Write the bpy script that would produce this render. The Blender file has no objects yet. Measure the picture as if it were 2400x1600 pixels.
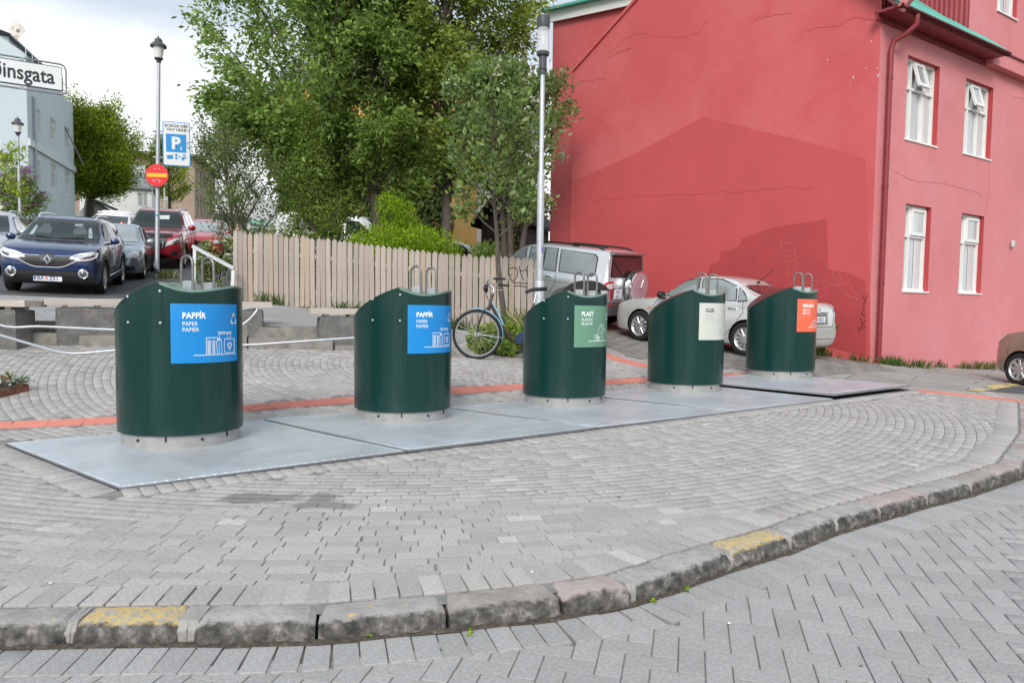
import bpy, bmesh, math, random
import numpy as np
from mathutils import Vector, Matrix, noise as mnoise
from mathutils.bvhtree import BVHTree
from mathutils.geometry import delaunay_2d_cdt
R = math.radians
random.seed(7); rng = np.random.default_rng(7)
SC = bpy.context.scene; COL = SC.collection

# ------------------------------------------------------------------ camera
FPX, CZ, TH, PH = 1800.0, 1.75, math.atan(.06), .0127
FW = Vector((0, math.cos(TH), -math.sin(TH)))
_r = Vector((1, 0, 0)); _u = Vector((0, math.sin(TH), math.cos(TH)))
RT = math.cos(PH)*_r + math.sin(PH)*_u
UP = -math.sin(PH)*_r + math.cos(PH)*_u
CAMP = Vector((0, 0, CZ))
cam = bpy.data.cameras.new('camera'); camo = bpy.data.objects.new('camera', cam)
COL.objects.link(camo); SC.camera = camo
cam.sensor_width = 36; cam.lens = FPX/2400*36; cam.clip_start = .05; cam.clip_end = 3000
cam.shift_y = 30/2400
m = Matrix((RT, UP, -FW)).transposed().to_4x4(); m.translation = CAMP
camo.matrix_world = m

# ------------------------------------------------------------------ world, sun, exposure
SUN_EL, SUN_AZ = R(33), R(-99)       # direction towards the sun: azimuth from +x
W = bpy.data.worlds.new('World'); SC.world = W; W.use_nodes = True
nt = W.node_tree; nt.nodes.clear()
def N(t, ty, **k):
    n = t.nodes.new(ty)
    for a, b in k.items(): setattr(n, a, b)
    return n
def sky_nodes():
    L = nt.links.new
    sky = N(nt, 'ShaderNodeTexSky', sky_type='NISHITA', sun_disc=False)
    sky.sun_elevation = SUN_EL; sky.sun_rotation = math.pi/2 - SUN_AZ
    tc = N(nt, 'ShaderNodeTexCoord')
    sep = N(nt, 'ShaderNodeSeparateXYZ'); L(tc.outputs['Generated'], sep.inputs[0])
    # flatten the dome to a cloud layer: (x, y)/(z+.12)
    zz = N(nt, 'ShaderNodeMath', operation='ADD'); zz.inputs[1].default_value = .16; L(sep.outputs[2], zz.inputs[0])
    zm = N(nt, 'ShaderNodeMath', operation='MAXIMUM'); zm.inputs[1].default_value = .08; L(zz.outputs[0], zm.inputs[0])
    dv = N(nt, 'ShaderNodeVectorMath', operation='DIVIDE'); L(tc.outputs['Generated'], dv.inputs[0])
    cb = N(nt, 'ShaderNodeCombineXYZ'); [L(zm.outputs[0], cb.inputs[i]) for i in range(3)]
    L(cb.outputs[0], dv.inputs[1])
    mp = N(nt, 'ShaderNodeMapping'); mp.inputs['Location'].default_value = (3.2, 1.15, 0); mp.inputs['Scale'].default_value = (.42, 1.0, 0)
    L(dv.outputs[0], mp.inputs[0])
    nz = N(nt, 'ShaderNodeTexNoise'); nz.inputs['Scale'].default_value = 1.35; nz.inputs['Detail'].default_value = 7; nz.inputs['Roughness'].default_value = .52; nz.inputs['Distortion'].default_value = .25
    L(mp.outputs[0], nz.inputs['Vector'])
    # the layer thickens upwards
    th = N(nt, 'ShaderNodeMapRange', interpolation_type='SMOOTHSTEP'); th.inputs[1].default_value = .25; th.inputs[2].default_value = .345; th.inputs[3].default_value = .02; th.inputs[4].default_value = -.20; L(sep.outputs[2], th.inputs[0])
    sm = N(nt, 'ShaderNodeMath', operation='ADD'); L(nz.outputs['Fac'], sm.inputs[0]); L(th.outputs[0], sm.inputs[1])
    rp = N(nt, 'ShaderNodeValToRGB'); L(sm.outputs[0], rp.inputs[0])
    e = rp.color_ramp.elements
    e[0].position = .38; e[0].color = (5.3, 6.0, 6.8, 1)
    e[1].position = .59; e[1].color = (9.6, 9.6, 9.65, 1)
    q = e.new(.47); q.color = (7.2, 7.7, 8.3, 1)
    # low over the horizon the layer closes to bright white
    mr = N(nt, 'ShaderNodeMapRange'); mr.inputs['From Min'].default_value = .05; mr.inputs['From Max'].default_value = .30
    L(sep.outputs[2], mr.inputs[0])
    lo = N(nt, 'ShaderNodeMix', data_type='RGBA'); lo.inputs[6].default_value = (9.4, 9.45, 9.6, 1)
    L(mr.outputs[0], lo.inputs[0]); L(rp.outputs[0], lo.inputs[7])
    mx = N(nt, 'ShaderNodeMix', data_type='RGBA'); mx.inputs[0].default_value = .93
    L(sky.outputs[0], mx.inputs[6]); L(lo.outputs[2], mx.inputs[7])
    # an overcast dome is brighter overhead than at the horizon
    zr = N(nt, 'ShaderNodeMapRange', interpolation_type='SMOOTHSTEP'); zr.inputs[1].default_value = .30; zr.inputs[2].default_value = 1.0; zr.inputs[3].default_value = 1.0; zr.inputs[4].default_value = 1.3; L(sep.outputs[2], zr.inputs[0])
    zs = N(nt, 'ShaderNodeVectorMath', operation='SCALE'); L(mx.outputs[2], zs.inputs[0]); L(zr.outputs[0], zs.inputs['Scale'])
    bg = N(nt, 'ShaderNodeBackground'); bg.inputs[1].default_value = .1; L(zs.outputs[0], bg.inputs[0])
    out = N(nt, 'ShaderNodeOutputWorld'); L(bg.outputs[0], out.inputs[0])
sky_nodes()
sl = bpy.data.lights.new('sun', 'SUN'); sl.energy = 2.2; sl.angle = R(24); sl.color = (1, .96, .9)
so = bpy.data.objects.new('sun', sl); COL.objects.link(so); so.location = (0, 0, 40)
sd = Vector((math.cos(SUN_EL)*math.cos(SUN_AZ), math.cos(SUN_EL)*math.sin(SUN_AZ), math.sin(SUN_EL)))
so.rotation_euler = sd.to_track_quat('Z', 'Y').to_euler()
vs = SC.view_settings; vs.view_transform = 'Standard'; vs.look = 'None'; vs.gamma = 1; vs.use_curve_mapping = False; vs.exposure = 0.40
SC.cycles.use_denoising = True; SC.cycles.max_bounces = 6; SC.cycles.transparent_max_bounces = 12
try: SC.cycles.denoiser = 'OPENIMAGEDENOISE'
except Exception: pass

# ------------------------------------------------------------------ terrain (thin plate splines through measured spots)
def tps(pts):
    P = np.array(pts, float); n = len(P)
    d = np.linalg.norm(P[:, None, :2]-P[None, :, :2], axis=2)
    K = np.where(d > 0, d*d*np.log(d+1e-9), 0) + np.eye(n)*.15
    A = np.zeros((n+3, n+3)); A[:n, :n] = K; A[:n, n] = 1; A[:n, n+1:] = P[:, :2]; A[n, :n] = 1; A[n+1:, :n] = P[:, :2].T
    s = np.linalg.solve(A, np.concatenate([P[:, 2], [0, 0, 0]]))
    def f(x, y):
        x = np.asarray(x, float); y = np.asarray(y, float)
        sh = x.shape; X = x.ravel(); Y = y.ravel()
        o = np.empty(X.size)
        for i in range(0, X.size, 20000):
            D = np.sqrt((X[i:i+20000, None]-P[:, 0])**2+(Y[i:i+20000, None]-P[:, 1])**2)
            o[i:i+20000] = (D*D*np.log(D+1e-9))@s[:n]+s[n]+s[n+1]*X[i:i+20000]+s[n+2]*Y[i:i+20000]
        return o.reshape(sh)
    return f
def PA(x, y): return .37-.0045*x+.03*y
_A = [(-6,2),(-3,1),(0,1),(3,1),(6,2),(-5,3.5),(-2,3),(1,3),(4,3),(7,4),(-4.3,6.3),(-2.6,5),(-.9,6.2),(.8,7.4),(2.5,8.6),(4.1,9.7),(5.6,10.8),(4.5,6.5),(7,8.5),(3,10.7),(4.6,11.7),(-2.4,7.5),(-4.7,7.1),(0,0),(0,-6),(-8,-4),(8,-4),(-9,3),(11,3),(-1,9.6),(1,10.6)]
_A = [(x, y, PA(x, y)) for x, y in _A]
_S = [(2.72,16.3,1.09),(4.34,14.27,.918),(6.91,14.9,.787),(9.2,14,.47),(12,18,.4),(.5,15.1,1.22),(-1.15,15.5,1.32),(-.54,12,.94),(2,19,1.45),(6,30,2.4),(0,29,2.75),(-6,29,3.2),(0,45,4.2),(16,28,1.0),(14,10,.2),(20,45,2.0)]
TL = tps(_A+_S+[(-1.35,10.8,.93),(-5.8,10.4,1.17),(-3.55,11.2,1.13),(-2.35,11.6,1.1),(-9,10,1.35),(-8.8,16.2,1.9),(-10,21,2.42),(-12,29,3.5),(-26,46,6.6),(-30,85,10.2),(-18,85,10.2)])
TU = tps(_S+[(-1.0,12.2,1.02),(-2.2,11.9,1.3),(-3.6,11.7,1.45),(-6.3,10.7,1.47),(-9,9.6,1.65),(-6.1,16.8,1.85),(-8.8,16.2,1.92),(-10,21,2.42),(-11,25.5,2.95),(-12,30,3.5),(-13.5,37,4.4),(-26,46,6.6),(-30,85,10.2),(-18,85,10.2),(-14,14,2.1),(-16,21,2.75)])
WALL = [(-12,8.7),(-9,9.65),(-6.6,10.5),(-5.2,10.95),(-3.6,11.45),(-2.2,11.85),(-.9,12.25)]
def wall_y(x):
    return np.interp(x, [p[0] for p in WALL], [p[1] for p in WALL])
def T(x, y):
    x = float(x); y = float(y)
    if x < -1.0 and y > float(wall_y(x)): return float(TU(x, y))
    return float(TL(x, y))
def ray(px, py): px = float(px); py = float(py); return FW + (px-1200)/FPX*RT + (830-py)/FPX*UP
def at(px, py, d):
    v = ray(px, py); return CAMP + v*(d/v.y)
def gp(px, py, off=0., d0=2.4, d1=110):
    """first place where the sight line through a picture point meets the ground"""
    v = ray(px, py); v = v/v.y; d = d0
    while d < d1:
        p = CAMP+v*d
        if p.z <= T(p.x, p.y)+off:
            a, b = d-.1, d
            for _ in range(14):
                c = (a+b)/2; p = CAMP+v*c
                if p.z <= T(p.x, p.y)+off: b = c
                else: a = c
            return CAMP+v*b
        d += .1
    return CAMP+v*d1
def onT(x, y, off=0.): return Vector((x, y, T(x, y)+off))

# ------------------------------------------------------------------ materials
MATS = {}
def mk(name, col, rough=.6, metal=0., var=.12, vsc=6., bump=0., bsc=60., coat=0., isl=0., ob=0., spec=.5, stain=None, stain2=None, sub=0., trans=0., emit=0., stretch=None, alpha=1., ior=1.45):
    """procedural principled material; stain=(colour, scale, low, high, amount)"""
    if name in MATS: return MATS[name]
    m = bpy.data.materials.new(name); m.use_nodes = True; t = m.node_tree; L = t.links.new
    b = t.nodes['Principled BSDF']; out = t.nodes['Material Output']
    tc = N(t, 'ShaderNodeTexCoord'); vec = tc.outputs['Object']
    if stretch:
        mp = N(t, 'ShaderNodeMapping'); mp.inputs['Scale'].default_value = stretch; L(vec, mp.inputs[0]); vec = mp.outputs[0]
    c = N(t, 'ShaderNodeRGB'); c.outputs[0].default_value = (*col, 1); cur = c.outputs[0]
    def noise(sc, det=5):
        n = N(t, 'ShaderNodeTexNoise'); n.inputs['Scale'].default_value = sc; n.inputs['Detail'].default_value = det; n.inputs['Roughness'].default_value = .6
        L(vec, n.inputs['Vector']); return n.outputs['Fac']
    def mul(cur, fac, lo, hi, a, bb):
        r = N(t, 'ShaderNodeMapRange'); r.inputs[1].default_value = lo; r.inputs[2].default_value = hi; r.inputs[3].default_value = a; r.inputs[4].default_value = bb
        L(fac, r.inputs[0])
        v = N(t, 'ShaderNodeVectorMath', operation='SCALE'); L(cur, v.inputs[0]); L(r.outputs[0], v.inputs['Scale']); return v.outputs[0]
    if var: cur = mul(cur, noise(vsc), .3, .7, 1-var, 1+var)
    if isl:
        g = N(t, 'ShaderNodeNewGeometry'); cur = mul(cur, g.outputs['Random Per Island'], 0, 1, 1-isl, 1+isl)
    if ob:
        g = N(t, 'ShaderNodeObjectInfo'); cur = mul(cur, g.outputs['Random'], 0, 1, 1-ob, 1+ob)
    for s in (stain, stain2):
        if not s: continue
        sc, ssc, lo, hi, am = s
        r = N(t, 'ShaderNodeMapRange'); r.inputs[1].default_value = lo; r.inputs[2].default_value = hi; r.inputs[3].default_value = 0; r.inputs[4].default_value = am
        L(noise(ssc, 7), r.inputs[0])
        x = N(t, 'ShaderNodeMix', data_type='RGBA'); L(r.outputs[0], x.inputs[0]); L(cur, x.inputs[6]); x.inputs[7].default_value = (*sc, 1); cur = x.outputs[2]
    L(cur, b.inputs['Base Color'])
    b.inputs['Roughness'].default_value = rough; b.inputs['Metallic'].default_value = metal; b.inputs['Coat Weight'].default_value = coat
    b.inputs['Coat Roughness'].default_value = .06; b.inputs['Specular IOR Level'].default_value = spec; b.inputs['IOR'].default_value = ior
    if trans: b.inputs['Transmission Weight'].default_value = trans
    if alpha < 1: b.inputs['Alpha'].default_value = alpha
    if bump:
        bn = N(t, 'ShaderNodeBump'); bn.inputs['Strength'].default_value = bump; bn.inputs['Distance'].default_value = .02
        L(noise(bsc, 6), bn.inputs['Height']); L(bn.outputs[0], b.inputs['Normal'])
    if sub:
        tr = N(t, 'ShaderNodeBsdfTranslucent'); L(cur, tr.inputs[0])
        ms = N(t, 'ShaderNodeMixShader'); ms.inputs[0].default_value = sub; L(b.outputs[0], ms.inputs[1]); L(tr.outputs[0], ms.inputs[2]); L(ms.outputs[0], out.inputs[0])
    MATS[name] = m; return m

# ------------------------------------------------------------------ mesh building
def basis_of(o):
    M = Matrix.Identity(4)
    while o is not None:
        M = Matrix.LocRotScale(o.location, o.rotation_euler, o.scale) @ M; o = o.parent
    return M
class MB:
    def __init__(s): s.v = []; s.f = []; s.mi = []; s.m = 0
    def add(s, vs, fs, M=None):
        b = len(s.v)
        s.v += [tuple(M @ Vector(p)) for p in vs] if M else [tuple(p) for p in vs]
        s.f += [tuple(i+b for i in q) for q in fs]; s.mi += [s.m]*len(fs)
        return s
    def box(s, c, d, M=None, bev=0.):
        x, y, z = c; a, b, h = d[0]/2, d[1]/2, d[2]/2
        if not bev:
            vs = [(x+i*a, y+j*b, z+k*h) for k in (-1, 1) for j in (-1, 1) for i in (-1, 1)]
            return s.add(vs, [(0,2,3,1),(4,5,7,6),(0,1,5,4),(2,6,7,3),(0,4,6,2),(1,3,7,5)], M)
        vs = [(x+i*(a-bev), y+j*(b-bev), z+h) for j, i in ((-1,-1),(-1,1),(1,1),(1,-1))]
        vs += [(x+i*a, y+j*b, z+h-bev) for j, i in ((-1,-1),(-1,1),(1,1),(1,-1))]
        vs += [(x+i*a, y+j*b, z-h) for j, i in ((-1,-1),(-1,1),(1,1),(1,-1))]
        fs = [(0,1,2,3)]
        for r in (0, 4):
            for k in range(4): fs.append((r+4+k, r+4+(k+1)%4, r+(k+1)%4, r+k))
        fs.append((11,10,9,8))
        return s.add(vs, fs, M)
    def tube(s, pts, r, n=8, M=None, caps=True):
        P = [Vector(p) for p in pts]; k = len(P)
        rr = r if isinstance(r, (list, tuple)) else [r]*k
        vs = []; fs = []; ref = None
        for i in range(k):
            t = (P[min(i+1, k-1)]-P[max(i-1, 0)])
            t = t.normalized() if t.length > 1e-9 else Vector((0, 0, 1))
            if ref is None: ref = t.orthogonal().normalized()
            ref = (ref-t*ref.dot(t)); ref = ref.normalized() if ref.length > 1e-6 else t.orthogonal().normalized()
            bi = t.cross(ref)
            for j in range(n):
                a = 2*math.pi*j/n; vs.append(P[i]+(ref*math.cos(a)+bi*math.sin(a))*rr[i])
        for i in range(k-1):
            for j in range(n): fs.append((i*n+j, i*n+(j+1)%n, (i+1)*n+(j+1)%n, (i+1)*n+j))
        if caps: fs += [tuple(range(n-1, -1, -1)), tuple((k-1)*n+j for j in range(n))]
        return s.add(vs, fs, M)
    def lathe(s, prof, n=24, M=None, a0=0., a1=2*math.pi, caps=True):
        full = abs(a1-a0-2*math.pi) < 1e-6; c = n if full else n+1; vs = []; fs = []
        for r, z in prof:
            for j in range(c):
                a = a0+(a1-a0)*j/n; vs.append((r*math.cos(a), r*math.sin(a), z))
        for i in range(len(prof)-1):
            for j in range(n): fs.append((i*c+j, i*c+(j+1) % c, (i+1)*c+(j+1) % c, (i+1)*c+j))
        if caps and full: fs += [tuple(range(c-1, -1, -1)), tuple((len(prof)-1)*c+j for j in range(c))]
        return s.add(vs, fs, M)
    def prism(s, poly, h, M=None):
        n = len(poly); vs = [(x, y, 0) for x, y in poly]+[(x, y, h) for x, y in poly]
        fs = [tuple(range(n-1, -1, -1)), tuple(range(n, 2*n))]+[(i, (i+1) % n, n+(i+1) % n, n+i) for i in range(n)]
        return s.add(vs, fs, M)
    def build(s, name, mats, parent=None, world=False, smooth=None):
        me = bpy.data.meshes.new(name); v = s.v
        if world and parent is not None:
            inv = basis_of(parent).inverted(); v = [tuple(inv @ Vector(p)) for p in v]
        me.from_pydata(v, [], s.f)
        if not isinstance(mats, (list, tuple)): mats = [mats]
        for m in mats: me.materials.append(m)
        if len(mats) > 1: me.polygons.foreach_set('material_index', s.mi)
        if smooth is not None:
            me.polygons.foreach_set('use_smooth', [True]*len(me.polygons)); me.set_sharp_from_angle(angle=R(smooth))
        me.update()
        return link(name, me, parent)
def link(name, me, parent=None):
    o = bpy.data.objects.new(name, me); COL.objects.link(o)
    if parent is not None: o.parent = parent
    return o
def tag(o, label=None, cat=None, group=None, kind=None):
    if label: o['label'] = label
    if cat: o['category'] = cat
    if group: o['group'] = group
    if kind: o['kind'] = kind
    return o
def thing(name, label, cat, loc=(0, 0, 0), rz=0., group=None, rot=None):
    o = bpy.data.objects.new(name, None); COL.objects.link(o); o.empty_display_size = .2
    o.location = loc; o.rotation_euler = rot if rot else (0, 0, rz)
    return tag(o, label, cat, group)
def npmesh(name, V, F, mats, parent=None, mi=None, smooth=False):
    """V (n,3) array, F (m,k) array of equal polygons"""
    me = bpy.data.meshes.new(name); k = F.shape[1]
    me.vertices.add(len(V)); me.vertices.foreach_set('co', np.ascontiguousarray(V, np.float32).ravel())
    me.loops.add(F.size); me.loops.foreach_set('vertex_index', np.ascontiguousarray(F, np.int32).ravel())
    me.polygons.add(len(F)); me.polygons.foreach_set('loop_start', np.arange(0, F.size, k, dtype=np.int32)); me.polygons.foreach_set('loop_total', np.full(len(F), k, np.int32))
    if not isinstance(mats, (list, tuple)): mats = [mats]
    for m in mats: me.materials.append(m)
    if mi is not None: me.polygons.foreach_set('material_index', np.ascontiguousarray(mi, np.int32))
    if smooth: me.polygons.foreach_set('use_smooth', np.ones(len(F), bool))
    me.update(calc_edges=True); me.validate()
    return link(name, me, parent)
def text_mesh(body, size, bold=0., align='LEFT'):
    """flat triangles of a line of lettering: list of (x, y), faces"""
    c = bpy.data.curves.new('lettering', 'FONT'); c.body = body; c.size = size; c.align_x = align; c.offset = bold; c.resolution_u = 3
    o = bpy.data.objects.new('lettering', c); COL.objects.link(o)
    dg = bpy.context.evaluated_depsgraph_get(); dg.update()
    me = bpy.data.meshes.new_from_object(o.evaluated_get(dg))
    vs = [tuple(v.co) for v in me.vertices]; fs = [tuple(p.vertices) for p in me.polygons]
    bpy.data.objects.remove(o); bpy.data.meshes.remove(me); bpy.data.curves.remove(c)
    return vs, fs
def strip2(pts, w):
    """2D polyline of width w as quads"""
    vs = []; fs = []
    for (x0, y0), (x1, y1) in zip(pts[:-1], pts[1:]):
        dx, dy = x1-x0, y1-y0; l = math.hypot(dx, dy) or 1; nx, ny = -dy/l*w/2, dx/l*w/2; ex, ey = dx/l*w/2, dy/l*w/2
        n = max(1, int(l/.05)); b = len(vs)
        for i in range(n+1):
            f = i/n; x = x0-ex+(dx+2*ex)*f; y = y0-ey+(dy+2*ey)*f
            vs += [(x+nx, y+ny), (x-nx, y-ny)]
        fs += [(b+2*i+1, b+2*i+3, b+2*i+2, b+2*i) for i in range(n)]
    return vs, fs
# ------------------------------------------------------------------ ground sheets
def inside(poly, X, Y):
    X = np.asarray(X, float); Y = np.asarray(Y, float); c = np.zeros(X.shape, bool); n = len(poly)
    for i in range(n):
        x0, y0 = poly[i]; x1, y1 = poly[(i+1) % n]
        c ^= ((y0 > Y) != (y1 > Y)) & (X < (x1-x0)*(Y-y0)/((y1-y0) if y1 != y0 else 1e-9)+x0)
    return c
def sheet(name, poly, fz, off, mat, res=.5, kind='structure', parent=None):
    pts = []
    for (x0, y0), (x1, y1) in zip(poly, poly[1:]+poly[:1]):
        n = max(1, int(math.hypot(x1-x0, y1-y0)/res)); pts += [(x0+(x1-x0)*i/n, y0+(y1-y0)*i/n) for i in range(n)]
    nb = len(pts); xs = [p[0] for p in pts]; ys = [p[1] for p in pts]
    gx, gy = np.meshgrid(np.arange(min(xs), max(xs), res), np.arange(min(ys), max(ys), res))
    k = inside(poly, gx, gy); pts += list(zip(gx[k].tolist(), gy[k].tolist()))
    vs, _, fs, *_ = delaunay_2d_cdt([Vector(p) for p in pts], [], [list(range(nb))], 1, 1e-5)
    xy = np.array([tuple(v) for v in vs]); z = fz(xy[:, 0], xy[:, 1])+off
    o = npmesh(name, np.column_stack([xy, z]), np.array([tuple(f) for f in fs if len(f) == 3]), mat, parent, smooth=True)
    if kind: o['kind'] = kind
    return o
ASPH = mk('asphalt', (.085, .086, .09), .9, var=.22, vsc=1.2, bump=.35, bsc=90, stain=((.14, .14, .135), 2.2, .5, .75, .5))
SOIL = mk('soil and lawn', (.05, .06, .025), .95, var=.4, vsc=1.5, bump=.6, bsc=25, stain=((.06, .10, .025), 3, .4, .6, .7))
def clampz(x, y): return TL(np.clip(x, -45, 40), np.clip(y, -8, 95))
def big_ground():
    ax = np.unique(np.concatenate([np.linspace(-600, -40, 9), np.linspace(-40, -14, 14), np.linspace(-14, 14, 57), np.linspace(14, 40, 14), np.linspace(40, 600, 9)]))
    ay = np.unique(np.concatenate([np.linspace(-300, -8, 6), np.linspace(-8, 26, 69), np.linspace(26, 95, 24), np.linspace(95, 900, 9)]))
    X, Y = np.meshgrid(ax, ay); Z = clampz(X, Y)-.13
    n, m_ = X.shape; idx = np.arange(n*m_).reshape(n, m_)
    F = np.stack([idx[:-1, :-1], idx[:-1, 1:], idx[1:, 1:], idx[1:, :-1]], -1).reshape(-1, 4)
    o = npmesh('ground', np.column_stack([X.ravel(), Y.ravel(), Z.ravel()]), F, SOIL, smooth=True); o['kind'] = 'structure'
big_ground()

# ---- kerb line: front foot of the stones, from the street side
_kf = [(-150,1521),(0,1520),(153,1517),(408,1513),(592,1513),(735,1508),(1046,1480),(1316,1449),(1480,1421),(1714,1339),(1857,1294),(1959,1252),(2173,1189),(2275,1163),(2400,1120)]
KF = [gp(x, y, -.085) for x, y in _kf]
KF = [Vector((-7, 2.55, 0)), Vector((-3.4, 2.93, 0))]+KF[1:]+[Vector((5.2, 7.45, 0)), Vector((6.6, 9.6, 0)), Vector((7.6, 12.2, 0))]
KX = np.array([p.x for p in KF]); KY = np.array([p.y for p in KF])
def kline(x): return np.interp(x, KX, KY)
KS = np.concatenate([[0], np.cumsum(np.hypot(np.diff(KX), np.diff(KY)))])
def kat(s):
    x = np.interp(s, KS, KX); y = np.interp(s, KS, KY)
    x2 = np.interp(s+.12, KS, KX); y2 = np.interp(s+.12, KS, KY); x1 = np.interp(s-.12, KS, KX); y1 = np.interp(s-.12, KS, KY)
    l = math.hypot(x2-x1, y2-y1); return float(x), float(y), (x2-x1)/l, (y2-y1)/l
KW = .19      # kerb width

# ---- base sheets
JOINT = mk('joint sand', (.22, .212, .20), .95, var=.3, vsc=14, bump=.4, bsc=120)
PC = (-1.35, 10.8)
cornL = [gp(1905, 884), gp(1700, 862), gp(1480, 838), gp(1418, 812)]
PAVED = [(-9, float(kline(-7))+.1)]+[(float(a), float(b)+.1) for a, b in zip(KX, KY)]+[(7.4, 11.9)]+[(gp(2400, 938).x, gp(2400, 938).y), (gp(2134, 914).x, gp(2134, 914).y)]+[(p.x, p.y) for p in cornL]+[(.9, 14.4), (-.2, 14.6), (-1.0, 13.4), (-.9, 12.3)]+[(x, y-.3) for x, y in WALL[::-1][1:6]]+[(-9.5, 9.2)]
pav = sheet('pavement', PAVED, TL, -.0065, JOINT, .45)
ROADP = [(-9, -6), (12, -6), (14, 10), (9, 13)]+[(float(a)+.02, float(b)+.03) for a, b in list(zip(KX, KY))[::-1]]+[(-9, 2.4)]
road = sheet('road', ROADP, TL, -.093, JOINT, .6)

# ---- plates
PLc = [gp(276, 1147), gp(953, 1059), gp(1398.5, 1004), gp(1715.5, 966.5), gp(1954, 937), gp(2134, 914)]
JV = Vector((-1.60, 1.30, 0))
PLQ = []
for i in range(5):
    a, b = PLc[i].xy, PLc[i+1].xy; d = (b-a).normalized()
    a = a+d*.012; b = b-d*.012
    PLQ.append([a, b, b+JV.xy, a+JV.xy])
PLALL = [tuple(PLQ[0][0]), tuple(PLQ[4][1]), tuple(PLQ[4][2]), tuple(PLQ[0][3])]
TACT = [gp(x, y) for x, y in [(-160,1003),(0,996),(270,984),(561,958),(825,937),(1061,916),(1220,906),(1512,889),(1790,876)]]
def polydist(P, X, Y):
    d = np.full(np.shape(X), 1e9)
    for a, b in zip(P[:-1], P[1:]):
        ax, ay, bx, by = a[0], a[1], b[0], b[1]; l2 = (bx-ax)**2+(by-ay)**2
        t = np.clip(((X-ax)*(bx-ax)+(Y-ay)*(by-ay))/l2, 0, 1); d = np.minimum(d, np.hypot(X-ax-t*(bx-ax), Y-ay-t*(by-ay)))
    return d

# ---- pavers of the pavement: courses on rings about PC, a soldier course along kerb and plates
def stain_paver(name, base, ob, isl, spots):
    m = mk(name, base, .88, var=.2, vsc=48, bump=.5, bsc=130, ob=ob, isl=isl, stain=((base[0]*.74, base[1]*.72, base[2]*.69), 1.6, .52, .8, .4), stain2=((.2, .195, .185), 95, .63, .72, .5))
    t = m.node_tree; L = t.links.new; b = t.nodes['Principled BSDF']; src = b.inputs['Base Color'].links[0].from_socket
    g = N(t, 'ShaderNodeNewGeometry'); nz = N(t, 'ShaderNodeTexNoise'); nz.inputs['Scale'].default_value = 4.5; nz.inputs['Detail'].default_value = 6; L(g.outputs['Position'], nz.inputs['Vector'])
    for (x, y, rx, ry, am) in spots:
        sx = N(t, 'ShaderNodeVectorMath', operation='SUBTRACT'); L(g.outputs['Position'], sx.inputs[0]); sx.inputs[1].default_value = (x, y, 0)
        mu = N(t, 'ShaderNodeVectorMath', operation='MULTIPLY'); L(sx.outputs[0], mu.inputs[0]); mu.inputs[1].default_value = (1/rx, 1/ry, 0)
        ln = N(t, 'ShaderNodeVectorMath', operation='LENGTH'); L(mu.outputs[0], ln.inputs[0])
        ad = N(t, 'ShaderNodeMath', operation='ADD'); L(ln.outputs['Value'], ad.inputs[0])
        ns = N(t, 'ShaderNodeMath', operation='MULTIPLY_ADD'); L(nz.outputs['Fac'], ns.inputs[0]); ns.inputs[1].default_value = 2.6; ns.inputs[2].default_value = -1.3; L(ns.outputs[0], ad.inputs[1])
        r = N(t, 'ShaderNodeMapRange'); r.inputs[1].default_value = .62; r.inputs[2].default_value = .85; r.inputs[3].default_value = am; r.inputs[4].default_value = 0; L(ad.outputs[0], r.inputs[0])
        x = N(t, 'ShaderNodeMix', data_type='RGBA'); L(r.outputs[0], x.inputs[0]); L(src, x.inputs[6]); x.inputs[7].default_value = (.17, .16, .15, 1); src = x.outputs[2]
    L(src, b.inputs['Base Color']); return m
SP = [(*gp(640, 1165).xy, .42, .16, .75), (*gp(745, 1182).xy, .22, .1, .7)]
PVB = (.41, .385, .364)
PV_O = stain_paver('paver single', PVB, .11, 0, SP); PV_I = stain_paver('paver field', PVB, 0, .11, SP)
PVL_O = stain_paver('light paver single', (.50, .475, .45), .06, 0, []); PVL_I = stain_paver('light paver field', (.50, .475, .45), 0, .06, [])
PVR_O = stain_paver('road paver single', (.362, .352, .342), .09, 0, []); PVR_I = stain_paver('road paver field', (.362, .352, .342), 0, .09, [])
def paver_geo(C, A, Ln, Wd, fz, off, dz, bev=.002):
    n = len(C); ca, sa = np.cos(A), np.sin(A); V = np.empty((n, 12, 3))
    for r, (ins, z) in enumerate(((bev, 0), (0, -bev*.9), (0, -.035))):
        for k, (i, j) in enumerate(((-1, -1), (1, -1), (1, 1), (-1, 1))):
            lx = i*(Ln/2-ins); ly = j*(Wd/2-ins)
            V[:, r*4+k, 0] = C[:, 0]+lx*ca-ly*sa; V[:, r*4+k, 1] = C[:, 1]+lx*sa+ly*ca; V[:, r*4+k, 2] = z+dz
    V[:, :, 2] += fz(V[:, :, 0], V[:, :, 1])+off
    q = [(0, 1, 2, 3)]
    for r in (0, 4): q += [(r+4+k, r+4+(k+1) % 4, r+(k+1) % 4, r+k) for k in range(4)]
    F = (np.array(q)[None]+12*np.arange(n)[:, None, None]).reshape(-1, 4)
    return V.reshape(-1, 3), F
_pm = {}
def paver_unit(ln, wd, mat):
    k = (round(ln, 3), round(wd, 3), mat.name)
    if k not in _pm:
        b = MB().box((0, 0, -.0175), (ln, wd, .035), bev=.002); me = bpy.data.meshes.new('paver'); me.from_pydata(b.v, [], b.f[:-1]); me.materials.append(mat); _pm[k] = me
    return _pm[k]
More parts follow.
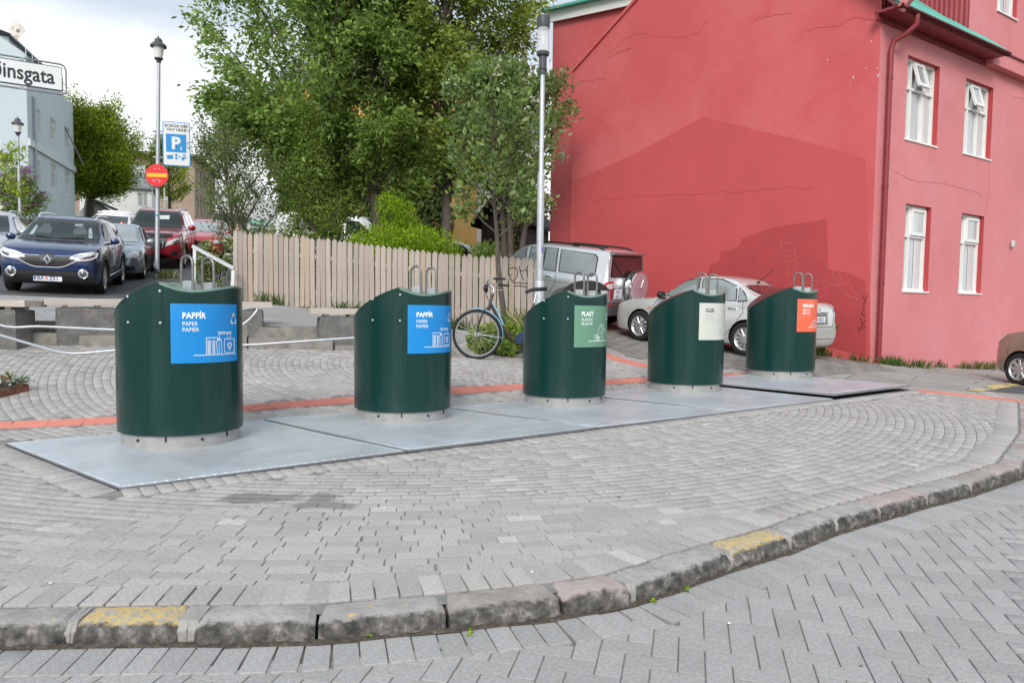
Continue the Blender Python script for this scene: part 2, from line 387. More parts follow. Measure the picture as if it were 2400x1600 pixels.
def place_pavers(parent, C, A, Ln, Wd, light, fz, off, mats, vis, lift, nmax=300):
    d = np.hypot(C[:, 0], C[:, 1]-0); v = vis(C); order = np.argsort(np.where(v, d, 1e6)); near = order[:nmax]; rest = order[nmax:]
    dz = rng.normal(0, .0009, len(C)) + lift
    for i in near:
        x, y = C[i]; h = .05; zx = float(fz(x+h, y)-fz(x-h, y))/(2*h); zy = float(fz(x, y+h)-fz(x, y-h))/(2*h)
        o = bpy.data.objects.new('paver', paver_unit(float(Ln[i]), float(Wd[i]), mats[1] if light[i] else mats[0])); COL.objects.link(o); o.parent = parent
        nrm = Vector((-zx+random.gauss(0, .0035), -zy+random.gauss(0, .0035), 1)).normalized(); ax = Vector((math.cos(A[i]), math.sin(A[i]), 0)); ax = (ax-nrm*ax.dot(nrm)).normalized(); ay = nrm.cross(ax)
        M = Matrix((ax, ay, nrm)).transposed().to_4x4(); M.translation = (x, y, float(fz(x, y))+off+dz[i]); o.matrix_local = M
    for lt, mt in ((False, mats[2]), (True, mats[3])):
        s = rest[light[rest] == lt]
        if len(s):
            V, F = paver_geo(C[s], A[s], Ln[s], Wd[s], fz, off, dz[s][:, None] if False else dz[s]); o = npmesh('paver_field', V, F, mt, parent); o['kind'] = 'stuff'
def in_view(C):
    x, y = C[:, 0], C[:, 1]; return (y > 2.2) & (np.abs(x/np.maximum(y, .1)) < .675)
def make_pavement():
    C = []; A = []; Ln = []; Wd = []
    pitch = .0897
    for k in range(0, 91):
        r = .1+pitch*k; a = rng.uniform(0, 6.28); end = a+2*math.pi
        while a < end:
            l = random.choice((.108, .214, .214, .214, .161)); da = l/r
            C.append((PC[0]+r*math.cos(a+da/2), PC[1]+r*math.sin(a+da/2))); A.append(a+da/2+math.pi/2); Ln.append(l-.0022-abs(random.gauss(0, .0013))); Wd.append(pitch-.0044-abs(random.gauss(0, .0009))); a += da
    C = np.array(C); A = np.array(A); Ln = np.array(Ln); Wd = np.array(Wd)
    # a worn patch in front of the first plate has opened joints
    w = np.hypot((C[:, 0]+.95)/.9, (C[:, 1]-4.15)/.75) < 1; Ln[w] -= rng.random(w.sum())**3*.012; Wd[w] -= rng.random(w.sum())**2*.005; A[w] += rng.normal(0, .009, w.sum())
    X, Y = C[:, 0], C[:, 1]
    KPT = list(zip(KX, KY))
    ok = inside(PAVED, X, Y) & (polydist(KPT, X, Y) > KW+.16) & (Y > kline(X))
    ok &= ~inside(PLALL, X, Y); ok &= polydist([PLALL[0], PLALL[1]], X, Y) > .222
    ok &= polydist([PLALL[0], PLALL[3]], X, Y) > .222
    ok &= polydist([tuple(p.xy) for p in TACT], X, Y) > .2
    C, A, Ln, Wd = C[ok], A[ok], Ln[ok], Wd[ok]
    sc = []
    s = .05                                              # soldiers along the kerb
    while s < KS[-1]-.4:
        x, y, tx, ty = kat(s); o = KW+.015+.1; sc.append((x-ty*o, y+tx*o, math.atan2(ty, tx)+math.pi/2, .2, .102)); s += .1065
    for (a, b, sgn) in ((PLALL[0], PLALL[1], 1), (PLALL[3], PLALL[0], 1)):   # and along the plates
        dx, dy = b[0]-a[0], b[1]-a[1]; l = math.hypot(dx, dy); dx /= l; dy /= l; q = .05
        while q < l:
            sc.append((a[0]+dx*q+dy*.125, a[1]+dy*q-dx*.125, math.atan2(dy, dx)+math.pi/2, .2, .1)); q += .1045
    sc = np.array(sc); sc = sc[(np.abs(sc[:, 0]) < 9)]
    C = np.vstack([C, sc[:, :2]]); A = np.concatenate([A, sc[:, 2]]); Ln = np.concatenate([Ln, sc[:, 3]]); Wd = np.concatenate([Wd, sc[:, 4]-.004])
    lift = np.concatenate([np.zeros(len(C)-len(sc)), np.full(len(sc), .005)])
    light = rng.random(len(C)) < .055
    light &= Ln < .12
    light |= rng.random(len(C)) < .012
    place_pavers(pav, C, A, Ln, Wd, light, TL, .0, (PV_O, PVL_O, PV_I, PVL_I), in_view, lift)
make_pavement()
def make_road():
    u = .1035; ang = math.pi/2-R(13); e1 = np.array([math.cos(ang), math.sin(ang)]); e2 = np.array([-e1[1], e1[0]])
    C = []; A = []
    for i in range(-110, 110):
        for j in range(-60, 60):
            ox, oy = i+2*j, i-2*j
            for (cx, cy, a) in ((ox+1, oy+.5, 0), (ox+.5, oy+2, math.pi/2)):
                p = (cx*e1+cy*e2)*u+np.array([1.0, 3.0])
                if -4 < p[0] < 8 and .8 < p[1] < 11: C.append(p); A.append(ang+a)
    C = np.array(C); A = np.array(A); X, Y = C[:, 0], C[:, 1]
    KPT = list(zip(KX, KY)); ok = (Y < kline(X)) & (polydist(KPT, X, Y) > .15); C, A = C[ok], A[ok]
    Ln = np.full(len(C), 2*u-.004)-np.abs(rng.normal(0, .0015, len(C))); Wd = np.full(len(C), u-.004)-np.abs(rng.normal(0, .0015, len(C)))
    A = A+rng.normal(0, .006, len(C))
    sc = []; s = .03
    while s < KS[-1]-.4:
        x, y, tx, ty = kat(s); o = .125; sc.append((x+ty*o, y-tx*o, math.atan2(ty, tx)+math.pi/2, .205, .1)); s += .1055
    sc = np.array(sc)
    C = np.vstack([C, sc[:, :2]]); A = np.concatenate([A, sc[:, 2]]); Ln = np.concatenate([Ln, sc[:, 3]]); Wd = np.concatenate([Wd, sc[:, 4]])
    place_pavers(road, C, A, Ln, Wd, np.zeros(len(C), bool), TL, -.085, (PVR_O, PVR_O, PVR_I, PVR_I), in_view, np.concatenate([np.zeros(len(C)-len(sc)), np.full(len(sc), .005)]))
make_road()

# ---- kerb stones
KG = [mk('grey kerb stone', (.345, .33, .31), .85, var=.22, vsc=9, bump=.7, bsc=34, stain=((.42, .41, .39), 7, .55, .72, .6), stain2=((.2, .19, .18), 13, .58, .72, .55)),
      mk('brown kerb stone', (.31, .275, .252), .85, var=.22, vsc=9, bump=.7, bsc=34, stain=((.38, .36, .34), 9, .58, .72, .5), stain2=((.2, .18, .17), 13, .58, .72, .55)),
      mk('pinkish kerb stone', (.375, .31, .292), .85, var=.15, vsc=9, bump=.6, bsc=34, stain=((.42, .36, .35), 9, .55, .75, .5), stain2=((.15, .12, .115), 8, .6, .75, .5)),
      mk('kerb stone with worn yellow paint', (.34, .32, .285), .85, var=.2, vsc=9, bump=.6, bsc=34, stain=((.58, .41, .13), 38, .42, .52, .85), stain2=((.3, .28, .26), 24, .55, .66, .8)),
      mk('kerb stone with traces of paint', (.325, .305, .288), .85, var=.2, vsc=9, bump=.6, bsc=34, stain=((.62, .43, .13), 14, .60, .67, .85), stain2=((.4, .39, .37), 8, .6, .75, .5))]
KFACE = mk('dark toned kerb face', (.115, .107, .098), .92, var=.5, vsc=8, bump=1, bsc=24, stain=((.30, .285, .27), 7, .52, .72, .8), stain2=((.045, .04, .036), 12, .58, .72, .7))
MORT = mk('pale mortar', (.33, .315, .295), .9, var=.15, vsc=20, bump=.5, bsc=60)
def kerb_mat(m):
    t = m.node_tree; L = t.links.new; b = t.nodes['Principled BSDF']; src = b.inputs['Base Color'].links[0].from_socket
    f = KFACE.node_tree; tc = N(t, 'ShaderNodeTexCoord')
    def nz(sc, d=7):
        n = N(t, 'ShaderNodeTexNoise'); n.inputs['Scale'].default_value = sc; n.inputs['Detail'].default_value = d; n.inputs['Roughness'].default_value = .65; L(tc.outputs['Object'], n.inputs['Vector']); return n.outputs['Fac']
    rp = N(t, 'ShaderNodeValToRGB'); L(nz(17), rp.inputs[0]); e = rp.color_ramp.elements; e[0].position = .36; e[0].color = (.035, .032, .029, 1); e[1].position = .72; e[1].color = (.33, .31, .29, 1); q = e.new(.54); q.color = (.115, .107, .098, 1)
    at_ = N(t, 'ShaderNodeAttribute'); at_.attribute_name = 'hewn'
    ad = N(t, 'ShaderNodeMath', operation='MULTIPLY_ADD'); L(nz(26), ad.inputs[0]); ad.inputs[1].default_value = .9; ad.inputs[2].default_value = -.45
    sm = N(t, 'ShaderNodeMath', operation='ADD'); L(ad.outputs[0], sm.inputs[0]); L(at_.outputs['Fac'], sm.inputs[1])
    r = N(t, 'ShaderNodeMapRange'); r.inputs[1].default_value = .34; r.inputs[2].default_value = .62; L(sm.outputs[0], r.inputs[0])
    x = N(t, 'ShaderNodeMix', data_type='RGBA'); L(r.outputs[0], x.inputs[0]); L(src, x.inputs[6]); L(rp.outputs[0], x.inputs[7]); L(x.outputs[2], b.inputs['Base Color'])  # street face mixed to a darker tone than the top
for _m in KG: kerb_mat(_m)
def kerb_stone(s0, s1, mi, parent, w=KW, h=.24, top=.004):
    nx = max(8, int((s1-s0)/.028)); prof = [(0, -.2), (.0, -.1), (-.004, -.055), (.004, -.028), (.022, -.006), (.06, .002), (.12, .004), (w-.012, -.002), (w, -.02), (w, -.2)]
    vs = []; fs = []; mi_ = []; n = len(prof); sd = random.uniform(0, 99)
    for i in range(nx+1):
        f = i/nx; s = s0+(s1-s0)*f; x, y, tx, ty = kat(s); e = min(f, 1-f)*(s1-s0); rnd = max(0, 1-e/.03)
        for q, z in prof:
            nn = mnoise.noise(Vector((s*7+sd, q*14, z*14))); n2 = mnoise.noise(Vector((s*31+sd, q*34, z*34)))
            o = q + (.015*nn + .010*n2)*(1 if q < .05 else .5) + (rnd*.018 if q < .03 else -rnd*.01); zz = z + .006*nn*(1 if z > -.06 else .2) + .005*n2 - rnd*.02*(1 if z > -.06 else 0)
            px, py = x-ty*o, y+tx*o
            vs.append((px, py, T(px, py)+top+zz))
    for i in range(nx):
        for j in range(n-1): fs.append((i*n+j, (i+1)*n+j, (i+1)*n+j+1, i*n+j+1)); mi_.append(1 if random.random() < (1, 1, 1, .8, .55, .2, .06, .02, 0)[min(j, 8)] else 0)
    fs += [tuple(range(n)), tuple(nx*n+j for j in range(n-1, -1, -1))]; mi_ += [1, 1]
    b = MB(); b.v = vs; b.f = fs; b.mi = mi_
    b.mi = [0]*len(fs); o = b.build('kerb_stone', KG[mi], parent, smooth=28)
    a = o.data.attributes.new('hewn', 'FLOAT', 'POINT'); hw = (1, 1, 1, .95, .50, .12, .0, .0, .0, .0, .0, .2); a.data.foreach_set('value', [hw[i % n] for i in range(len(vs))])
    return o
def s_of(px):
    y = np.interp(px, [p[0] for p in _kf], [p[1] for p in _kf]); p = gp(px, y, -.085); return float(np.interp(p.x, KX, KS))
kerb = thing('kerb', None, None); tag(kerb, kind='structure')
_st = [(-130,148,4),(166,412,3),(452,737,0),(745,1047,4),(1056,1317,1),(1325,1484,2),(1500,1719,0),(1727,1856,3),(1868,1966,0),(1972,2066,0),(2072,2178,2),(2184,2279,0),(2285,2346,1),(2351,2450,2)]
_sv = [(s_of(a), s_of(b), c) for a, b, c in _st]
q = _sv[0][0]
while q > .4: _sv.insert(0, (q-.5, q-.015, random.choice((0, 1, 4)))); q -= .5
q = _sv[-1][1]+.01
while q < KS[-1]-.6: _sv.append((q, q+.42, random.choice((0, 1, 2)))); q += .44
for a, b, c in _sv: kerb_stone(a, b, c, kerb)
mb = MB()
for (a, b, _), (c, d, _) in zip(_sv[:-1], _sv[1:]):
    if b < c-.02:
        for i in range(2):
            s0 = b-.006+(c-b+.012)*i/2; s1 = b-.006+(c-b+.012)*(i+1)/2
            vs = []
            for s in (s0, s1):
                x, y, tx, ty = kat(s)
                for o, z in ((.02, -.16), (.024, -.045), (.05, -.012), (KW-.01, -.012), (KW-.01, -.16)):
                    o += random.gauss(0, .004); vs.append((x-ty*o, y+tx*o, T(x-ty*o, y+tx*o)+.012+z+random.gauss(0, .004)))
            mb.add(vs, [(j, j+5, j+6, j+1) for j in range(4)]+[(0, 1, 2, 3, 4), (9, 8, 7, 6, 5)])
o = mb.build('mortar_joint', MORT, kerb); o['kind'] = 'stuff'

# ---- steel plates
def plate_mat():
    m = mk('galvanised chequer plate', (.60, .64, .67), .42, metal=.35, var=.07, vsc=3, stain=((.40, .405, .40), 1.1, .46, .72, .6), stain2=((.36, .32, .27), 4, .58, .74, .45))
    t = m.node_tree; L = t.links.new; b = t.nodes['Principled BSDF']; tc = N(t, 'ShaderNodeTexCoord')
    hs = []
    for rz in (.95, .95+math.pi/2):
        mp = N(t, 'ShaderNodeMapping'); mp.inputs['Rotation'].default_value = (0, 0, rz); mp.inputs['Scale'].default_value = (17, 42, 1); L(tc.outputs['Object'], mp.inputs[0])
        v = N(t, 'ShaderNodeTexVoronoi'); v.inputs['Scale'].default_value = 1; v.inputs['Randomness'].default_value = 0; L(mp.outputs[0], v.inputs['Vector'])
        r = N(t, 'ShaderNodeMapRange'); r.inputs[1].default_value = .34; r.inputs[2].default_value = .18; L(v.outputs['Distance'], r.inputs[0]); hs.append(r.outputs[0])
    mx = N(t, 'ShaderNodeMath', operation='MAXIMUM'); L(hs[0], mx.inputs[0]); L(hs[1], mx.inputs[1])
    bn = N(t, 'ShaderNodeBump'); bn.inputs['Strength'].default_value = .8; bn.inputs['Distance'].default_value = .004; L(mx.outputs[0], bn.inputs['Height']); src = b.inputs['Base Color'].links[0].from_socket; wr = N(t, 'ShaderNodeMapRange'); wr.inputs[3].default_value = .86; wr.inputs[4].default_value = 1.12; L(mx.outputs[0], wr.inputs[0]); sv = N(t, 'ShaderNodeVectorMath', operation='SCALE'); L(src, sv.inputs[0]); L(wr.outputs[0], sv.inputs['Scale']); L(sv.outputs[0], b.inputs['Base Color']); L(bn.outputs[0], b.inputs['Normal'])
    return m
PLM = plate_mat(); PLE = mk('plate edge', (.30, .31, .32), .5, metal=.5)
PLLAB = ['steel cover plate beneath the nearest large blue-labelled paper bin', 'steel cover plate beneath the blue-labelled paper bin by the bicycle wheel', 'steel cover plate beneath the bin labelled PLAST', 'steel cover plate beneath the bin labelled GLER', 'raised steel cover plate beneath the orange-labelled bin, gap under its edge']
def plate_top(i): return (.012, .016, .014, .017, .055)[i]
for i, q in enumerate(PLQ):
    c = sum(q, Vector((0, 0)))/4; h = plate_top(i)
    t = thing('cover_plate', PLLAB[i], 'metal plate', onT(c.x, c.y), 0, 'steel plates under the bins')
    def zt(p, k):
        return T(p.x, p.y)+h+(.015 if (i == 4 and k < 2) else 0)
    b = MB(); n = 8; vs = []
    for a in range(n+1):
        for e in range(n+1):
            u, v = a/n, e/n; p = (q[0]*(1-u)+q[1]*u)*(1-v)+(q[3]*(1-u)+q[2]*u)*v; z = T(p.x, p.y)+h+(.02*(1-v) if i == 4 else 0); vs.append((p.x, p.y, z))
    b.add(vs, [(a*(n+1)+e, (a+1)*(n+1)+e, (a+1)*(n+1)+e+1, a*(n+1)+e+1) for a in range(n) for e in range(n)])
    b.m = 1
    for k in range(4):
        p0, p1 = q[k], q[(k+1) % 4]; z0 = zt(p0, k); z1 = zt(p1, (k+1) % 4)
        b.add([(p0.x, p0.y, z0), (p1.x, p1.y, z1), (p1.x, p1.y, z1-.02), (p0.x, p0.y, z0-.02)], [(0, 1, 2, 3)])
    b.build('plate', [PLM, PLE], t, world=True)
    # raised bead along the rim
    e = MB()
    for k in range(4):
        p0, p1 = q[k], q[(k+1) % 4]; ins = (c-p0).normalized()*.03; in1 = (c-p1).normalized()*.03
        pts = []
        for j in range(7):
            f = j/6; p = (p0+ins)*(1-f)+(p1+in1)*f; uz = zt(p0, k)*(1-f)+zt(p1, (k+1) % 4)*f; pts.append((p.x, p.y, T(p.x, p.y)+h+(.02 if i == 4 and k == 0 else .01 if i == 4 and k in (1, 3) else 0)-.001))
        e.tube(pts, .006, 5)
    e.build('rim', PLM, t, world=True)
PITM = mk('dark pit', (.012, .012, .012), .95)
mbp = MB(); qq = [Vector(PLALL[k]) for k in range(4)]; cc = sum(qq, Vector((0, 0)))/4
n = 24; vs = []
for a in range(n+1):
    for e in range(9):
        u, v = a/n, e/8; p = (qq[0]*(1-u)+qq[1]*u)*(1-v)+(qq[3]*(1-u)+qq[2]*u)*v; p = p+(p-cc).normalized()*.012; vs.append((p.x, p.y, T(p.x, p.y)-.002))
mbp.add(vs, [(a*9+e, (a+1)*9+e, (a+1)*9+e+1, a*9+e+1) for a in range(n) for e in range(8)])
o = mbp.build('container_pit', PITM, pav)

# ---- tactile guide strips
TACM = mk('red tactile brick', (.58, .225, .178), .85, var=.14, vsc=8, bump=.3, bsc=90, ob=.12, stain=((.42, .2, .16), 6, .55, .75, .5), stain2=((.55, .42, .38), 9, .62, .74, .5))
_b = MB(); _b.box((0, 0, -.015), (.296, .296, .03), bev=.002)
for k in range(5): _b.box((0, -.116+.058*k, .0025), (.296, .026, .006), bev=.002)
_tm = bpy.data.meshes.new('tactile_tile'); _tm.from_pydata(_b.v, [], _b.f); _tm.materials.append(TACM)
def tactile(pts, fz, off=.003):
    t = thing('tactile_strip', None, None); tag(t, kind='structure'); s = 0
    L_ = [0]
    for a, b in zip(pts[:-1], pts[1:]): L_.append(L_[-1]+(b.xy-a.xy).length)
    while s < L_[-1]-.1:
        x = np.interp(s, L_, [p.x for p in pts]); y = np.interp(s, L_, [p.y for p in pts]); x1 = np.interp(s+.3, L_, [p.x for p in pts]); y1 = np.interp(s+.3, L_, [p.y for p in pts])
        z0 = float(fz(x, y)); z1 = float(fz(x1, y1)); ax = Vector((x1-x, y1-y, z1-z0)).normalized(); nn = Vector((-ax.y, ax.x, 0)).normalized(); zs = float(fz(x+nn.x*.15, y+nn.y*.15)-fz(x-nn.x*.15, y-nn.y*.15))/.3
        ay = Vector((nn.x, nn.y, zs)).normalized(); az = ax.cross(ay).normalized(); ay = az.cross(ax)
        o = bpy.data.objects.new('tactile_tile', _tm); COL.objects.link(o); o.parent = t
        M = Matrix((ax, ay, az)).transposed().to_4x4(); M.translation = ((x+x1)/2, (y+y1)/2, (z0+z1)/2+off); o.matrix_local = M; s += .3
tactile(TACT, TL)
tactile([gp(x, y) for x, y in [(1380, 822), (1430, 836), (1490, 853), (1560, 866)]], TL, .006)
tactile([gp(x, y) for x, y in [(2150, 916), (2260, 926), (2420, 944)]], TL, .006)

# ---- upper level, street, forecourt
UPV = mk('street paving', (.36, .355, .35), .9, var=.12, vsc=2, bump=.4, bsc=60, stain=((.27, .265, .26), 5, .5, .7, .5))
def brick_lines(m, scale, w=.5, h=.25, mortar=.02, dark=.72, rot=0.):
    t = m.node_tree; L = t.links.new; b = t.nodes['Principled BSDF']; src = b.inputs['Base Color'].links[0].from_socket
    tc = N(t, 'ShaderNodeTexCoord'); mp = N(t, 'ShaderNodeMapping'); mp.inputs['Rotation'].default_value = (0, 0, rot); L(tc.outputs['Object'], mp.inputs[0])
    br = N(t, 'ShaderNodeTexBrick'); br.inputs['Scale'].default_value = scale; br.inputs['Brick Width'].default_value = w; br.inputs['Row Height'].default_value = h; br.inputs['Mortar Size'].default_value = mortar
    br.inputs['Color1'].default_value = (1, 1, 1, 1); br.inputs['Color2'].default_value = (.88, .88, .88, 1); br.inputs['Mortar'].default_value = (dark*.6, dark*.6, dark*.58, 1); L(mp.outputs[0], br.inputs['Vector'])
    x = N(t, 'ShaderNodeMix', data_type='RGBA', blend_type='MULTIPLY'); x.inputs[0].default_value = 1; L(src, x.inputs[6]); L(br.outputs['Color'], x.inputs[7]); L(x.outputs[2], b.inputs['Base Color']); return m
brick_lines(UPV, 2.5, .5, .25, .012, .75, .12)
FENA, FENB = (-6.1, 16.8), (.52, 15.06)
UPP = [(-12, 8.8)]+[(x, y+.02) for x, y in WALL[1:]]+[(-1.0, 13.4), (-.2, 14.6), (FENB[0], FENB[1]-.02), (FENA[0], FENA[1]-.02), (-6.6, 17.2), (-7.3, 16.6), (-8.2, 15.2), (-10.8, 14.2), (-16, 13)]
sheet('upper_pavement', UPP, TU, .004, UPV, .4)
STR = [(-18, 13), (-10.8, 14.2), (-8.2, 15.2), (-7.4, 16.6), (-7.0, 19), (-8.6, 24), (-10, 30), (-13, 40), (-17, 56), (-20, 90), (-27, 90), (-22, 60), (-20, 45), (-19, 34), (-20, 24), (-26, 16)]
def TUx(x, y): return np.maximum(TU(x, y), TL(x, y)-.12)
sheet('street', STR, TUx, .006, ASPH, 1.0)
FCT = mk('old forecourt slabs', (.27, .245, .22), .92, var=.2, vsc=3, bump=.7, bsc=22, stain=((.36, .34, .31), 4, .5, .7, .6), stain2=((.12, .11, .09), 7, .58, .72, .6))
brick_lines(FCT, 1.6, .6, .4, .03, .6, 1.0)
fc = [(.9, 14.4)]+[(p.x, p.y) for p in cornL[::-1]]+[(6.9, 13.6), (6.95, 14.85), (6.5, 15.5), (3.3, 20), (.9, 23.6), (-2, 22), (.6, 15.2)]
sheet('forecourt', fc, TL, .002, FCT, .4)
CONC = mk('worn concrete pavement', (.34, .325, .30), .9, var=.12, vsc=2, bump=.4, bsc=70, stain=((.25, .235, .21), 2.5, .5, .72, .6))
brick_lines(CONC, .55, .9, .5, .006, .7, .6)
g1 = gp(2400, 938); g2 = gp(2134, 914)
sheet('house_pavement', [(g2.x, g2.y), (g1.x, g1.y), (11, 12.5), (16, 16), (18, 23), (13, 19.2), (6.95, 14.85), (6.9, 13.6)]+[(cornL[0].x, cornL[0].y)], TL, .003, CONC, .4)
a1, a2 = gp(2310, 917), gp(2420, 926)
sheet('asphalt_patch', [(a1.x, a1.y), (a2.x, a2.y), (a2.x+2.6, a2.y+2), (a2.x+1.2, a2.y+2.1), (gp(2420, 903).x, gp(2420, 903).y)], TL, .008, ASPH, .4)
YEL = mk('worn yellow paint', (.62, .48, .12), .8, var=.2, vsc=10, stain=((.34, .325, .30), 12, .52, .6, .9))
for i, pl in enumerate(([(2268,916),(2300,912),(2322,915),(2296,919)], [(2310,906),(2345,902),(2372,908),(2330,914)], [(2352,901),(2372,897),(2396,902),(2372,906)])):
    sheet('road_marking', [(gp(x, y).x, gp(x, y).y) for x, y in pl], TL, .012, YEL, .2)
# ------------------------------------------------------------------ waste bins
GRN = mk('dark green enamel', (.0045, .034, .0285), .28, var=.10, vsc=5, coat=.12, spec=.33, stretch=(3, 3, .35), stain=((.05, .095, .085), 2.2, .54, .8, .3), stain2=((.40, .46, .44), 30, .715, .75, .5))
GLID = mk('green lid with sky sheen', (.20, .31, .27), .25, metal=.25, var=.08, vsc=3, coat=.3, stain=((.10, .19, .16), 2.5, .55, .7, .5))  # sky reflection on the lid is painted in as pale green
GALV = mk('galvanised steel', (.48, .50, .51), .5, metal=.55, var=.14, vsc=14, bump=.15, bsc=40, stain=((.36, .37, .37), 22, .48, .62, .6))
CONB = mk('galvanised base ring', (.34, .34, .33), .6, metal=.25, var=.12, vsc=18, bump=.2, bsc=60, stain=((.38, .36, .32), 4, .55, .75, .5))
STEEL = mk('weathered steel rod', (.22, .215, .205), .45, metal=.7, var=.2, vsc=30, stain=((.22, .17, .12), 25, .55, .72, .5))
DARK = mk('dark rubber', (.018, .018, .019), .6, var=.1)
BOLT = mk('bright bolt', (.62, .63, .62), .35, metal=.6, var=.05)
def print_mat(n, c, r=.4): return mk(n, c, r, var=.04, vsc=6, coat=.15)
WHT = print_mat('white print', (.84, .86, .87)); INK = print_mat('dark grey print', (.07, .075, .075)); GREYP = print_mat('pale grey print', (.46, .48, .46))
STK = {'blue': mk('blue label', (.004, .235, .61), .4, var=.05, vsc=3, coat=.3, stain=((.55, .66, .75), 26, .73, .77, .5)), 'green': mk('pale green label', (.125, .275, .185), .4, var=.05, vsc=3, coat=.3, stain=((.5, .6, .54), 22, .72, .77, .6)), 'grey': mk('pale grey label', (.56, .575, .52), .4, var=.05, vsc=3, coat=.2), 'orange': mk('orange label', (.83, .135, .065), .35, var=.05, vsc=3, coat=.3, stain=((.75, .45, .4), 20, .72, .78, .5))}
BR, BH0, BPK = .505, .10, 1.33
def bin_top(u, v):
    """height of the rim and lid over the plan point (u, v)"""
    u0 = .03
    if u < u0:
        t = min(1, (u0-u)/(u0+BR)); return BPK-(.17*t+.19*(1-math.sqrt(max(0, 1-t*t))))
    s = min(1, (u-u0)/(BR-u0)); wv = .5-.5*v/BR
    return BPK-.015*s-(.022+.036*wv)*math.sin(math.pi*min(1, s*1.02))
def on_shell(az, z, o=0.): return ((BR+o)*math.cos(az), (BR+o)*math.sin(az), z)
AZ0, AZ1, SZ0, SZ1 = R(-77), R(-8), .685, 1.165          # label on the shell
def lab(u, v, o):
    return on_shell(AZ0+(AZ1-AZ0)*u, SZ1+(SZ0-SZ1)*v, o)
LABW = 1.42                            # width in label heights
def wrap(b, vs, fs, o):
    """lettering in label heights -> shell"""
    b.add([lab(x/LABW, y, o) for x, y in vs], fs)
def put_text(b, body, x, ybase, size, bold=0.):
    vs, fs = text_mesh(body, size, bold); wrap(b, [(x+p[0], ybase-p[1]) for p in vs], fs, .0035)
def put_line(b, pts, w): 
    vs, fs = strip2(pts, w); wrap(b, vs, [tuple(reversed(f)) for f in fs], .0032)
def recycle(b, cx, cy, s):
    for k in range(3):
        a = math.pi/2+k*2*math.pi/3
        def P(r, d): return (cx+math.cos(a+d)*r*s, cy-math.sin(a+d)*r*s*1.12)
        # bent band of one arrow: side of the triangle with a folded corner, and its head
        p0 = P(.72, -.52); p1 = P(.95, -.12); p2 = P(.95, .12); p3 = P(.62, .62)
        q = MB()
        put_line(b, [p0, p1], .22*s); put_line(b, [p1, p2], .22*s); put_line(b, [p2, p3], .2*s)
        dx, dy = p3[0]-p2[0], p3[1]-p2[1]; l = math.hypot(dx, dy); dx /= l; dy /= l
        tri = [(p3[0]-dy*.26*s, p3[1]+dx*.26*s), (p3[0]+dy*.26*s, p3[1]-dx*.26*s), (p3[0]+dx*.34*s, p3[1]+dy*.34*s)]
        wrap(b, tri, [(0, 1, 2)], .0036); wrap(b, tri, [(2, 1, 0)], .0036)
def art_paper(b):
    w = .011; put_line(b, [(.40, .868), (1.36, .868)], w)
    put_line(b, [(.63, .86), (.63, .575), (.86, .575), (.86, .64)], w)
    for y in np.arange(.625, .86, .017): put_line(b, [(.655, y), (.655+random.uniform(.05, .07), y)], .009); put_line(b, [(.755, y), (.755+random.uniform(.04, .06), y)], .009)
    put_line(b, [(.855, .86), (.835, .66), (.87, .62), (.93, .62), (.955, .66), (.955, .86)], w); put_line(b, [(.895, .86), (.895, .66)], w); put_line(b, [(.87, .62), (.87, .6), (.93, .6), (.93, .62)], w)
    put_line(b, [(.90, .595), (.90, .51), (1.11, .51), (1.11, .60)], w); put_line(b, [(.90, .51), (.87, .485), (1.09, .485), (1.11, .51), (1.14, .485), (1.21, .485), (1.19, .51), (1.19, .60)], w); put_line(b, [(1.11, .51), (1.19, .51)], w)
    put_line(b, [(1.02, .605), (1.30, .605), (1.30, .82), (1.275, .845), (1.05, .845), (1.02, .81), (1.02, .605)], w); put_line(b, [(1.315, .605), (1.315, .83), (1.29, .86)], w)
    put_line(b, [(1.10, .70), (1.14, .672), (1.19, .672), (1.225, .70), (1.205, .745), (1.16, .80), (1.12, .745), (1.10, .70)], .014)
    for x, y in ((1.13, .70), (1.19, .70), (1.16, .725), (1.145, .75), (1.175, .75)): put_line(b, [(x-.008, y), (x+.008, y)], .014)
def art_plast(b):
    w = .012; put_line(b, [(.42, .855), (1.36, .855)], w)
    put_line(b, [(.66, .85), (.64, .71), (.74, .71), (.72, .85)], w); put_line(b, [(.73, .85), (.715, .75), (.86, .75), (.835, .85), (.73, .85)], w); put_line(b, [(.74, .77), (.835, .77), (.79, .84), (.74, .77)], w)
    put_line(b, [(.75, .75), (.78, .58), (.86, .50), (.86, .45), (.91, .45), (.91, .50), (.95, .53)], w); put_line(b, [(.84, .66), (.93, .66)], w); put_line(b, [(.97, .85), (.95, .52), (.97, .46), (1.02, .46), (1.05, .55), (1.03, .85)], w); put_line(b, [(1.05, .6), (1.12, .56), (1.2, .6), (1.2, .85)], w)
def art_glass(b):
    w = .009; put_line(b, [(.56, .855), (1.36, .855)], w)
    put_line(b, [(.78, .85), (.78, .70), (.86, .70), (.86, .85)], w); put_line(b, [(.77, .70), (.77, .67), (.87, .67), (.87, .70)], w); put_line(b, [(.95, .85), (.95, .6), (1.0, .53), (1.0, .42), (1.05, .42), (1.05, .53), (1.1, .6), (1.1, .85)], w); put_line(b, [(.93, .85), (.92, .73), (.88, .73)], w)
def art_metal(b):
    w = .012; put_line(b, [(.46, .855), (1.36, .855)], w)
    for q in ([(.56, .845), (.70, .70), (.84, .845)], [(.64, .845), (.8, .62), (.98, .845)]):
        wrap(b, q, [(0, 1, 2)], .0034); wrap(b, q, [(2, 1, 0)], .0034)
    put_line(b, [(.9, .845), (.88, .66), (1.02, .66), (1.0, .845)], w); put_line(b, [(.86, .7), (.98, .56), (1.1, .66)], w)
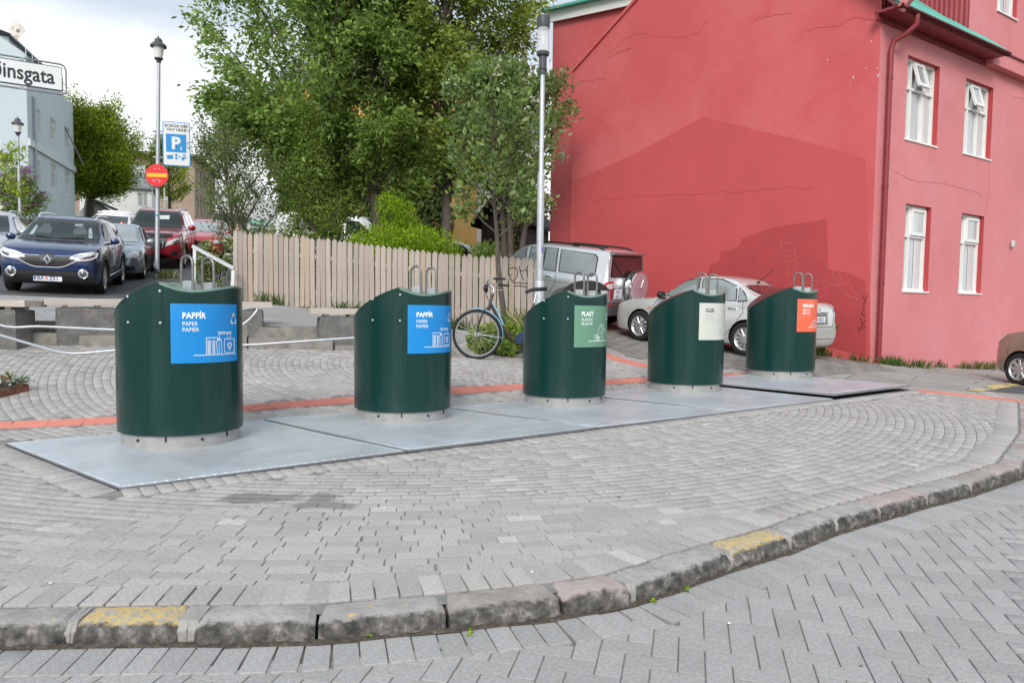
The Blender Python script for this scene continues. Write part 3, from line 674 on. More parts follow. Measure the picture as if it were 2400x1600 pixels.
def make_bin(i, P, label, col, lines, art, ink, sub):
    t = thing('waste_bin', label, 'recycling bin', P, R((2, 0, -5, -7, -7)[i]), 'recycling bins in a row')
    n = 96; b = MB(); vs = []; fs = []
    b.lathe([(BR-.03, -.06), (BR-.03, BH0+.02)], 64, caps=False)
    for a in (R(-112), R(-50)):
        b.m = 1; b.lathe([(.011, 0), (.011, .012)], 10, Matrix.Translation(on_shell(a, .055, -.03)) @ Matrix.Rotation(a, 4, 'Z') @ Matrix.Rotation(R(90), 4, 'Y')); b.box((0, 0, 0), (.012, .012, .04), Matrix.Translation(on_shell(a+.5, .07, -.027)) @ Matrix.Rotation(a+.5, 4, 'Z'))
    b.m = 0; b.build('base_ring', [CONB, DARK], t, smooth=40)
    rows = 10
    for r in range(rows+1):
        for k in range(n):
            a = 2*math.pi*k/n; u, v = BR*math.cos(a), BR*math.sin(a); z1 = bin_top(u, v); z = BH0+(z1-BH0)*r/rows; q = 1-.004*(r == 0)
            vs.append((u*q, v*q, z))
    for r in range(rows):
        for k in range(n): fs.append((r*n+k, r*n+(k+1) % n, (r+1)*n+(k+1) % n, (r+1)*n+k))
    b = MB().add(vs, fs); b.add([(x*.985, y*.985, z-.004) for x, y, z in vs[:n]]+vs[:n], [(k, n+k, n+(k+1) % n, (k+1) % n) for k in range(n)])
    b.build('shell', GRN, t, smooth=50)
    # lid: sheet over the rim, with a thin lip
    vs = []; fs = []; rr = [1.004, 1.004, .985, .9, .75, .6, .45, .3, .15]
    for j, q in enumerate(rr):
        for k in range(n):
            a = 2*math.pi*k/n; u, v = BR*math.cos(a)*q, BR*math.sin(a)*q
            uu, vv = u/max(1, q), v/max(1, q); vs.append((u, v, bin_top(min(BR, uu), vv)+(-.012, .005, .008)[min(j, 2)]))
    vs.append((0, 0, bin_top(0, 0)+.006)); m_ = len(rr)
    for j in range(m_-1):
        for k in range(n): fs.append((j*n+k, j*n+(k+1) % n, (j+1)*n+(k+1) % n, (j+1)*n+k))
    fs += [((m_-1)*n+k, (m_-1)*n+(k+1) % n, m_*n) for k in range(n)]
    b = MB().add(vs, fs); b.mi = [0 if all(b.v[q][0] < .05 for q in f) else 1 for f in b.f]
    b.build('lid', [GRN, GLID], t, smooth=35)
    # access panel with four bolts
    b = MB(); a0, a1, z0, z1 = R(-121), R(-83), .985, 1.285; na = 8; vs = []
    for o in (.0012, .0035):
        for j in range(na+1):
            for k in range(2):
                a = a0+(a1-a0)*j/na; zz = z0 if k == 0 else min(z1, bin_top(BR*math.cos(a), BR*math.sin(a))-.03); vs.append(on_shell(a, zz, o))
    k2 = (na+1)*2; fs = [(k2+2*j, k2+2*j+2, k2+2*j+3, k2+2*j+1) for j in range(na)]+[(2*j+1, k2+2*j+1, k2+2*j+3, 2*j+3) for j in range(na)]+[(2*j, 2*j+2, k2+2*j+2, k2+2*j) for j in range(na)]+[(0, k2, k2+1, 1), (2*na, 2*na+1, k2+2*na+1, k2+2*na)]
    b.add(vs, fs).build('access_panel', GRN, t, smooth=30)
    if i < 3:
        for a, z in ((R(-118), 1.215), (R(-85.5), 1.262), (R(-118), 1.01), (R(-85.5), 1.01)):
            MB().lathe([(.011, 0), (.0105, .004), (.006, .008), (0.001, .009)], 10, Matrix.Translation(on_shell(a, z, .003)) @ Matrix.Rotation(a, 4, 'Z') @ Matrix.Rotation(R(90), 4, 'Y')).build('bolt', BOLT, t, smooth=60)
    # label with its print
    b = MB(); na = 24; vs = [lab(j/na, v, .0018) for j in range(na+1) for v in (1, 0)]
    b.add(vs, [(2*j, 2*j+2, 2*j+3, 2*j+1) for j in range(na)]); st = b.build('label', STK[col], t, smooth=50)
    b = MB(); put_text(b, lines[0], .20, .245, .138, .0042); b.build('heading', ink, st)
    b = MB(); put_text(b, lines[1], .20, .368, .098, .0002); put_text(b, lines[2], .20, .468, .098, .0002); b.build('small_lettering', sub, st)
    b = MB(); recycle(b, 1.29, .27, .095); b.build('recycling_symbol', ink, st)
    b = MB(); art(b); b.build('line_drawing', sub if col != 'orange' else ink, st)
    # lifting hooks
    for hx, hy in ((.165, -.27), (.315, -.215)):
        zt = bin_top(hx, hy); d = Vector((.93, -.36, 0)); pts = []
        for sgn in (-1,):
            pts += [Vector((hx, hy, zt-.02))-d*.058, Vector((hx, hy, zt+.20))-d*.058]
        for j in range(1, 8):
            a = math.pi-math.pi*j/8; pts.append(Vector((hx, hy, zt+.21))+d*.058*math.cos(a)+Vector((0, 0, .06*math.sin(a))))
        pts += [Vector((hx, hy, zt+.20))+d*.058, Vector((hx, hy, zt-.02))+d*.058]
        h = MB().tube(pts, .0125, 10).build('lifting_hook', STEEL, t, smooth=50)
        M = Matrix.Translation((hx+.012, hy+.02, zt+.03)) @ Matrix.Rotation(math.atan2(d.y, d.x), 4, 'Z'); MB().box((0, 0, 0), (.10, .05, .075), M, .006).build('hook_bracket', GALV, h)
    return t
BINP = [(-2.86, 6.62), (-1.145, 8.06), (.64, 9.33), (2.365, 10.46), (4.12, 11.78)]
BL = [('largest dark green bin with blue PAPPÍR label, in front of the blue car', 'blue', ('PAPPÍR', 'PAPER', 'PAPIER'), art_paper, WHT, WHT),
      ('dark green bin with blue PAPPÍR label standing beside the bicycle wheel', 'blue', ('PAPPÍR', 'PAPER', 'PAPIER'), art_paper, WHT, WHT),
      ('dark green bin with pale green PLAST label', 'green', ('PLAST', 'PLASTIC', 'PLASTIK'), art_plast, WHT, WHT),
      ('dark green bin with pale grey GLER label', 'grey', ('GLER', 'GLASS', 'SZKŁO'), art_glass, INK, GREYP),
      ('dark green bin with orange MÁLMAR label', 'orange', ('MÁLMAR', 'METALS', 'METALE'), art_metal, WHT, WHT)]
for i, ((x, y), q) in enumerate(zip(BINP, BL)):
    make_bin(i, (x, y, T(x, y)+plate_top(i)), *q)
# ------------------------------------------------------------------ the red corner house
RED = mk('red render', (.59, .10, .104), .7, var=.05, vsc=.8, bump=.25, bsc=18, stain=((.65, .15, .155), .45, .42, .62, .7), stain2=((.48, .068, .075), 1.6, .58, .72, .4))
REDF = mk('red render paled by sky sheen', (.625, .205, .215), .7, var=.05, vsc=.8, bump=.25, bsc=18, stain=((.67, .26, .275), .5, .42, .62, .7), stain2=((.57, .155, .17), 1.4, .57, .72, .4))  # same red as the gable, with the sky's sheen painted in as paler pink
REDP = mk('repainted darker red patch', (.44, .06, .064), .75, var=.06, vsc=2, bump=.25, bsc=18)
REDQ = mk('older red paint', (.555, .088, .092), .75, var=.05, vsc=1.2, bump=.25, bsc=18)
REDD = mk('deep red trim', (.23, .028, .036), .45, var=.08)
REDC = mk('red corrugated cladding', (.34, .045, .055), .6, var=.12, vsc=2, stain=((.42, .08, .09), 1.5, .5, .7, .5))
TEAL = mk('green roof sheet', (.10, .42, .33), .5, var=.1, vsc=2)
WFR = mk('white window frame', (.80, .80, .78), .45, var=.04)
GLS = mk('window glass', (.05, .06, .07), .04, spec=.8, var=0, coat=1)
GLS2 = mk('window glass with pale curtain', (.42, .44, .45), .08, spec=.8, var=.25, vsc=1.5, coat=1, stretch=(4, 4, .4))
CRACK = mk('crack', (.485, .075, .08), .9, var=.1)
HO = Vector((6.91, 14.9, 0)); GD = Vector((-.579, .815, 0)); FD = Vector((.815, .579, 0))      # corner, along the gable, along the street front
GN = Vector((-.815, -.579, 0)); FN = Vector((.579, -.815, 0))
house = thing('red_house', 'red rendered corner house with white windows behind the silver cars', 'house', (HO.x, HO.y, .787))
def hg(t, z, o=0.): return HO+GD*t+GN*o+Vector((0, 0, z))
def hf(t, z, o=0.): return HO+FD*t+FN*o+Vector((0, 0, z))
# gable wall: left eave at 9.1 m, ridge at 4.55 m
def gz(t): return 8.0+t*1.08 if t < 3.1 else 8.0+3.1*1.08-(t-3.1)*.475
b = MB()
tg = [0, 1, 2, 3.1, 4.55, 6, 7.5, 9.1]; vs = []
for t in tg: vs += [hg(t, -.6), hg(t, gz(t))]
b.add(vs, [(2*i, 2*i+1, 2*i+3, 2*i+2) for i in range(len(tg)-1)])
b.add([hg(9.1, -.6), hg(9.1, gz(9.1)), hg(9.1, gz(9.1), -.35), hg(9.1, -.6, -.35)], [(0, 1, 2, 3)])
b.build('gable_wall', RED, house, world=True)
# recessed stretch of the wall beyond, with its own verge
b = MB(); vs = []
TG2 = [8.9, 10.45]
def g2z(t): return 10.42-(10.45-t)*.16
b.add([hg(5.0, -.6, -.3), hg(10.45, -.6, -.3), hg(10.45, g2z(10.45), -.3), hg(5.0, g2z(5.0), -.3)], [(3, 2, 1, 0)])
b.add([hg(10.45, -.6, -.3), hg(10.45, -.6, -6), hg(10.45, g2z(10.45), -6), hg(10.45, g2z(10.45), -.3)], [(3, 2, 1, 0)])
w2 = b.build('rear_gable_wall', RED, house, world=True)
def bar(b, p, q, w, h, up=Vector((0, 0, 1))):
    d = (q-p); l = d.length; d.normalize(); sd = d.cross(up).normalized(); u2 = sd.cross(d); M = Matrix((d, sd, u2)).transposed().to_4x4(); M.translation = (p+q)/2
    b.box((0, 0, 0), (l, w, h), M)
b = MB(); bar(b, hg(10.6, g2z(10.6)+.02, -.2), hg(4.8, g2z(4.8)+.02, -.2), .06, .30); b.build('bargeboard', WFR, house, world=True)
b = MB(); bar(b, hg(10.75, g2z(10.75)+.21, -2.2), hg(4.8, g2z(4.8)+.21, -2.2), 4.4, .07); b.build('roof_edge', TEAL, house, world=True)
b = MB(); bar(b, hg(9.18, gz(9.1)-.02, .03), hg(3.1, gz(3.1)+.03, .03), .045, .08); b.build('verge_trim', RED, house, world=True)
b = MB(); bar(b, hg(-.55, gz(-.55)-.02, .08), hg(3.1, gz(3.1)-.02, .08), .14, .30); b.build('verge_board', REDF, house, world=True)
b = MB(); bar(b, hg(-.58, gz(-.58)+.14, .07), hg(3.1, gz(3.1)+.14, .07), .18, .02); b.build('verge_flashing', WFR, house, world=True)
# paint patches, a few millimetres of paint over the old coat
def patch(name, pts, m, o=.004):
    vs, _, fs, *_ = delaunay_2d_cdt([Vector(p) for p in pts], [], [list(range(len(pts)))], 1, 1e-5)
    b = MB(); b.add([hg(v[0], v[1], o) for v in vs], [tuple(f) for f in fs]); return b.build(name, m, house, world=True)
def gpt(px, py):
    """gable coordinates of a picture point"""
    v = ray(px, py); t = (HO-CAMP).dot(GN)/v.dot(GN); p = CAMP+v*t; return ((p-HO).dot(GD), p.z)
_ = [(1345,425),(1480,365),(1649,274),(1780,306),(1900,335),(2028,372),(2040,700),(2040,840),(1345,640)]
patch('older_paint_area', [gpt(*p) for p in _], REDQ, .003)
_ = [(1660,640),(1665,620),(1685,612),(1690,590),(1715,585),(1735,575),(1738,560),(1775,545),(1830,530),(1870,524),(1905,520),(1938,512),(1941,630),(1990,640),(2030,660),(2030,835),(1900,800),(1640,700)]
patch('repainted_patch', [gpt(*p) for p in _], REDP, .006)
def cracks():
    b = MB()
    L_ = [[(1425,125),(1450,110),(1470,88),(1500,78),(1540,85),(1600,88),(1640,75),(1655,50),(1660,48)], [(1765,50),(1790,40),(1830,35),(1860,30)], [(1415,140),(1480,112),(1440,122)], [(1380,470),(1500,462),(1650,452),(1720,450),(1850,440),(1930,440)], [(1340,213),(1360,190),(1440,182)], [(1330,190),(1345,205),(1342,213)], [(1890,70),(1960,62),(2010,40),(2060,55)]]
    for l in L_:
        P = [gpt(*p) for p in l]; Q = []
        for (x0, y0), (x1, y1) in zip(P[:-1], P[1:]):
            n = 5
            for i in range(n): Q.append((x0+(x1-x0)*i/n+random.gauss(0, .02), y0+(y1-y0)*i/n+random.gauss(0, .018)))
        vs, fs = strip2(Q, .007); b.add([hg(x, z, .008) for x, z in vs], fs)
    _q = b.build('wall_cracks', CRACK, house, world=True); _q['kind'] = 'stuff'
cracks()
def chalk():
    b = MB(); b2 = MB()
    LC = [[(1835,600),(1828,585),(1832,570),(1850,568),(1862,580),(1866,600),(1866,640)],[(1835,600),(1845,620),(1848,650)],[(1838,590),(1858,585)],[(1840,600),(1862,597)],[(1845,612),(1864,610)],
          [(1890,665),(1925,656),(1960,670),(1990,660),(2000,680),(2010,690)],[(1900,675),(1915,700)],[(1950,640),(1960,630),(1972,650),(1965,668),(1950,640)],[(1980,690),(2010,700),(2000,720)],[(1930,660),(1938,690)],[(1975,740),(2005,735)]]
    for l in LC:
        vs, fs = strip2([gpt(*p) for p in l], .012); b.add([hg(x, z, .009) for x, z in vs], fs)
    _q = b.build('chalk_scribble', mk('chalk', (.56, .125, .125), .9, var=.3, vsc=30), house, world=True); _q['kind'] = 'stuff'
    LB = [[(2022,695),(2030,705),(2024,715)],[(2026,720),(2020,735),(2028,740)],[(2016,745),(2022,755),(2018,770),(2030,765)],[(2030,700),(2034,690)],[(2012,765),(2016,778)],[(2022,760),(2029,752)]]
    for l in LB:
        vs, fs = strip2([gpt(*p) for p in l], .012); b2.add([hg(x, z, .011) for x, z in vs], fs)
    b2.build('black_scribble', mk('black marker', (.06, .012, .014), .8, var=.2), house, world=True)
    b3 = MB()
    for (x, y) in [(2033,54),(2043,97),(1940,141),(2001,182),(1994,193),(2059,178),(2030,160),(2056,160)]:
        t, z = gpt(x, y); r = random.uniform(.012, .03); b3.add([hg(t+r*math.cos(a)*random.uniform(.5, 1), z+r*1.4*math.sin(a)*random.uniform(.5, 1), .008) for a in np.linspace(0, 6.28, 8)[:-1]], [tuple(range(7))])
    _q = b3.build('paint_chip', mk('pale plaster', (.62, .5, .48), .9), house, world=True); _q['kind'] = 'stuff'
chalk()
# street front with window openings
def fpt(px, py):
    v = ray(px, py); t = (HO-CAMP).dot(FN)/v.dot(FN); p = CAMP+v*t; return ((p-HO).dot(FD), p.z)
def fw(xa, xb, ym, xt, yt, xl, yl, n): return (fpt(xa, ym)[0], fpt(xb, ym)[0], fpt(xl, yl)[1], fpt(xt, yt)[1], n)
WINS = [fw(2124, 2200, 235, 2165, 143, 2155, 334, 3),fw(2260, 2325, 285, 2300, 196, 2290, 367, 3),fw(2119, 2179, 580, 2155, 482, 2150, 683, 2),fw(2250, 2303, 595, 2280, 503, 2275, 687, 2),(4.75,5.75,8.55,10.3,2),(7.0,8.1,5.34,7.02,3),(7.3,8.4,2.2,4.02,2),(6.9,7.9,8.55,10.3,2)]
REC = .14
def front_wall(t0, t1, z0, z1, wins, m, name, o=0.):
    ts = sorted({t0, t1, *[w[0] for w in wins], *[w[1] for w in wins]}); zs = sorted({z0, z1, *[w[2] for w in wins], *[w[3] for w in wins]})
    b = MB()
    for a, c in zip(ts[:-1], ts[1:]):
        for d, e in zip(zs[:-1], zs[1:]):
            if any(w[0] <= (a+c)/2 <= w[1] and w[2] <= (d+e)/2 <= w[3] for w in wins): continue
            b.add([hf(a, d, o), hf(c, d, o), hf(c, e, o), hf(a, e, o)], [(0, 1, 2, 3)])
    b.m = 1
    for (a, c, d, e, _) in wins:
        for p, q in (((a, d), (a, e)), ((a, e), (c, e)), ((c, e), (c, d)), ((c, d), (a, d))):
            b.add([hf(*p, o), hf(*q, o), hf(*q, o-REC), hf(*p, o-REC)], [(0, 1, 2, 3)])
    b.build(name, [m, REDP], house, world=True)
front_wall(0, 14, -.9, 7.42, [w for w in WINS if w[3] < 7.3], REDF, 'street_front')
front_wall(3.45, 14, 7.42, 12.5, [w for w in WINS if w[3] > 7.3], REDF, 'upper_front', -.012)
def window(a, c, d, e, n):
    M = Matrix((FD, -FN, Vector((0, 0, 1)))).transposed().to_4x4(); M.translation = hf(a, d, -REC)
    w, h = c-a, e-d; fr = .055; b = MB(); y = 0
    def fb(x0, x1, z0, z1, dp=.07): b.box(((x0+x1)/2, y, (z0+z1)/2), (x1-x0, dp, z1-z0), M)
    fb(0, w, 0, fr, .10); fb(0, w, h-fr, h); fb(0, fr, fr, h-fr); fb(w-fr, w, fr, h-fr)
    tr = h*.63; fb(fr, w-fr, tr, tr+fr*.9, .066)
    xs = [w*.27, w*.62] if n == 3 else [w*.34]
    for x in xs: fb(x, x+fr*.8, fr, h-fr, .06)
    f = b.build('window', WFR, house, world=True)
    gl = MB(); gl.add([M @ Vector(p) for p in ((fr, .02, fr), (w-fr, .02, fr), (w-fr, .02, h-fr), (fr, .02, h-fr))], [(0, 1, 2, 3)]); g = gl.build('pane', GLS2, f, world=True)
    cu = MB()
    for k, x0 in enumerate((fr+.02, w*.66)):
        x1 = x0+w*(.16 if k == 0 else .2); n2 = 8
        vs = []
        for j in range(n2+1):
            xx = x0+(x1-x0)*j/n2; vs += [M @ Vector((xx, .012, fr+.01)), M @ Vector((xx, .012, h-fr-.01))]
        cu.add(vs, [(2*j, 2*j+2, 2*j+3, 2*j+1) for j in range(n2)])
    cu.build('curtain', mk('pale curtain seen through glass', (.66, .66, .67), .15, coat=1, var=.15, vsc=9, stretch=(6, 6, .2)), f, world=True)
    if n == 3 or d < 3:       # top hung vent, standing a little open
        x0, x1 = (xs[0]+fr*.8, xs[-1]) if n == 3 else (xs[0]+fr*.8, w-fr); v = MB(); ang = R(16) if n == 3 else 0
        Mv = M @ Matrix.Translation((0, -.045, h-fr)) @ Matrix.Rotation(-ang, 4, 'X'); hh = h-fr-tr-fr*.9; vf = .06
        for (p0, p1, q0, q1) in ((x0, x1, -vf, 0), (x0, x1, -hh, -hh+vf), (x0, x0+vf, -hh+vf, -vf), (x1-vf, x1, -hh+vf, -vf)): v.box(((p0+p1)/2, 0, (q0+q1)/2), (p1-p0, .05, q1-q0), Mv)
        vo = v.build('vent', WFR, f, world=True)
        MB().add([Mv @ Vector(p) for p in ((x0+vf, 0, -hh+vf), (x1-vf, 0, -hh+vf), (x1-vf, 0, -vf), (x0+vf, 0, -vf))], [(0, 1, 2, 3)])
        g = MB().add([Mv @ Vector(p) for p in ((x0+vf, 0, -hh+vf), (x1-vf, 0, -hh+vf), (x1-vf, 0, -vf), (x0+vf, 0, -vf))], [(0, 1, 2, 3)]).build('vent_pane', GLS2, f, world=True)
    s = MB(); s.box((w/2, -REC/2, -.012), (w+.03, REC+.05, .03), M); s.build('sill', WFR, f, world=True)
for w in WINS: window(*w)
# eaves: roof strip, soffit, gutter, downpipe, cornice band
b = MB(); sl_ = .89; b.add([hf(-.28, 7.44, .42), hf(3.6, 7.44, .42), hf(3.6, 7.44+.42*sl_+sl_*4, -4), hf(-.28, 7.44+.42*sl_+sl_*4, -4), hf(-.28, 7.41, .42), hf(3.6, 7.41, .42)], [(0, 1, 2, 3), (4, 5, 1, 0)])
vs = []; nr = 56
for j in range(nr+1):
    t = -.28+4.6*j/nr; zz = .012*(j % 2); vs += [hf(t, 7.455+zz, .44), hf(t, 7.455+zz+sl_*.62, -.18), hf(t, 7.435+zz, .44)]
b.add(vs, [(3*j, 3*j+3, 3*j+4, 3*j+1) for j in range(nr)]+[(3*j+2, 3*j+5, 3*j+3, 3*j) for j in range(nr)])
b.build('roof', TEAL, house, world=True)
b = MB(); bar(b, hf(-.22, 7.36, .2), hf(4.25, 7.36, .2), .42, .05, Vector((0, 0, 1))); bar(b, hf(-.22, 7.29, .03), hf(4.25, 7.29, .03), .05, .12); b.build('soffit', REDD, house, world=True)
b = MB()
Mg = Matrix((FD, FN, Vector((0, 0, 1)))).transposed().to_4x4(); Mg.translation = hf(0, 7.39, .46)
vs = []; ns = 8
for x in (-.25, 4.3):
    for j in range(ns+1):
        a = math.pi+math.pi*j/ns; vs.append(Mg @ Vector((x, .065*math.cos(a), .07*math.sin(a))))
b.add(vs, [(j, j+1, ns+2+j, ns+1+j) for j in range(ns)]+[(j+1, j, ns+1+j, ns+2+j) for j in range(ns)]); b.build('gutter', REDD, house, world=True, smooth=60)
P = [hf(.42, 7.34, .46), hf(.42, 7.16, .46), hf(.36, 7.02, .30), hf(.27, 6.92, .12), hf(.24, 6.75, .085), hf(.24, 4.2, .085), hf(.24, 2.0, .085), hf(.24, .62, .085)]
b = MB().tube(P, .052, 12); 
for z in (6.2, 4.15, 2.3): b.tube([hf(.24, z, .085), hf(.24, z+.05, .085)], .06, 12)
b.build('downpipe', REDD, house, world=True, smooth=50)
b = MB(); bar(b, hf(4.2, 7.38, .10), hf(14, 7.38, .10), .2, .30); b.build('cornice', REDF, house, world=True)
b = MB(); bar(b, hf(4.2, 7.545, .11), hf(14, 7.545, .11), .26, .03); b.build('cornice_cap', REDD, house, world=True)
# corrugated side of the upper storey
b = MB(); vs = []; n = 90
for j in range(n+1):
    s = -3.2*j/n; o = .012*math.sin(j*math.pi/1.5); p = hf(3.45+o, 0, s); vs += [Vector((p.x, p.y, 7.3)), Vector((p.x, p.y, 13))]
b.add(vs, [(2*j, 2*j+1, 2*j+3, 2*j+2) for j in range(n)]); b.build('corrugated_side', REDC, house, world=True)
# little wall lamp, cable and crack lines on the front
b = MB(); p = hf(6.0, 3.42, .05); b.lathe([(.03, -.09), (.05, -.07), (.05, .05), (.03, .08)], 12, Matrix.Translation(p)); b.build('wall_lamp', mk('grey wall lamp', (.45, .45, .44), .4), house, world=True, smooth=40)
b = MB()
for l in [[(2340,85),(2352,140),(2350,170),(2332,207)],[(2320,376),(2318,440),(2309,505)],[(2368,30),(2366,140)],[(2095,400),(2130,420),(2150,425),(2210,430),(2290,450),(2300,460)],[(2372,228),(2400,232)]]:
    vs, fs = strip2([fpt(*p) for p in l], .008); b.add([hf(x, z, .006) for x, z in vs], fs)
_q = b.build('front_cracks', mk('crack in street front', (.545, .165, .175), .9), house, world=True); _q['kind'] = 'stuff'
# satellite of broken enamel shield on the rear wall
b = MB(); t, z = gpt(1301, 366)
b.add([hg(t+x, z+y, -.285) for x, y in ((-.1, .16), (.0, .18), (.1, .15), (.09, -.02), (0, -.19), (-.08, -.04))], [(0, 1, 2, 3, 4, 5)]); b.build('shield_plaque', mk('chipped enamel', (.45, .42, .40), .5, stain=((.1, .09, .09), 9, .5, .6, .8)), house, world=True)
# ------------------------------------------------------------------ steps and stone seats
STN = [mk('dark basalt block', (.15, .145, .138), .9, var=.3, vsc=5, bump=.8, bsc=26, stain=((.30, .29, .28), 16, .60, .70, .7), stain2=((.17, .155, .14), 3, .5, .75, .6)),
       mk('brown grey step stone', (.26, .24, .215), .9, var=.22, vsc=4, bump=.7, bsc=26, stain=((.10, .09, .08), 5, .5, .7, .6))]
WOOD = mk('weathered seat timber', (.47, .415, .37), .75, var=.18, vsc=4, stretch=(1, 14, 14), bump=.2, bsc=20, ob=.08)
def rough_block(name, M, d, mat, parent, amp=.012, res=.09, r=.02):
    """hewn stone: box of size d with rounded, uneven faces; the origin is the middle of its base"""
    n = [max(2, int(x/res)) for x in d]; bm = bmesh.new(); cache = {}; sd = random.uniform(0, 50)
    def vert(p):
        k = tuple(round(q, 5) for q in p)
        if k not in cache:
            x, y, z = p
            c = Vector((max(-d[0]/2+r, min(d[0]/2-r, x)), max(-d[1]/2+r, min(d[1]/2-r, y)), max(r, min(d[2]-r, z)))); o = Vector(p)-c
            q = c+(o.normalized()*r if o.length > 1e-6 else o); g = Vector((x*3.1+sd, y*3.1, z*3.1))
            nn = mnoise.noise_vector(g)*amp+mnoise.noise_vector(g*3.3)*amp*.5
            cache[k] = bm.verts.new(M @ (q+nn))
        return cache[k]
    for ax in range(3):
        a, b = [(1, 2), (0, 2), (0, 1)][ax]
        for side in (0, 1):
            for i in range(n[a]):
                for j in range(n[b]):
                    q = []
                    for di, dj in ((0, 0), (1, 0), (1, 1), (0, 1)):
                        p = [0, 0, 0]; p[ax] = (d[ax] if side else 0)-(d[ax]/2 if ax < 2 else 0); p[a] = d[a]*(i+di)/n[a]-(d[a]/2 if a < 2 else 0); p[b] = d[b]*(j+dj)/n[b]-(d[b]/2 if b < 2 else 0); q.append(vert(p))
                    if side ^ (ax == 1): pass
                    else: q.reverse()
                    try: bm.faces.new(q)
                    except ValueError: pass
    bmesh.ops.recalc_face_normals(bm, faces=bm.faces); me = bpy.data.meshes.new(name); bm.to_mesh(me); bm.free(); me.materials.append(mat)
    me.polygons.foreach_set('use_smooth', [True]*len(me.polygons)); me.set_sharp_from_angle(angle=R(50)); return link(name, me, parent)
steps = thing('stone_steps', 'two low brown stone steps running between the stone seats', 'steps', onT(-3.6, 11.2))
def wall_pt(s):
    P = [Vector(p) for p in WALL]; L_ = 0
    for a, b in zip(P[:-1], P[1:]):
        l = (b-a).length
        if s <= L_+l or b is P[-1]: t = (b-a)/l; return a+t*(s-L_), t
        L_ += l
WL = sum((Vector(b)-Vector(a)).length for a, b in zip(WALL[:-1], WALL[1:]))
inv0 = basis_of(steps).inverted()
s = .4
while s < WL-.05:
    ln = min(random.uniform(1.0, 1.5), WL-s)
    p, t = wall_pt(s+ln/2); nrm = Vector((-t.y, t.x)); zl = float(TL(p.x-nrm.x*.5, p.y-nrm.y*.5)); zu = float(TU(p.x, p.y+.1)); h = max(.05, zu-zl)
    for k, (off, top) in enumerate(((-.15, zl+h*.55), (.18, zu+.006))):
        c = p+nrm*off; M = Matrix.Translation((c.x, c.y, zl-.15)) @ Matrix.Rotation(math.atan2(t.y, t.x), 4, 'Z')
        rough_block('step_stone', inv0 @ M, (ln-.012, .38, top-zl+.15), STN[1], steps, .008, .11)
    s += ln
def seat(name_label, c, ang, ln, parent_z=None, h=.47, dep=.46, over=.12, stones=((0, 1),)):
    z = float(TL(c[0], c[1])); t = thing('stone_bench', name_label, 'bench', (c[0], c[1], z), ang, 'stone seats with timber tops')
    for a, b in stones:
        rough_block('stone_block', Matrix.Translation((-ln/2+ln*(a+b)/2, 0, -.12)), (ln*(b-a)-.015, dep, h+.12), STN[0], t, .016, .08, .03)
    for k in range(4):
        MB().box((0, -dep/2-.02+.06+k*.128, h+.075), (ln+2*over, .118, .085), None, .004).build('seat_slat', WOOD, t)
    for x in (-ln/2+.12, 0, ln/2-.12): MB().box((x, .0, h+.017), (.07, dep-.05, .03)).build('bearer', WOOD, t)
    return t
# the four seats stand on the lower level in front of the steps
def seat_at(label, px0, px1, pyb, back, **k):
    a = gp(px0, pyb[0]); b = gp(px1, pyb[1]); d = (b-a).xy; ang = math.atan2(d.y, d.x); n = Vector((-math.sin(ang), math.cos(ang))); c = (a+b).xy/2+n*back
    seat(label, (c.x, c.y), ang, d.length, **k)
seat_at('stone seat by the rusty planter, timber top cut by the picture edge', -70, 40, (812, 821), .23)
seat_at('stone seat beneath the blue car, timber slats showing their cut ends', 130, 330, (810, 806), .23, stones=((0, .72), (.72, 1)))
seat_at('stone seat half hidden by the nearest bin, beside the bent railing', 480, 618, (801, 803), .23)
seat_at('stone seat whose end is hidden by the second PAPPÍR bin', 747, 900, (818, 822), .23)
# ------------------------------------------------------------------ bent tube railing
TUB = mk('galvanised tube', (.47, .50, .52), .35, metal=.55, var=.1, vsc=10)
def rail(name, label, pts, r, legs, cat='railing'):
    P = [at(*p) for p in pts]; base = P[0]; t = thing(name, label, cat, onT(base.x, base.y))
    Q = []
    for i, p in enumerate(P):                                  # soften the bends
        if 0 < i < len(P)-1:
            a, b = P[i-1], P[i+1]
            for f in (.0, .25, .5, .75, 1):
                w = min(.18, (a-p).length/2, (b-p).length/2); s0 = p+(a-p).normalized()*w; s1 = p+(b-p).normalized()*w
                Q.append(s0*(1-f)**2+p*2*f*(1-f)+s1*f*f)
        else: Q.append(p)
    MB().tube(Q, r, 10).build('tube', TUB, t, world=True, smooth=60)
    for (px, py, d) in legs:
        p = at(px, py, d); g = onT(p.x, p.y, -.05); MB().tube([p, g], r, 10).build('leg', TUB, t, world=True, smooth=60)
rail('tube_railing', 'low bent galvanised tube railing passing behind the nearest bin, dipping to the paving', [(-60, 768, 9.3), (157, 831, 9.1), (268, 821, 9.2), (430, 812, 9.5), (592, 808, 9.7), (850, 790, 10.0)], .0165, [(400, 814, 9.45)])
rail('tube_railing', 'upper bent galvanised tube railing ending in a loop beside the nearest bin', [(-60, 744, 9.7), (25, 769, 9.7), (80, 764, 9.75), (268, 773, 9.8), (540, 775, 9.9), (577, 757, 9.95), (614, 716, 10.0), (430, 752, 10.3)], .0165, [(420, 774, 9.85)])
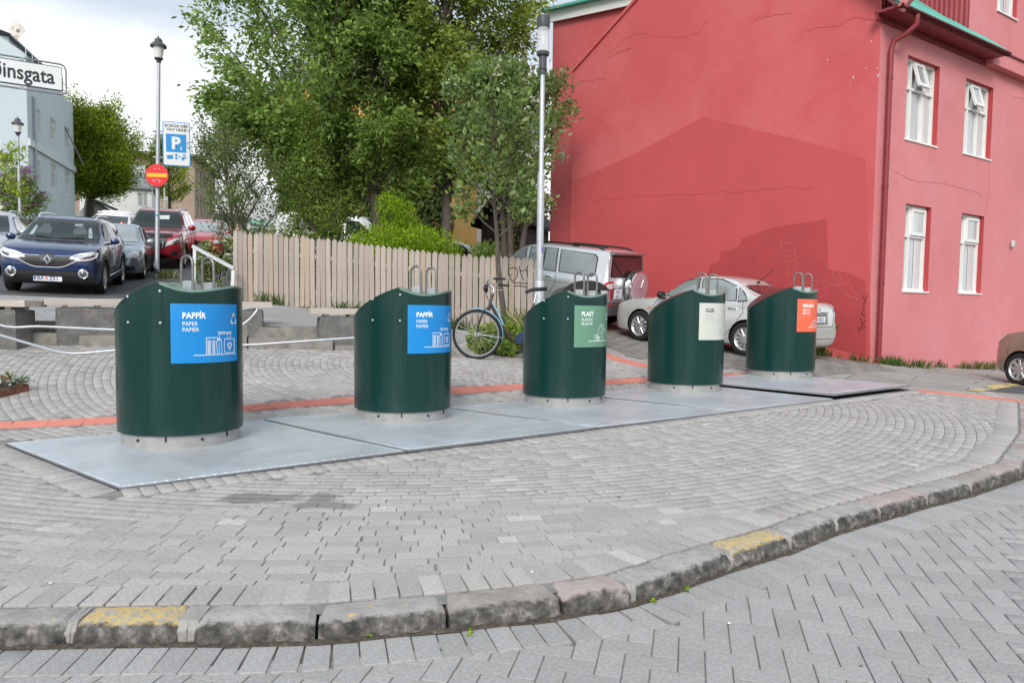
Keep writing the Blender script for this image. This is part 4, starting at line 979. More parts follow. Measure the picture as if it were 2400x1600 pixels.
def handrail():
    a, b = at(455, 577, 16.6), at(545, 629, 16.3); t = thing('handrail', 'flat pale metal handrail sloping down beside the end of the picket fence', 'handrail', onT(b.x, b.y))
    m = mk('pale aluminium rail', (.62, .63, .64), .4, metal=.4, var=.05)
    b1 = MB(); bar(b1, a+Vector((-.03, .0, 0)), b+Vector((.03, 0, 0)), .05, .07); b1.build('rail_bar', m, t, world=True)
    for p in (a, b):
        g = onT(p.x, p.y, -.1); q = MB(); bar(q, p+Vector((.02, 0, -.04)), Vector((p.x-.02, p.y, g.z)), .07, .05, Vector((0, 1, 0))); q.build('rail_post', m, t, world=True)
handrail()
# ------------------------------------------------------------------ rusty planter with pale plants
def planter():
    m = mk('rusted steel edging', (.16, .062, .035), .85, var=.3, vsc=8, stain=((.28, .12, .06), 12, .5, .7, .6))
    P = [gp(66, 916), gp(-70, 948), gp(-140, 886), gp(-20, 884)]; c = sum(P, Vector())/4; t = thing('planter_bed', 'rusty triangular planter edging with small white plants', 'planter', onT(c.x, c.y))
    for k in range(4):
        a, b = P[k], P[(k+1) % 4]; q = MB(); bar(q, a+Vector((0, 0, .015)), b+Vector((0, 0, .015)), .012, .11); q.build('edging', m, t, world=True)
    q = MB(); ci = [c+(p-c)*.985+Vector((0, 0, .03)) for p in P]; q.add(ci, [(0, 1, 2, 3)]); q.build('bed_soil', mk('planter soil', (.06, .045, .032), .95, var=.4, vsc=20, bump=.8), t, world=True)
    return P, c
PLP, PLCC = planter()
# ------------------------------------------------------------------ picket fence
PKW = mk('weathered picket', (.375, .318, .277), .8, var=.14, vsc=2.2, stretch=(6, 6, .8), bump=.25, bsc=20, ob=.13, stain=((.39, .295, .215), 1.3, .55, .75, .6), stain2=((.24, .18, .14), 9, .68, .74, .6))
PKT = mk('warm new picket', (.40, .315, .245), .8, var=.14, vsc=2.2, stretch=(6, 6, .8), bump=.25, bsc=20, ob=.1, stain2=((.27, .18, .12), 9, .68, .74, .6))
def picket_mesh(w, h, th, mat):
    poly = [(-w/2, 0), (w/2, 0), (w/2, h-w*.55), (0, h), (-w/2, h-w*.55)]
    b = MB(); vs = [(x, y, z) for y in (-th/2, th/2) for x, z in poly]; n = 5
    b.add(vs, [tuple(range(n)), tuple(range(2*n-1, n-1, -1))]+[(i, n+i, n+(i+1) % n, (i+1) % n) for i in range(n)])
    me = bpy.data.meshes.new('picket'); me.from_pydata(b.v, [], b.f); me.materials.append(mat); return me
def make_fence():
    a, b = Vector(FENA), Vector(FENB); d = b-a; L_ = d.length; d /= L_; ang = math.atan2(d.y, d.x); nrm = Vector((d.y, -d.x))
    t = thing('picket_fence', 'long weathered timber picket fence with a black scrawl at one end', 'fence', (a.x, a.y, T(a.x, a.y)))
    ms = [picket_mesh(.106, 1.5, .022, PKW), picket_mesh(.106, 1.5, .022, PKT)]; n = int(L_/.1225); base = t.location.copy()
    sl = {}
    for i in range(n):
        p = a+d*(i+.5)*L_/n; z = float(TU(p.x, p.y))-.02 if p.x < -1 else T(p.x, p.y)-.02
        h = 1.0 if i else 1.0
        o = bpy.data.objects.new('picket', ms[1 if random.random() < .14 else 0]); COL.objects.link(o); o.parent = t
        o.location = Vector((p.x, p.y, z+.03+random.gauss(0, .008)))-base; o.rotation_euler = (random.gauss(0, .006), random.gauss(0, .006), ang+random.gauss(0, .02)); o.scale = (1, 1, 1.0+random.gauss(0, .006))
    # the run turns the corner up the street
    for i in range(14):
        q = a+Vector((-.18, .98))*(.1+i*.122)*1.0+Vector((.02, 0)); z = float(TU(q.x, q.y))
        o = bpy.data.objects.new('picket', ms[0]); COL.objects.link(o); o.parent = t; o.location = Vector((q.x, q.y, z))-base; o.rotation_euler = (0, 0, R(100))
    for zz in (.35, 1.1):
        q = MB(); P = []
        for i in range(9):
            p = a+d*L_*i/8-nrm*.035; P.append(Vector((p.x, p.y, (float(TU(p.x, p.y)) if p.x < -1 else T(p.x, p.y))+zz)))
        for p0, p1 in zip(P[:-1], P[1:]): bar(q, p0, p1, .035, .08)
        q.build('rail', PKW, t, world=True)
    for i in range(5):
        p = a+d*L_*(i+.1)/4.4-nrm*.1; MB().box((p.x, p.y, T(p.x, p.y)+.6), (.09, .09, 1.3), None).build('post', PKW, t, world=True)
    # graffiti: strokes of black paint lying on the pickets
    def fp(px, py):
        v = ray(px, py); n3 = Vector((nrm.x, nrm.y, 0)); o3 = Vector((a.x, a.y, 0)); k = (o3-CAMP).dot(n3)/v.dot(n3); p = CAMP+v*k+n3*.0135; return p
    g = lambda x, y: (1050+x/5.6, 600+y/5.6)
    ST = [[(830,320),(850,330),(880,310),(905,270),(918,220),(905,170),(870,150),(825,160),(800,180),(795,210),(810,260),(835,320)],[(835,238),(820,245)],[(935,130),(950,200),(975,270),(993,318)],[(945,185),(1000,200)],[(1010,165),(1045,215)],[(1040,140),(1045,230),(1055,345)],[(1055,140),(1075,250),(1082,300)],[(1045,215),(1085,245)],[(1130,130),(1095,180),(1085,240)],[(1160,205),(1115,235),(1092,260),(1105,300),(1120,358)],[(855,350),(940,350),(1030,362),(1085,380)],[(880,395),(950,390),(1010,402),(1045,418)]]
    b = MB(); n3 = Vector((nrm.x, nrm.y, 0))
    for st in ST:
        for (x0, y0), (x1, y1) in zip(st[:-1], st[1:]):
            p0, p1 = fp(*g(x0, y0)), fp(*g(x1, y1)); w = .0085; dd = (p1-p0).normalized(); sd_ = dd.cross(n3).normalized()*w; e = dd*w*.6
            b.add([p0-e+sd_, p1+e+sd_, p1+e-sd_, p0-e-sd_], [(0, 1, 2, 3)])
    o = b.build('graffiti_scrawl', mk('black spray paint', (.012, .012, .014), .5), t, world=True); o['kind'] = 'stuff'
make_fence()
def back_fence():
    m = mk('brown back fence', (.20, .13, .085), .85, var=.2, vsc=4, ob=.15); me = picket_mesh(.085, 1.0, .02, m)
    a, b = at(690, 612, 22.5), at(1240, 632, 21); d = (b-a).xy; L_ = d.length; d /= L_; n = int(L_/.125); t = thing('low_fence', 'low brown picket fence behind the shrubs, in front of the white van', 'fence', onT(a.x, a.y)); base = t.location.copy()
    za, zb = at(690, 598, 22.5).z, at(1240, 592, 21).z
    for i in range(n):
        p = a.xy+d*(i+.5)*L_/n; o = bpy.data.objects.new('picket', me); COL.objects.link(o); o.parent = t; o.location = Vector((p.x, p.y, za+(zb-za)*i/n-1.0))-base; o.rotation_euler = (0, 0, math.atan2(d.y, d.x))
    q = MB()
    for dz in (-.25, -.8): bar(q, Vector((a.x, a.y+.03, za+dz)), Vector((b.x, b.y+.03, zb+dz)), .03, .07)
    q.build('rail', m, t, world=True)
back_fence()
# ------------------------------------------------------------------ street lamps and signs
POLE = mk('galvanised pole', (.47, .50, .53), .5, metal=.45, var=.12, vsc=9, bump=.12, bsc=50, stain=((.60, .62, .64), 15, .52, .66, .6))
LDK = mk('dark grey lamp head', (.065, .07, .078), .5, var=.08)
FROST = mk('frosted lamp glass', (.72, .72, .70), .35, var=.06, coat=.3)
CLEAR = mk('clear lamp cylinder', (.85, .88, .90), .08, var=0, alpha=.28)
def modern_lamp():
    p = at(1264, 700, 13.2); g = onT(p.x, p.y); t = thing('street_lamp', 'tall galvanised lamp post with clear cylinder head in front of the red house', 'street lamp', g)
    def z(py): return at(1270, py, 13.2).z-g.z
    b = MB(); b.lathe([(.088, -.3), (.088, z(667)), (.078, z(660)), (.060, z(658)), (.060, z(412)), (.052, z(405)), (.042, z(403)), (.040, z(172))], 20, caps=True); b.build('pole', POLE, t, smooth=40)
    b = MB(); b.lathe([(.05, z(176)), (.052, z(165)), (.066, z(163)), (.066, z(133)), (.10, z(131)), (.108, z(128)), (.108, z(123)), (.085, z(121)), (.02, z(119))], 24); h = b.build('lamp_neck', LDK, t, smooth=40)
    b = MB(); b.lathe([(.104, z(122)), (.104, z(66))], 28, caps=False); b.lathe([(.100, z(66)), (.100, z(122))], 28, caps=False); b.build('lamp_cylinder', CLEAR, t, smooth=60)
    b = MB(); b.lathe([(.108, z(67)), (.110, z(66)), (.110, z(41)), (.104, z(39)), (.0, z(39))], 28); b.build('lamp_cap', LDK, t, smooth=40)
    b = MB(); 
    for a in range(3): b.tube([(.09*math.cos(a*2.1), .09*math.sin(a*2.1), z(121)), (.09*math.cos(a*2.1), .09*math.sin(a*2.1), z(67))], .004, 6)
    b.build('lamp_rods', POLE, t); MB().lathe([(.022, z(120)), (.03, z(116)), (.03, z(85)), (.015, z(80))], 16).build('bulb', FROST, t, smooth=60)
    b = MB(); b.lathe([(.0605, z(594)), (.0605, z(579))], 20, a0=R(-70), a1=R(-30), caps=False); b.build('round_sticker', mk('violet sticker', (.16, .16, .42), .5), t)
modern_lamp()
def lantern(t, z0, k=1.):
    """old style lantern on the pole top at height z0"""
    b = MB(); b.lathe([(.045*k, z0-.03), (.07*k, z0), (.05*k, z0+.04*k), (.11*k, z0+.07*k), (.115*k, z0+.10*k), (.10*k, z0+.11*k)], 20); b.build('lamp_holder', LDK, t, smooth=40)
    MB().lathe([(.10*k, z0+.105*k), (.145*k, z0+.42*k)], 24).build('lamp_glass', FROST, t, smooth=60)
    MB().lathe([(.13*k, z0+.415*k), (.215*k, z0+.40*k), (.205*k, z0+.45*k), (.15*k, z0+.50*k), (.105*k, z0+.53*k), (.095*k, z0+.60*k), (.06*k, z0+.63*k), (.02*k, z0+.65*k), (.022*k, z0+.68*k), (.0, z0+.71*k)], 24).build('lamp_cap', LDK, t, smooth=40)
def disc_text(b, M, body, x, y, size, bold=0., align='CENTER'):
    vs, fs = text_mesh(body, size, bold, align); b.add([M @ Vector((x+p[0], 0, y+p[1])) for p in vs], fs)
def rrect(w, h, r, n=5):
    P = []
    for cx, cy, a0 in ((w/2-r, h/2-r, 0), (-w/2+r, h/2-r, 90), (-w/2+r, -h/2+r, 180), (w/2-r, -h/2+r, 270)):
        for i in range(n+1): a = R(a0+90*i/n); P.append((cx+r*math.cos(a), cy+r*math.sin(a)))
    return P
def plate(b, M, poly, y0, th):
    """outline in (x, z) of the sign frame, front face at -y"""
    n = len(poly); b.add([M @ Vector((x, y0, z)) for x, z in poly]+[M @ Vector((x, y0+th, z)) for x, z in poly], [tuple(range(n)), tuple(range(2*n-1, n-1, -1))]+[(i, n+i, n+(i+1) % n, (i+1) % n) for i in range(n)])
SWH = mk('white sign face', (.74, .755, .76), .4, var=.03); SBL = mk('blue sign face', (.004, .25, .62), .4, var=.04); SRD = mk('red sign face', (.72, .012, .022), .4, var=.04); SYL = mk('yellow sign bar', (.95, .48, .005), .4, var=.03); SBK = mk('black sign print', (.03, .032, .036), .5); SGR = mk('sign back', (.4, .41, .42), .5, metal=.3)
def old_lamp_with_signs():
    g = gp(368, 652); d = g.y; t = thing('sign_lamp_post', 'galvanised lantern post with parking sign and red no entry disc', 'street lamp', g)
    top = at(372, 146, d).z-g.z; b = MB(); b.lathe([(.062, -.2), (.062, at(368, 628, d).z-g.z), (.058, at(368, 626, d).z-g.z), (.054, top*.55), (.046, top)], 16); 
    lean = at(372, 146, d).x-g.x
    b.v = [(x+lean*z/top, y, z) for x, y, z in b.v]; b.build('pole', POLE, t, smooth=50)
    n0 = len(COL.objects)
    lantern(t, top); 
    for o in list(t.children):
        if o.name.startswith('lamp_'): o.location.x = lean
    MB().lathe([(.0655, 0), (.0655, .14)], 16, Matrix.Translation((0, 0, at(368, 642, d).z-g.z))).build('pole_collar', LDK, t, smooth=50)
    # parking sign, turned a little away
    c = at(414, 338, d-.06)-g; w = .70; h = 1.19; M = Matrix.Translation(c) @ Matrix.Rotation(R(16), 4, 'Z')
    b = MB(); plate(b, M, rrect(w, h, .06), -.012, .022); s = b.build('parking_sign', SBL, t)
    b = MB(); plate(b, M, rrect(w-.045, h-.045, .05), -.0145, .002); b.build('sign_face', SWH, s)
    b = MB(); plate(b, M, [(x-.01, z+.02) for x, z in rrect(.515, .49, .02)], -.0165, .0015); b.build('parking_panel', SBL, s)
    b = MB(); M2 = M @ Matrix.Translation((0, -.0185, 0)); vs, fs = text_mesh('P', .44, .018, 'CENTER'); b.add([M2 @ Vector((p[0]-.02, 0, p[1]-.125)) for p in vs], fs); disc_text(b, M2, '3', .115, -.155, .125, .003); b.build('letter_p', SWH, s)
    b = MB(); disc_text(b, M2, 'BORGA HÉR', 0, .447, .108, .0015); disc_text(b, M2, 'PAY HERE', .005, .342, .108, .0015); b.build('sign_lettering', SBK, s)
    b = MB(); plate(b, M2 @ Matrix.Translation((-.17, 0, -.36)) @ Matrix.Rotation(R(-8), 4, 'Y'), rrect(.155, .10, .008), 0, .001)
    for x, z, r in ((-.01, -.30, .036), (-.01, -.385, .034), (.075, -.345, .026)): plate(b, M2, [(x+r*math.cos(a), z+r*math.sin(a)) for a in np.linspace(0, 2*math.pi, 15)[:-1]], 0, .001)
    plate(b, M2 @ Matrix.Translation((.175, 0, -.35)) @ Matrix.Rotation(R(18), 4, 'Y'), rrect(.07, .17, .008), 0, .001); b.build('payment_symbols', SBL, s)
    b = MB(); plate(b, M2 @ Matrix.Translation((.182, -.0012, -.325)) @ Matrix.Rotation(R(18), 4, 'Y'), rrect(.042, .05, .004), 0, .001); b.build('phone_screen', SWH, s)
    for z in (.35, -.35):
        b = MB(); zc = c.z+z; b.lathe([(.058, zc-.02), (.058, zc+.02)], 14); bar(b, Vector((.04, .02, zc)), Vector((c.x-w/2+.15, c.y+.03, zc)), .02, .03); b.build('bracket', SGR, t)
    # no entry disc
    c = at(368, 411, d-.14)-g; M = Matrix.Translation(c) @ Matrix.Rotation(R(6), 4, 'Z'); r = .30; cir = [(r*math.cos(a), r*math.sin(a)) for a in np.linspace(0, 2*math.pi, 41)[:-1]]
    b = MB(); plate(b, M, cir, -.012, .02); s = b.build('no_entry_disc', SRD, t)
    b = MB(); plate(b, M, [(-.262, -.047), (.262, -.047), (.262, .052), (-.262, .052)], -.0145, .002); b.build('yellow_bar', SYL, s)
    b = MB()
    for (x, z) in [(-.07, -.12), (-.06, -.16), (-.085, -.15), (.0, -.13), (.06, -.15), (.09, -.13), (.12, -.16), (.07, -.18), (-.12, -.14), (.03, -.12), (-.05, .17), (.06, .18)]:
        q = [(x+random.uniform(.006, .016)*math.cos(a), z+random.uniform(.004, .013)*math.sin(a)) for a in np.linspace(0, 2*math.pi, 8)[:-1]]; plate(b, M, q, -.0135, .001)
    o = b.build('sticker_scraps', SWH, s); o['kind'] = 'stuff'
    b = MB(); b.lathe([(.06, -.02), (.06, .02)], 14, Matrix.Translation((0, 0, c.z))); bar(b, Vector((0, -.04, c.z)), Vector((c.x, c.y+.01, c.z)), .03, .03, Vector((0, 0, 1))); b.build('bracket', SGR, t)
    b = MB(); zs = at(368, 508, d).z-g.z; b.lathe([(.0585, zs), (.0585, zs+.06)], 14, a0=R(-110), a1=R(-60), caps=False); b.v = [(x+lean*z/top, y, z) for x, y, z in b.v]; b.build('small_sticker', SBL, t)
old_lamp_with_signs()
def far_lamp(label, px, pytop, d, k=1.):
    p = at(px, pytop, d); g = onT(p.x, p.y); t = thing('street_lamp', label, 'street lamp', g, 0, 'old style street lamps up the street'); h = p.z-g.z-.71*k
    MB().lathe([(.06, -.1), (.05, h*.5), (.042, h)], 12).build('pole', POLE, t, smooth=50); lantern(t, h, k)
far_lamp('old lantern lamp rising in front of the pale blue house', 41, 273, 30)
far_lamp('distant lantern lamp beside the brown apartment building', 502, 459, 78, 1.4)
def thin_pole():
    p = at(385, 440, 50); g = onT(p.x, p.y); t = thing('sign_pole', 'thin grey pole in front of the brown building, beside the no entry disc', 'pole', g); MB().lathe([(.05, -.1), (.05, p.z-g.z)], 10).build('pole', POLE, t, smooth=50); MB().box((.12, 0, p.z-g.z-.7), (.2, .03, .25)).build('small_sign', SGR, t)
thin_pole()
def street_name():
    a, b = at(0, 168.5, 6.98), at(146, 187, 7.25); d = (b-a).xy.normalized(); ang = math.atan2(d.y, d.x); h = at(147, 159, 7.25).z-at(147, 215, 7.25).z
    ln = 1.15; c = b-Vector((d.x, d.y, 0))*(ln/2); c.z = b.z; g = onT(c.x-d.x*ln*.55, c.y-d.y*ln*.55); t = thing('street_name_sign', 'white street name sign in a tube frame, black lettering', 'street sign', g)
    M = Matrix.Translation(c-g) @ Matrix.Rotation(ang, 4, 'Z')
    q = MB(); plate(q, M, rrect(ln, h, .012), -.012, .02); s = q.build('sign_plate', SBK, t)
    q = MB(); plate(q, M, rrect(ln-.012, h-.016, .008), -.0145, .002); q.build('sign_face', SWH, s)
    q = MB(); vs, fs = text_mesh('Óðinsgata', .185, .0028, 'RIGHT'); sx = .80; q.add([M @ Vector((ln/2-.062+p[0]*sx, -.017, -.055+p[1])) for p in vs], fs); q.build('sign_lettering', SBK, s)
    q = MB(); W2, H2 = ln/2+.03, h/2+.028; P = [M @ Vector((x, .0, z)) for x, z in rrect(2*W2, 2*H2, .05)]; P.append(P[0]); q.tube(P, .0085, 8, caps=False); q.build('tube_frame', mk('grey frame tube', (.27, .28, .29), .4, metal=.5), t, smooth=60)
    q = MB()
    for x in (-.3, .0, .26):
        for z in (H2-.012, -H2+.012): q.box((x, 0, z), (.03, .02, .03), M)
    o = q.build('frame_clip', SGR, t); o['kind'] = 'stuff'
    top = (c-g).z+H2+.05; MB().lathe([(.03, -.1), (.03, top)], 14).build('post', POLE, t, smooth=50)
street_name()
def dark_lid():
    p = at(1372, 676, 13.6); g = onT(p.x, p.y); t = thing('wheelie_bin', 'dark grey domed lid of a bin behind the PLAST bin', 'bin', g); z = at(1372, 676, 13.6).z-g.z
    m = mk('grey black plastic', (.03, .031, .033), .5, var=.1)
    MB().box((0, 0, (z-.02)/2), (.50, .5, z-.02), None, .04).build('body', m, t)
    b = MB(); vs = []; n = 14
    for y in (-.32, .32):
        for j in range(n+1): f = j/n*2-1; vs.append((f*.40, y*(1-.12*abs(f)**3), z-.03+.16*(1-abs(f)**2.6)))
    k = n+1; b.add(vs, [(j, j+1, k+j+1, k+j) for j in range(n)]+[tuple(range(n, -1, -1)), tuple(range(k, 2*k))]+[(0, k, 2*k-1, n)]); b.build('lid', m, t, smooth=40)
dark_lid()
# ------------------------------------------------------------------ bicycle
def make_bike():
    BK = mk('dark brown cycle frame', (.045, .03, .026), .3, coat=.4, var=.1); BL_ = mk('sky blue mudguard', (.20, .46, .60), .35, coat=.3, var=.08); TY = mk('black tyre', (.012, .012, .013), .7, var=.1); CH = mk('bright cycle metal', (.62, .63, .64), .25, metal=.8, var=.06); BG = mk('black grip', (.015, .015, .016), .55)
    r = .345; g = at(1119, 843, 12.0); wheel_c = at(1119, 790, 12.0)
    g = onT(wheel_c.x, wheel_c.y)
    # local frame: x towards the rear wheel, y away from the camera, z up; leaning away from the viewer
    t = thing('bicycle', 'dark step-through bicycle with sky blue mudguard parked by the fence', 'bicycle', g, rot=(R(-6), 0, R(10))); t.scale = (1.14, 1.14, 1.14)
    hub = Vector((0, 0, r))
    def wheel(name, c, steer=0., tilt=0.):
        M = Matrix.Translation(c) @ Matrix.Rotation(steer, 4, 'Z') @ Matrix.Rotation(tilt, 4, 'X') @ Matrix.Rotation(R(90), 4, 'X')
        b = MB(); b.lathe([(r-.022+.022*math.cos(a), .022*math.sin(a)) for a in np.linspace(0, 2*math.pi, 11)], 48, M, caps=False); w = b.build(name, TY, t, smooth=60)
        b = MB(); b.lathe([(r-.040, -.012), (r-.058, -.010), (r-.058, .010), (r-.040, .012), (r-.040, -.012)], 48, M, caps=False); b.build('rim', CH, w, smooth=40)
        b = MB(); b.lathe([(r-.030, -.0215), (r-.026, -.0222), (r-.022, -.0225)], 48, M, caps=False); b.build('tyre_stripe', mk('pale tyre stripe', (.5, .5, .5), .5), w)
        b = MB()
        for k in range(28):
            a = 2*math.pi*k/28; a2 = a+(.45 if k % 2 else -.45); p0 = M @ Vector((.028*math.cos(a2), .028*math.sin(a2), .025*(1 if k % 4 < 2 else -1))); p1 = M @ Vector(((r-.058)*math.cos(a), (r-.058)*math.sin(a), 0)); b.tube([p0, p1], .0016, 4, caps=False)
        o = b.build('spokes', CH, w); o['kind'] = 'stuff'
        b = MB(); b.lathe([(.012, -.05), (.03, -.04), (.03, -.03), (.022, -.02), (.03, 0), (.022, .02), (.03, .03), (.03, .04), (.012, .05)], 16, M); b.build('hub', CH, w, smooth=40)
        return M
    st, tl = R(-14), R(9)
    MF = wheel('front_wheel', hub, st, tl); rear = Vector((1.08, 0, r)); MR = wheel('rear_wheel', rear)
    # fork follows the steered wheel
    Ms = Matrix.Translation(hub) @ Matrix.Rotation(st, 4, 'Z') @ Matrix.Rotation(tl, 4, 'X')
    head_lo, head_hi = Vector((.165, 0, r+.38)), Vector((.225, 0, r+.57))
    for y in (-.055, .055):
        MB().tube([Ms @ Vector((0, y, 0)), Ms @ Vector((.02, y, .12)), Ms @ Vector((.09, y, .32)), head_lo+Vector((-.02, y*.6, -.02))], [.009, .010, .012, .014], 8).build('fork_blade', BK, t, smooth=60)
    MB().tube([head_lo-Vector((.015, 0, .05)), head_hi], .021, 10).build('head_tube', BK, t, smooth=60)
    down = [head_lo+Vector((.02, 0, .05)), Vector((.32, 0, r+.18)), Vector((.42, 0, r-.0)), Vector((.52, 0, r-.09)), Vector((.62, 0, r-.06))]
    MB().tube(down, [.026, .025, .024, .023, .022], 10).build('down_tube', BK, t, smooth=60)
    MB().tube([head_lo+Vector((.03, 0, .09)), Vector((.29, -.012, r+.30)), Vector((.36, -.02, r+.13))], .012, 8).build('tube_highlight', BL_, t, smooth=60)
    MB().tube([Vector((.40, 0, r+.06)), Vector((.47, 0, r+.0)), Vector((.60, 0, r-.03)), Vector((.70, 0, r+.0))], .013, 8).build('lower_brace', BK, t, smooth=60)
    bb = Vector((.62, 0, r-.06)); seat_top = Vector((.80, 0, r+.44))
    MB().tube([bb, seat_top], .018, 10).build('seat_tube', BK, t, smooth=60)
    for y in (-.05, .05):
        MB().tube([bb+Vector((0, y*.5, 0)), rear+Vector((0, y, 0))], .010, 8).build('chain_stay', BK, t, smooth=60); MB().tube([seat_top-Vector((.02, 0, .1)), rear+Vector((0, y, 0))], .008, 8).build('seat_stay', BK, t, smooth=60)
    MB().tube([seat_top, seat_top+Vector((.035, 0, .14))], .013, 10).build('seat_post', CH, t, smooth=60)
    b = MB(); vs = []; sp = seat_top+Vector((.05, 0, .16))
    sec = [(-.17, .018, .012), (-.12, .026, .03), (-.05, .04, .035), (.02, .07, .035), (.08, .10, .04), (.12, .085, .045), (.13, .05, .035)]
    for x, w, z in sec:
        for a in np.linspace(0, 2*math.pi, 13)[:-1]: vs.append((sp.x+x, sp.y+w*math.cos(a), sp.z+z+.026*math.sin(a)-(.02 if x < -.1 else 0)))
    k = 12; b.add(vs, [(i*k+j, i*k+(j+1) % k, (i+1)*k+(j+1) % k, (i+1)*k+j) for i in range(len(sec)-1) for j in range(k)]+[tuple(range(k-1, -1, -1)), tuple((len(sec)-1)*k+j for j in range(k))]); b.build('saddle', BG, t, smooth=60)
    # handlebar: swept tourer, turned with the wheel
    Mh = Matrix.Translation(head_hi) @ Matrix.Rotation(st*1.0, 4, 'Z')
    MB().tube([head_hi, head_hi+Vector((.012, 0, .07)), Mh @ Vector((-.045, 0, .115))], .015, 10).build('stem', CH, t, smooth=60)
    c = Vector((-.05, 0, .115))
    for sgn in (-1, 1):
        P = [Mh @ (c+Vector(q)) for q in ((0, 0, 0), (0, .06*sgn, .0), (-.02, .14*sgn, .02), (.02, .25*sgn, .04), (.09, .30*sgn, .045))]; MB().tube(P, .0115, 8).build('handlebar', CH, t, smooth=60)
        G = [Mh @ (c+Vector(q)) for q in ((.09, .30*sgn, .045), (.17, .33*sgn, .04), (.25, .345*sgn, .032))]; MB().tube(G, .0165, 10).build('grip', BG, t, smooth=60)
        MB().tube([Mh @ (c+Vector(q)) for q in ((.04, .27*sgn, .03), (.02, .29*sgn, -.02), (.09, .33*sgn, -.03), (.15, .345*sgn, -.03))], .006, 6).build('brake_lever', CH, t, smooth=60)
    b = MB(); b.lathe([(.02, -.05), (.052, -.035), (.06, .0), (.055, .01)], 16, Mh @ Matrix.Translation((-.085, 0, .07)) @ Matrix.Rotation(R(90), 4, 'Y')); b.build('front_light', BG, t, smooth=40)
    # cables
    for q in (((-.05, .1, .12), (-.17, .05, .05), (-.05, .01, -.12)), ((-.05, -.1, .12), (-.16, -.05, .03), (-.02, 0, -.16))):
        P = [Mh @ Vector(x) for x in q]; MB().tube([P[0]*(1-f)**2+P[1]*2*f*(1-f)+P[2]*f*f for f in np.linspace(0, 1, 8)], .004, 5).build('cable', BG, t)
    # mudguards
    def guard(M, a0, a1):
        b = MB(); n = 16; vs = []
        for j in range(n+1):
            a = a0+(a1-a0)*j/n
            for q in (-1, -.5, 0, .5, 1): rr = r+.018-.012*q*q; vs.append(M @ Vector((rr*math.cos(a), rr*math.sin(a), .03*q)))
        b.add(vs, [(j*5+k, j*5+k+1, j*5+k+6, j*5+k+5) for j in range(n) for k in range(4)]); return b
    guard(MF, R(100), R(-12)).build('front_mudguard', BL_, t, smooth=60); guard(MR, R(170), R(20)).build('rear_mudguard', BL_, t, smooth=60)
    for s in (-1, 1): MB().tube([MF @ Vector((0, 0, .05*s)), MF @ Vector(((r+.015)*math.cos(R(-8)), (r+.015)*math.sin(R(-8)), .03*s))], .003, 5).build('guard_stay', CH, t)
    MB().tube([bb+Vector((0, -.06, 0)), bb+Vector((-.02, -.07, -.17))], .010, 8).build('crank', BG, t); MB().box(tuple(bb+Vector((-.02, -.12, -.175))), (.09, .09, .025)).build('pedal', BG, t)
    b = MB(); b.lathe([(.085, -.004), (.09, 0), (.085, .004)], 24, Matrix.Translation(bb+Vector((0, -.05, 0))) @ Matrix.Rotation(R(90), 4, 'X')); b.build('chain_guard', mk('dark blue chain guard', (.01, .03, .09), .4), t)
    MB().tube([Vector((.66, -.03, r-.07)), Vector((.60, -.20, .012))], .008, 6).build('kickstand', BG, t)
make_bike()
# ------------------------------------------------------------------ buildings further off
def facade(root, O, D, L_, z0, z1, wins, mat, name='wall', rec=.1, frame=None, glass=None, split=True, top=None):
    """wall from O along D, outward normal on the left-hand side of -D..; wins: (t0, t1, z0, z1, mullions)"""
    Nn = Vector((D.y, -D.x, 0)); P = lambda t, z, o=0.: Vector((O.x, O.y, 0))+D*t+Nn*o+Vector((0, 0, z))
    ts = sorted({0, L_, *[w[0] for w in wins], *[w[1] for w in wins]}); zs = sorted({z0, z1, *[w[2] for w in wins], *[w[3] for w in wins]})
    b = MB()
    for a, c in zip(ts[:-1], ts[1:]):
        for d, e in zip(zs[:-1], zs[1:]):
            if any(w[0] <= (a+c)/2 <= w[1] and w[2] <= (d+e)/2 <= w[3] for w in wins): continue
            b.add([P(a, d), P(c, d), P(c, e), P(a, e)], [(0, 1, 2, 3)])
    if top: b.add([P(0, z1), P(L_, z1), P(top[0], top[1])], [(0, 1, 2)])
    for (a, c, d, e, *_) in wins:
        for p, q in (((a, d), (a, e)), ((a, e), (c, e)), ((c, e), (c, d)), ((c, d), (a, d))): b.add([P(*p), P(*q), P(*q, -rec), P(*p, -rec)], [(0, 1, 2, 3)])
    b.build(name, mat, root, world=True)
    M = Matrix((D, -Nn, Vector((0, 0, 1)))).transposed().to_4x4()
    for (a, c, d, e, *mu) in wins:
        M.translation = P(a, d, -rec*.8); w, h = c-a, e-d; f = min(.07, w*.12); q = MB()
        for x0, x1, y0, y1 in ((0, w, 0, f), (0, w, h-f, h), (0, f, f, h-f), (w-f, w, f, h-f)): q.box(((x0+x1)/2, 0, (y0+y1)/2), (x1-x0, .06, y1-y0), M)
        mv, mh = (mu+[1, 1])[:2]
        for k in range(1, mv+1): q.box((w*k/(mv+1), 0, h/2), (f*.7, .05, h-2*f), M)
        if mh: q.box((w/2, 0, h*.68), (w-2*f, .05, f*.7), M)
        wn = q.build('window', frame or WFR, root, world=True)
        MB().add([M @ Vector(p) for p in ((f, .015, f), (w-f, .015, f), (w-f, .015, h-f), (f, .015, h-f))], [(0, 1, 2, 3)]).build('pane', glass or GLS2, wn, world=True)
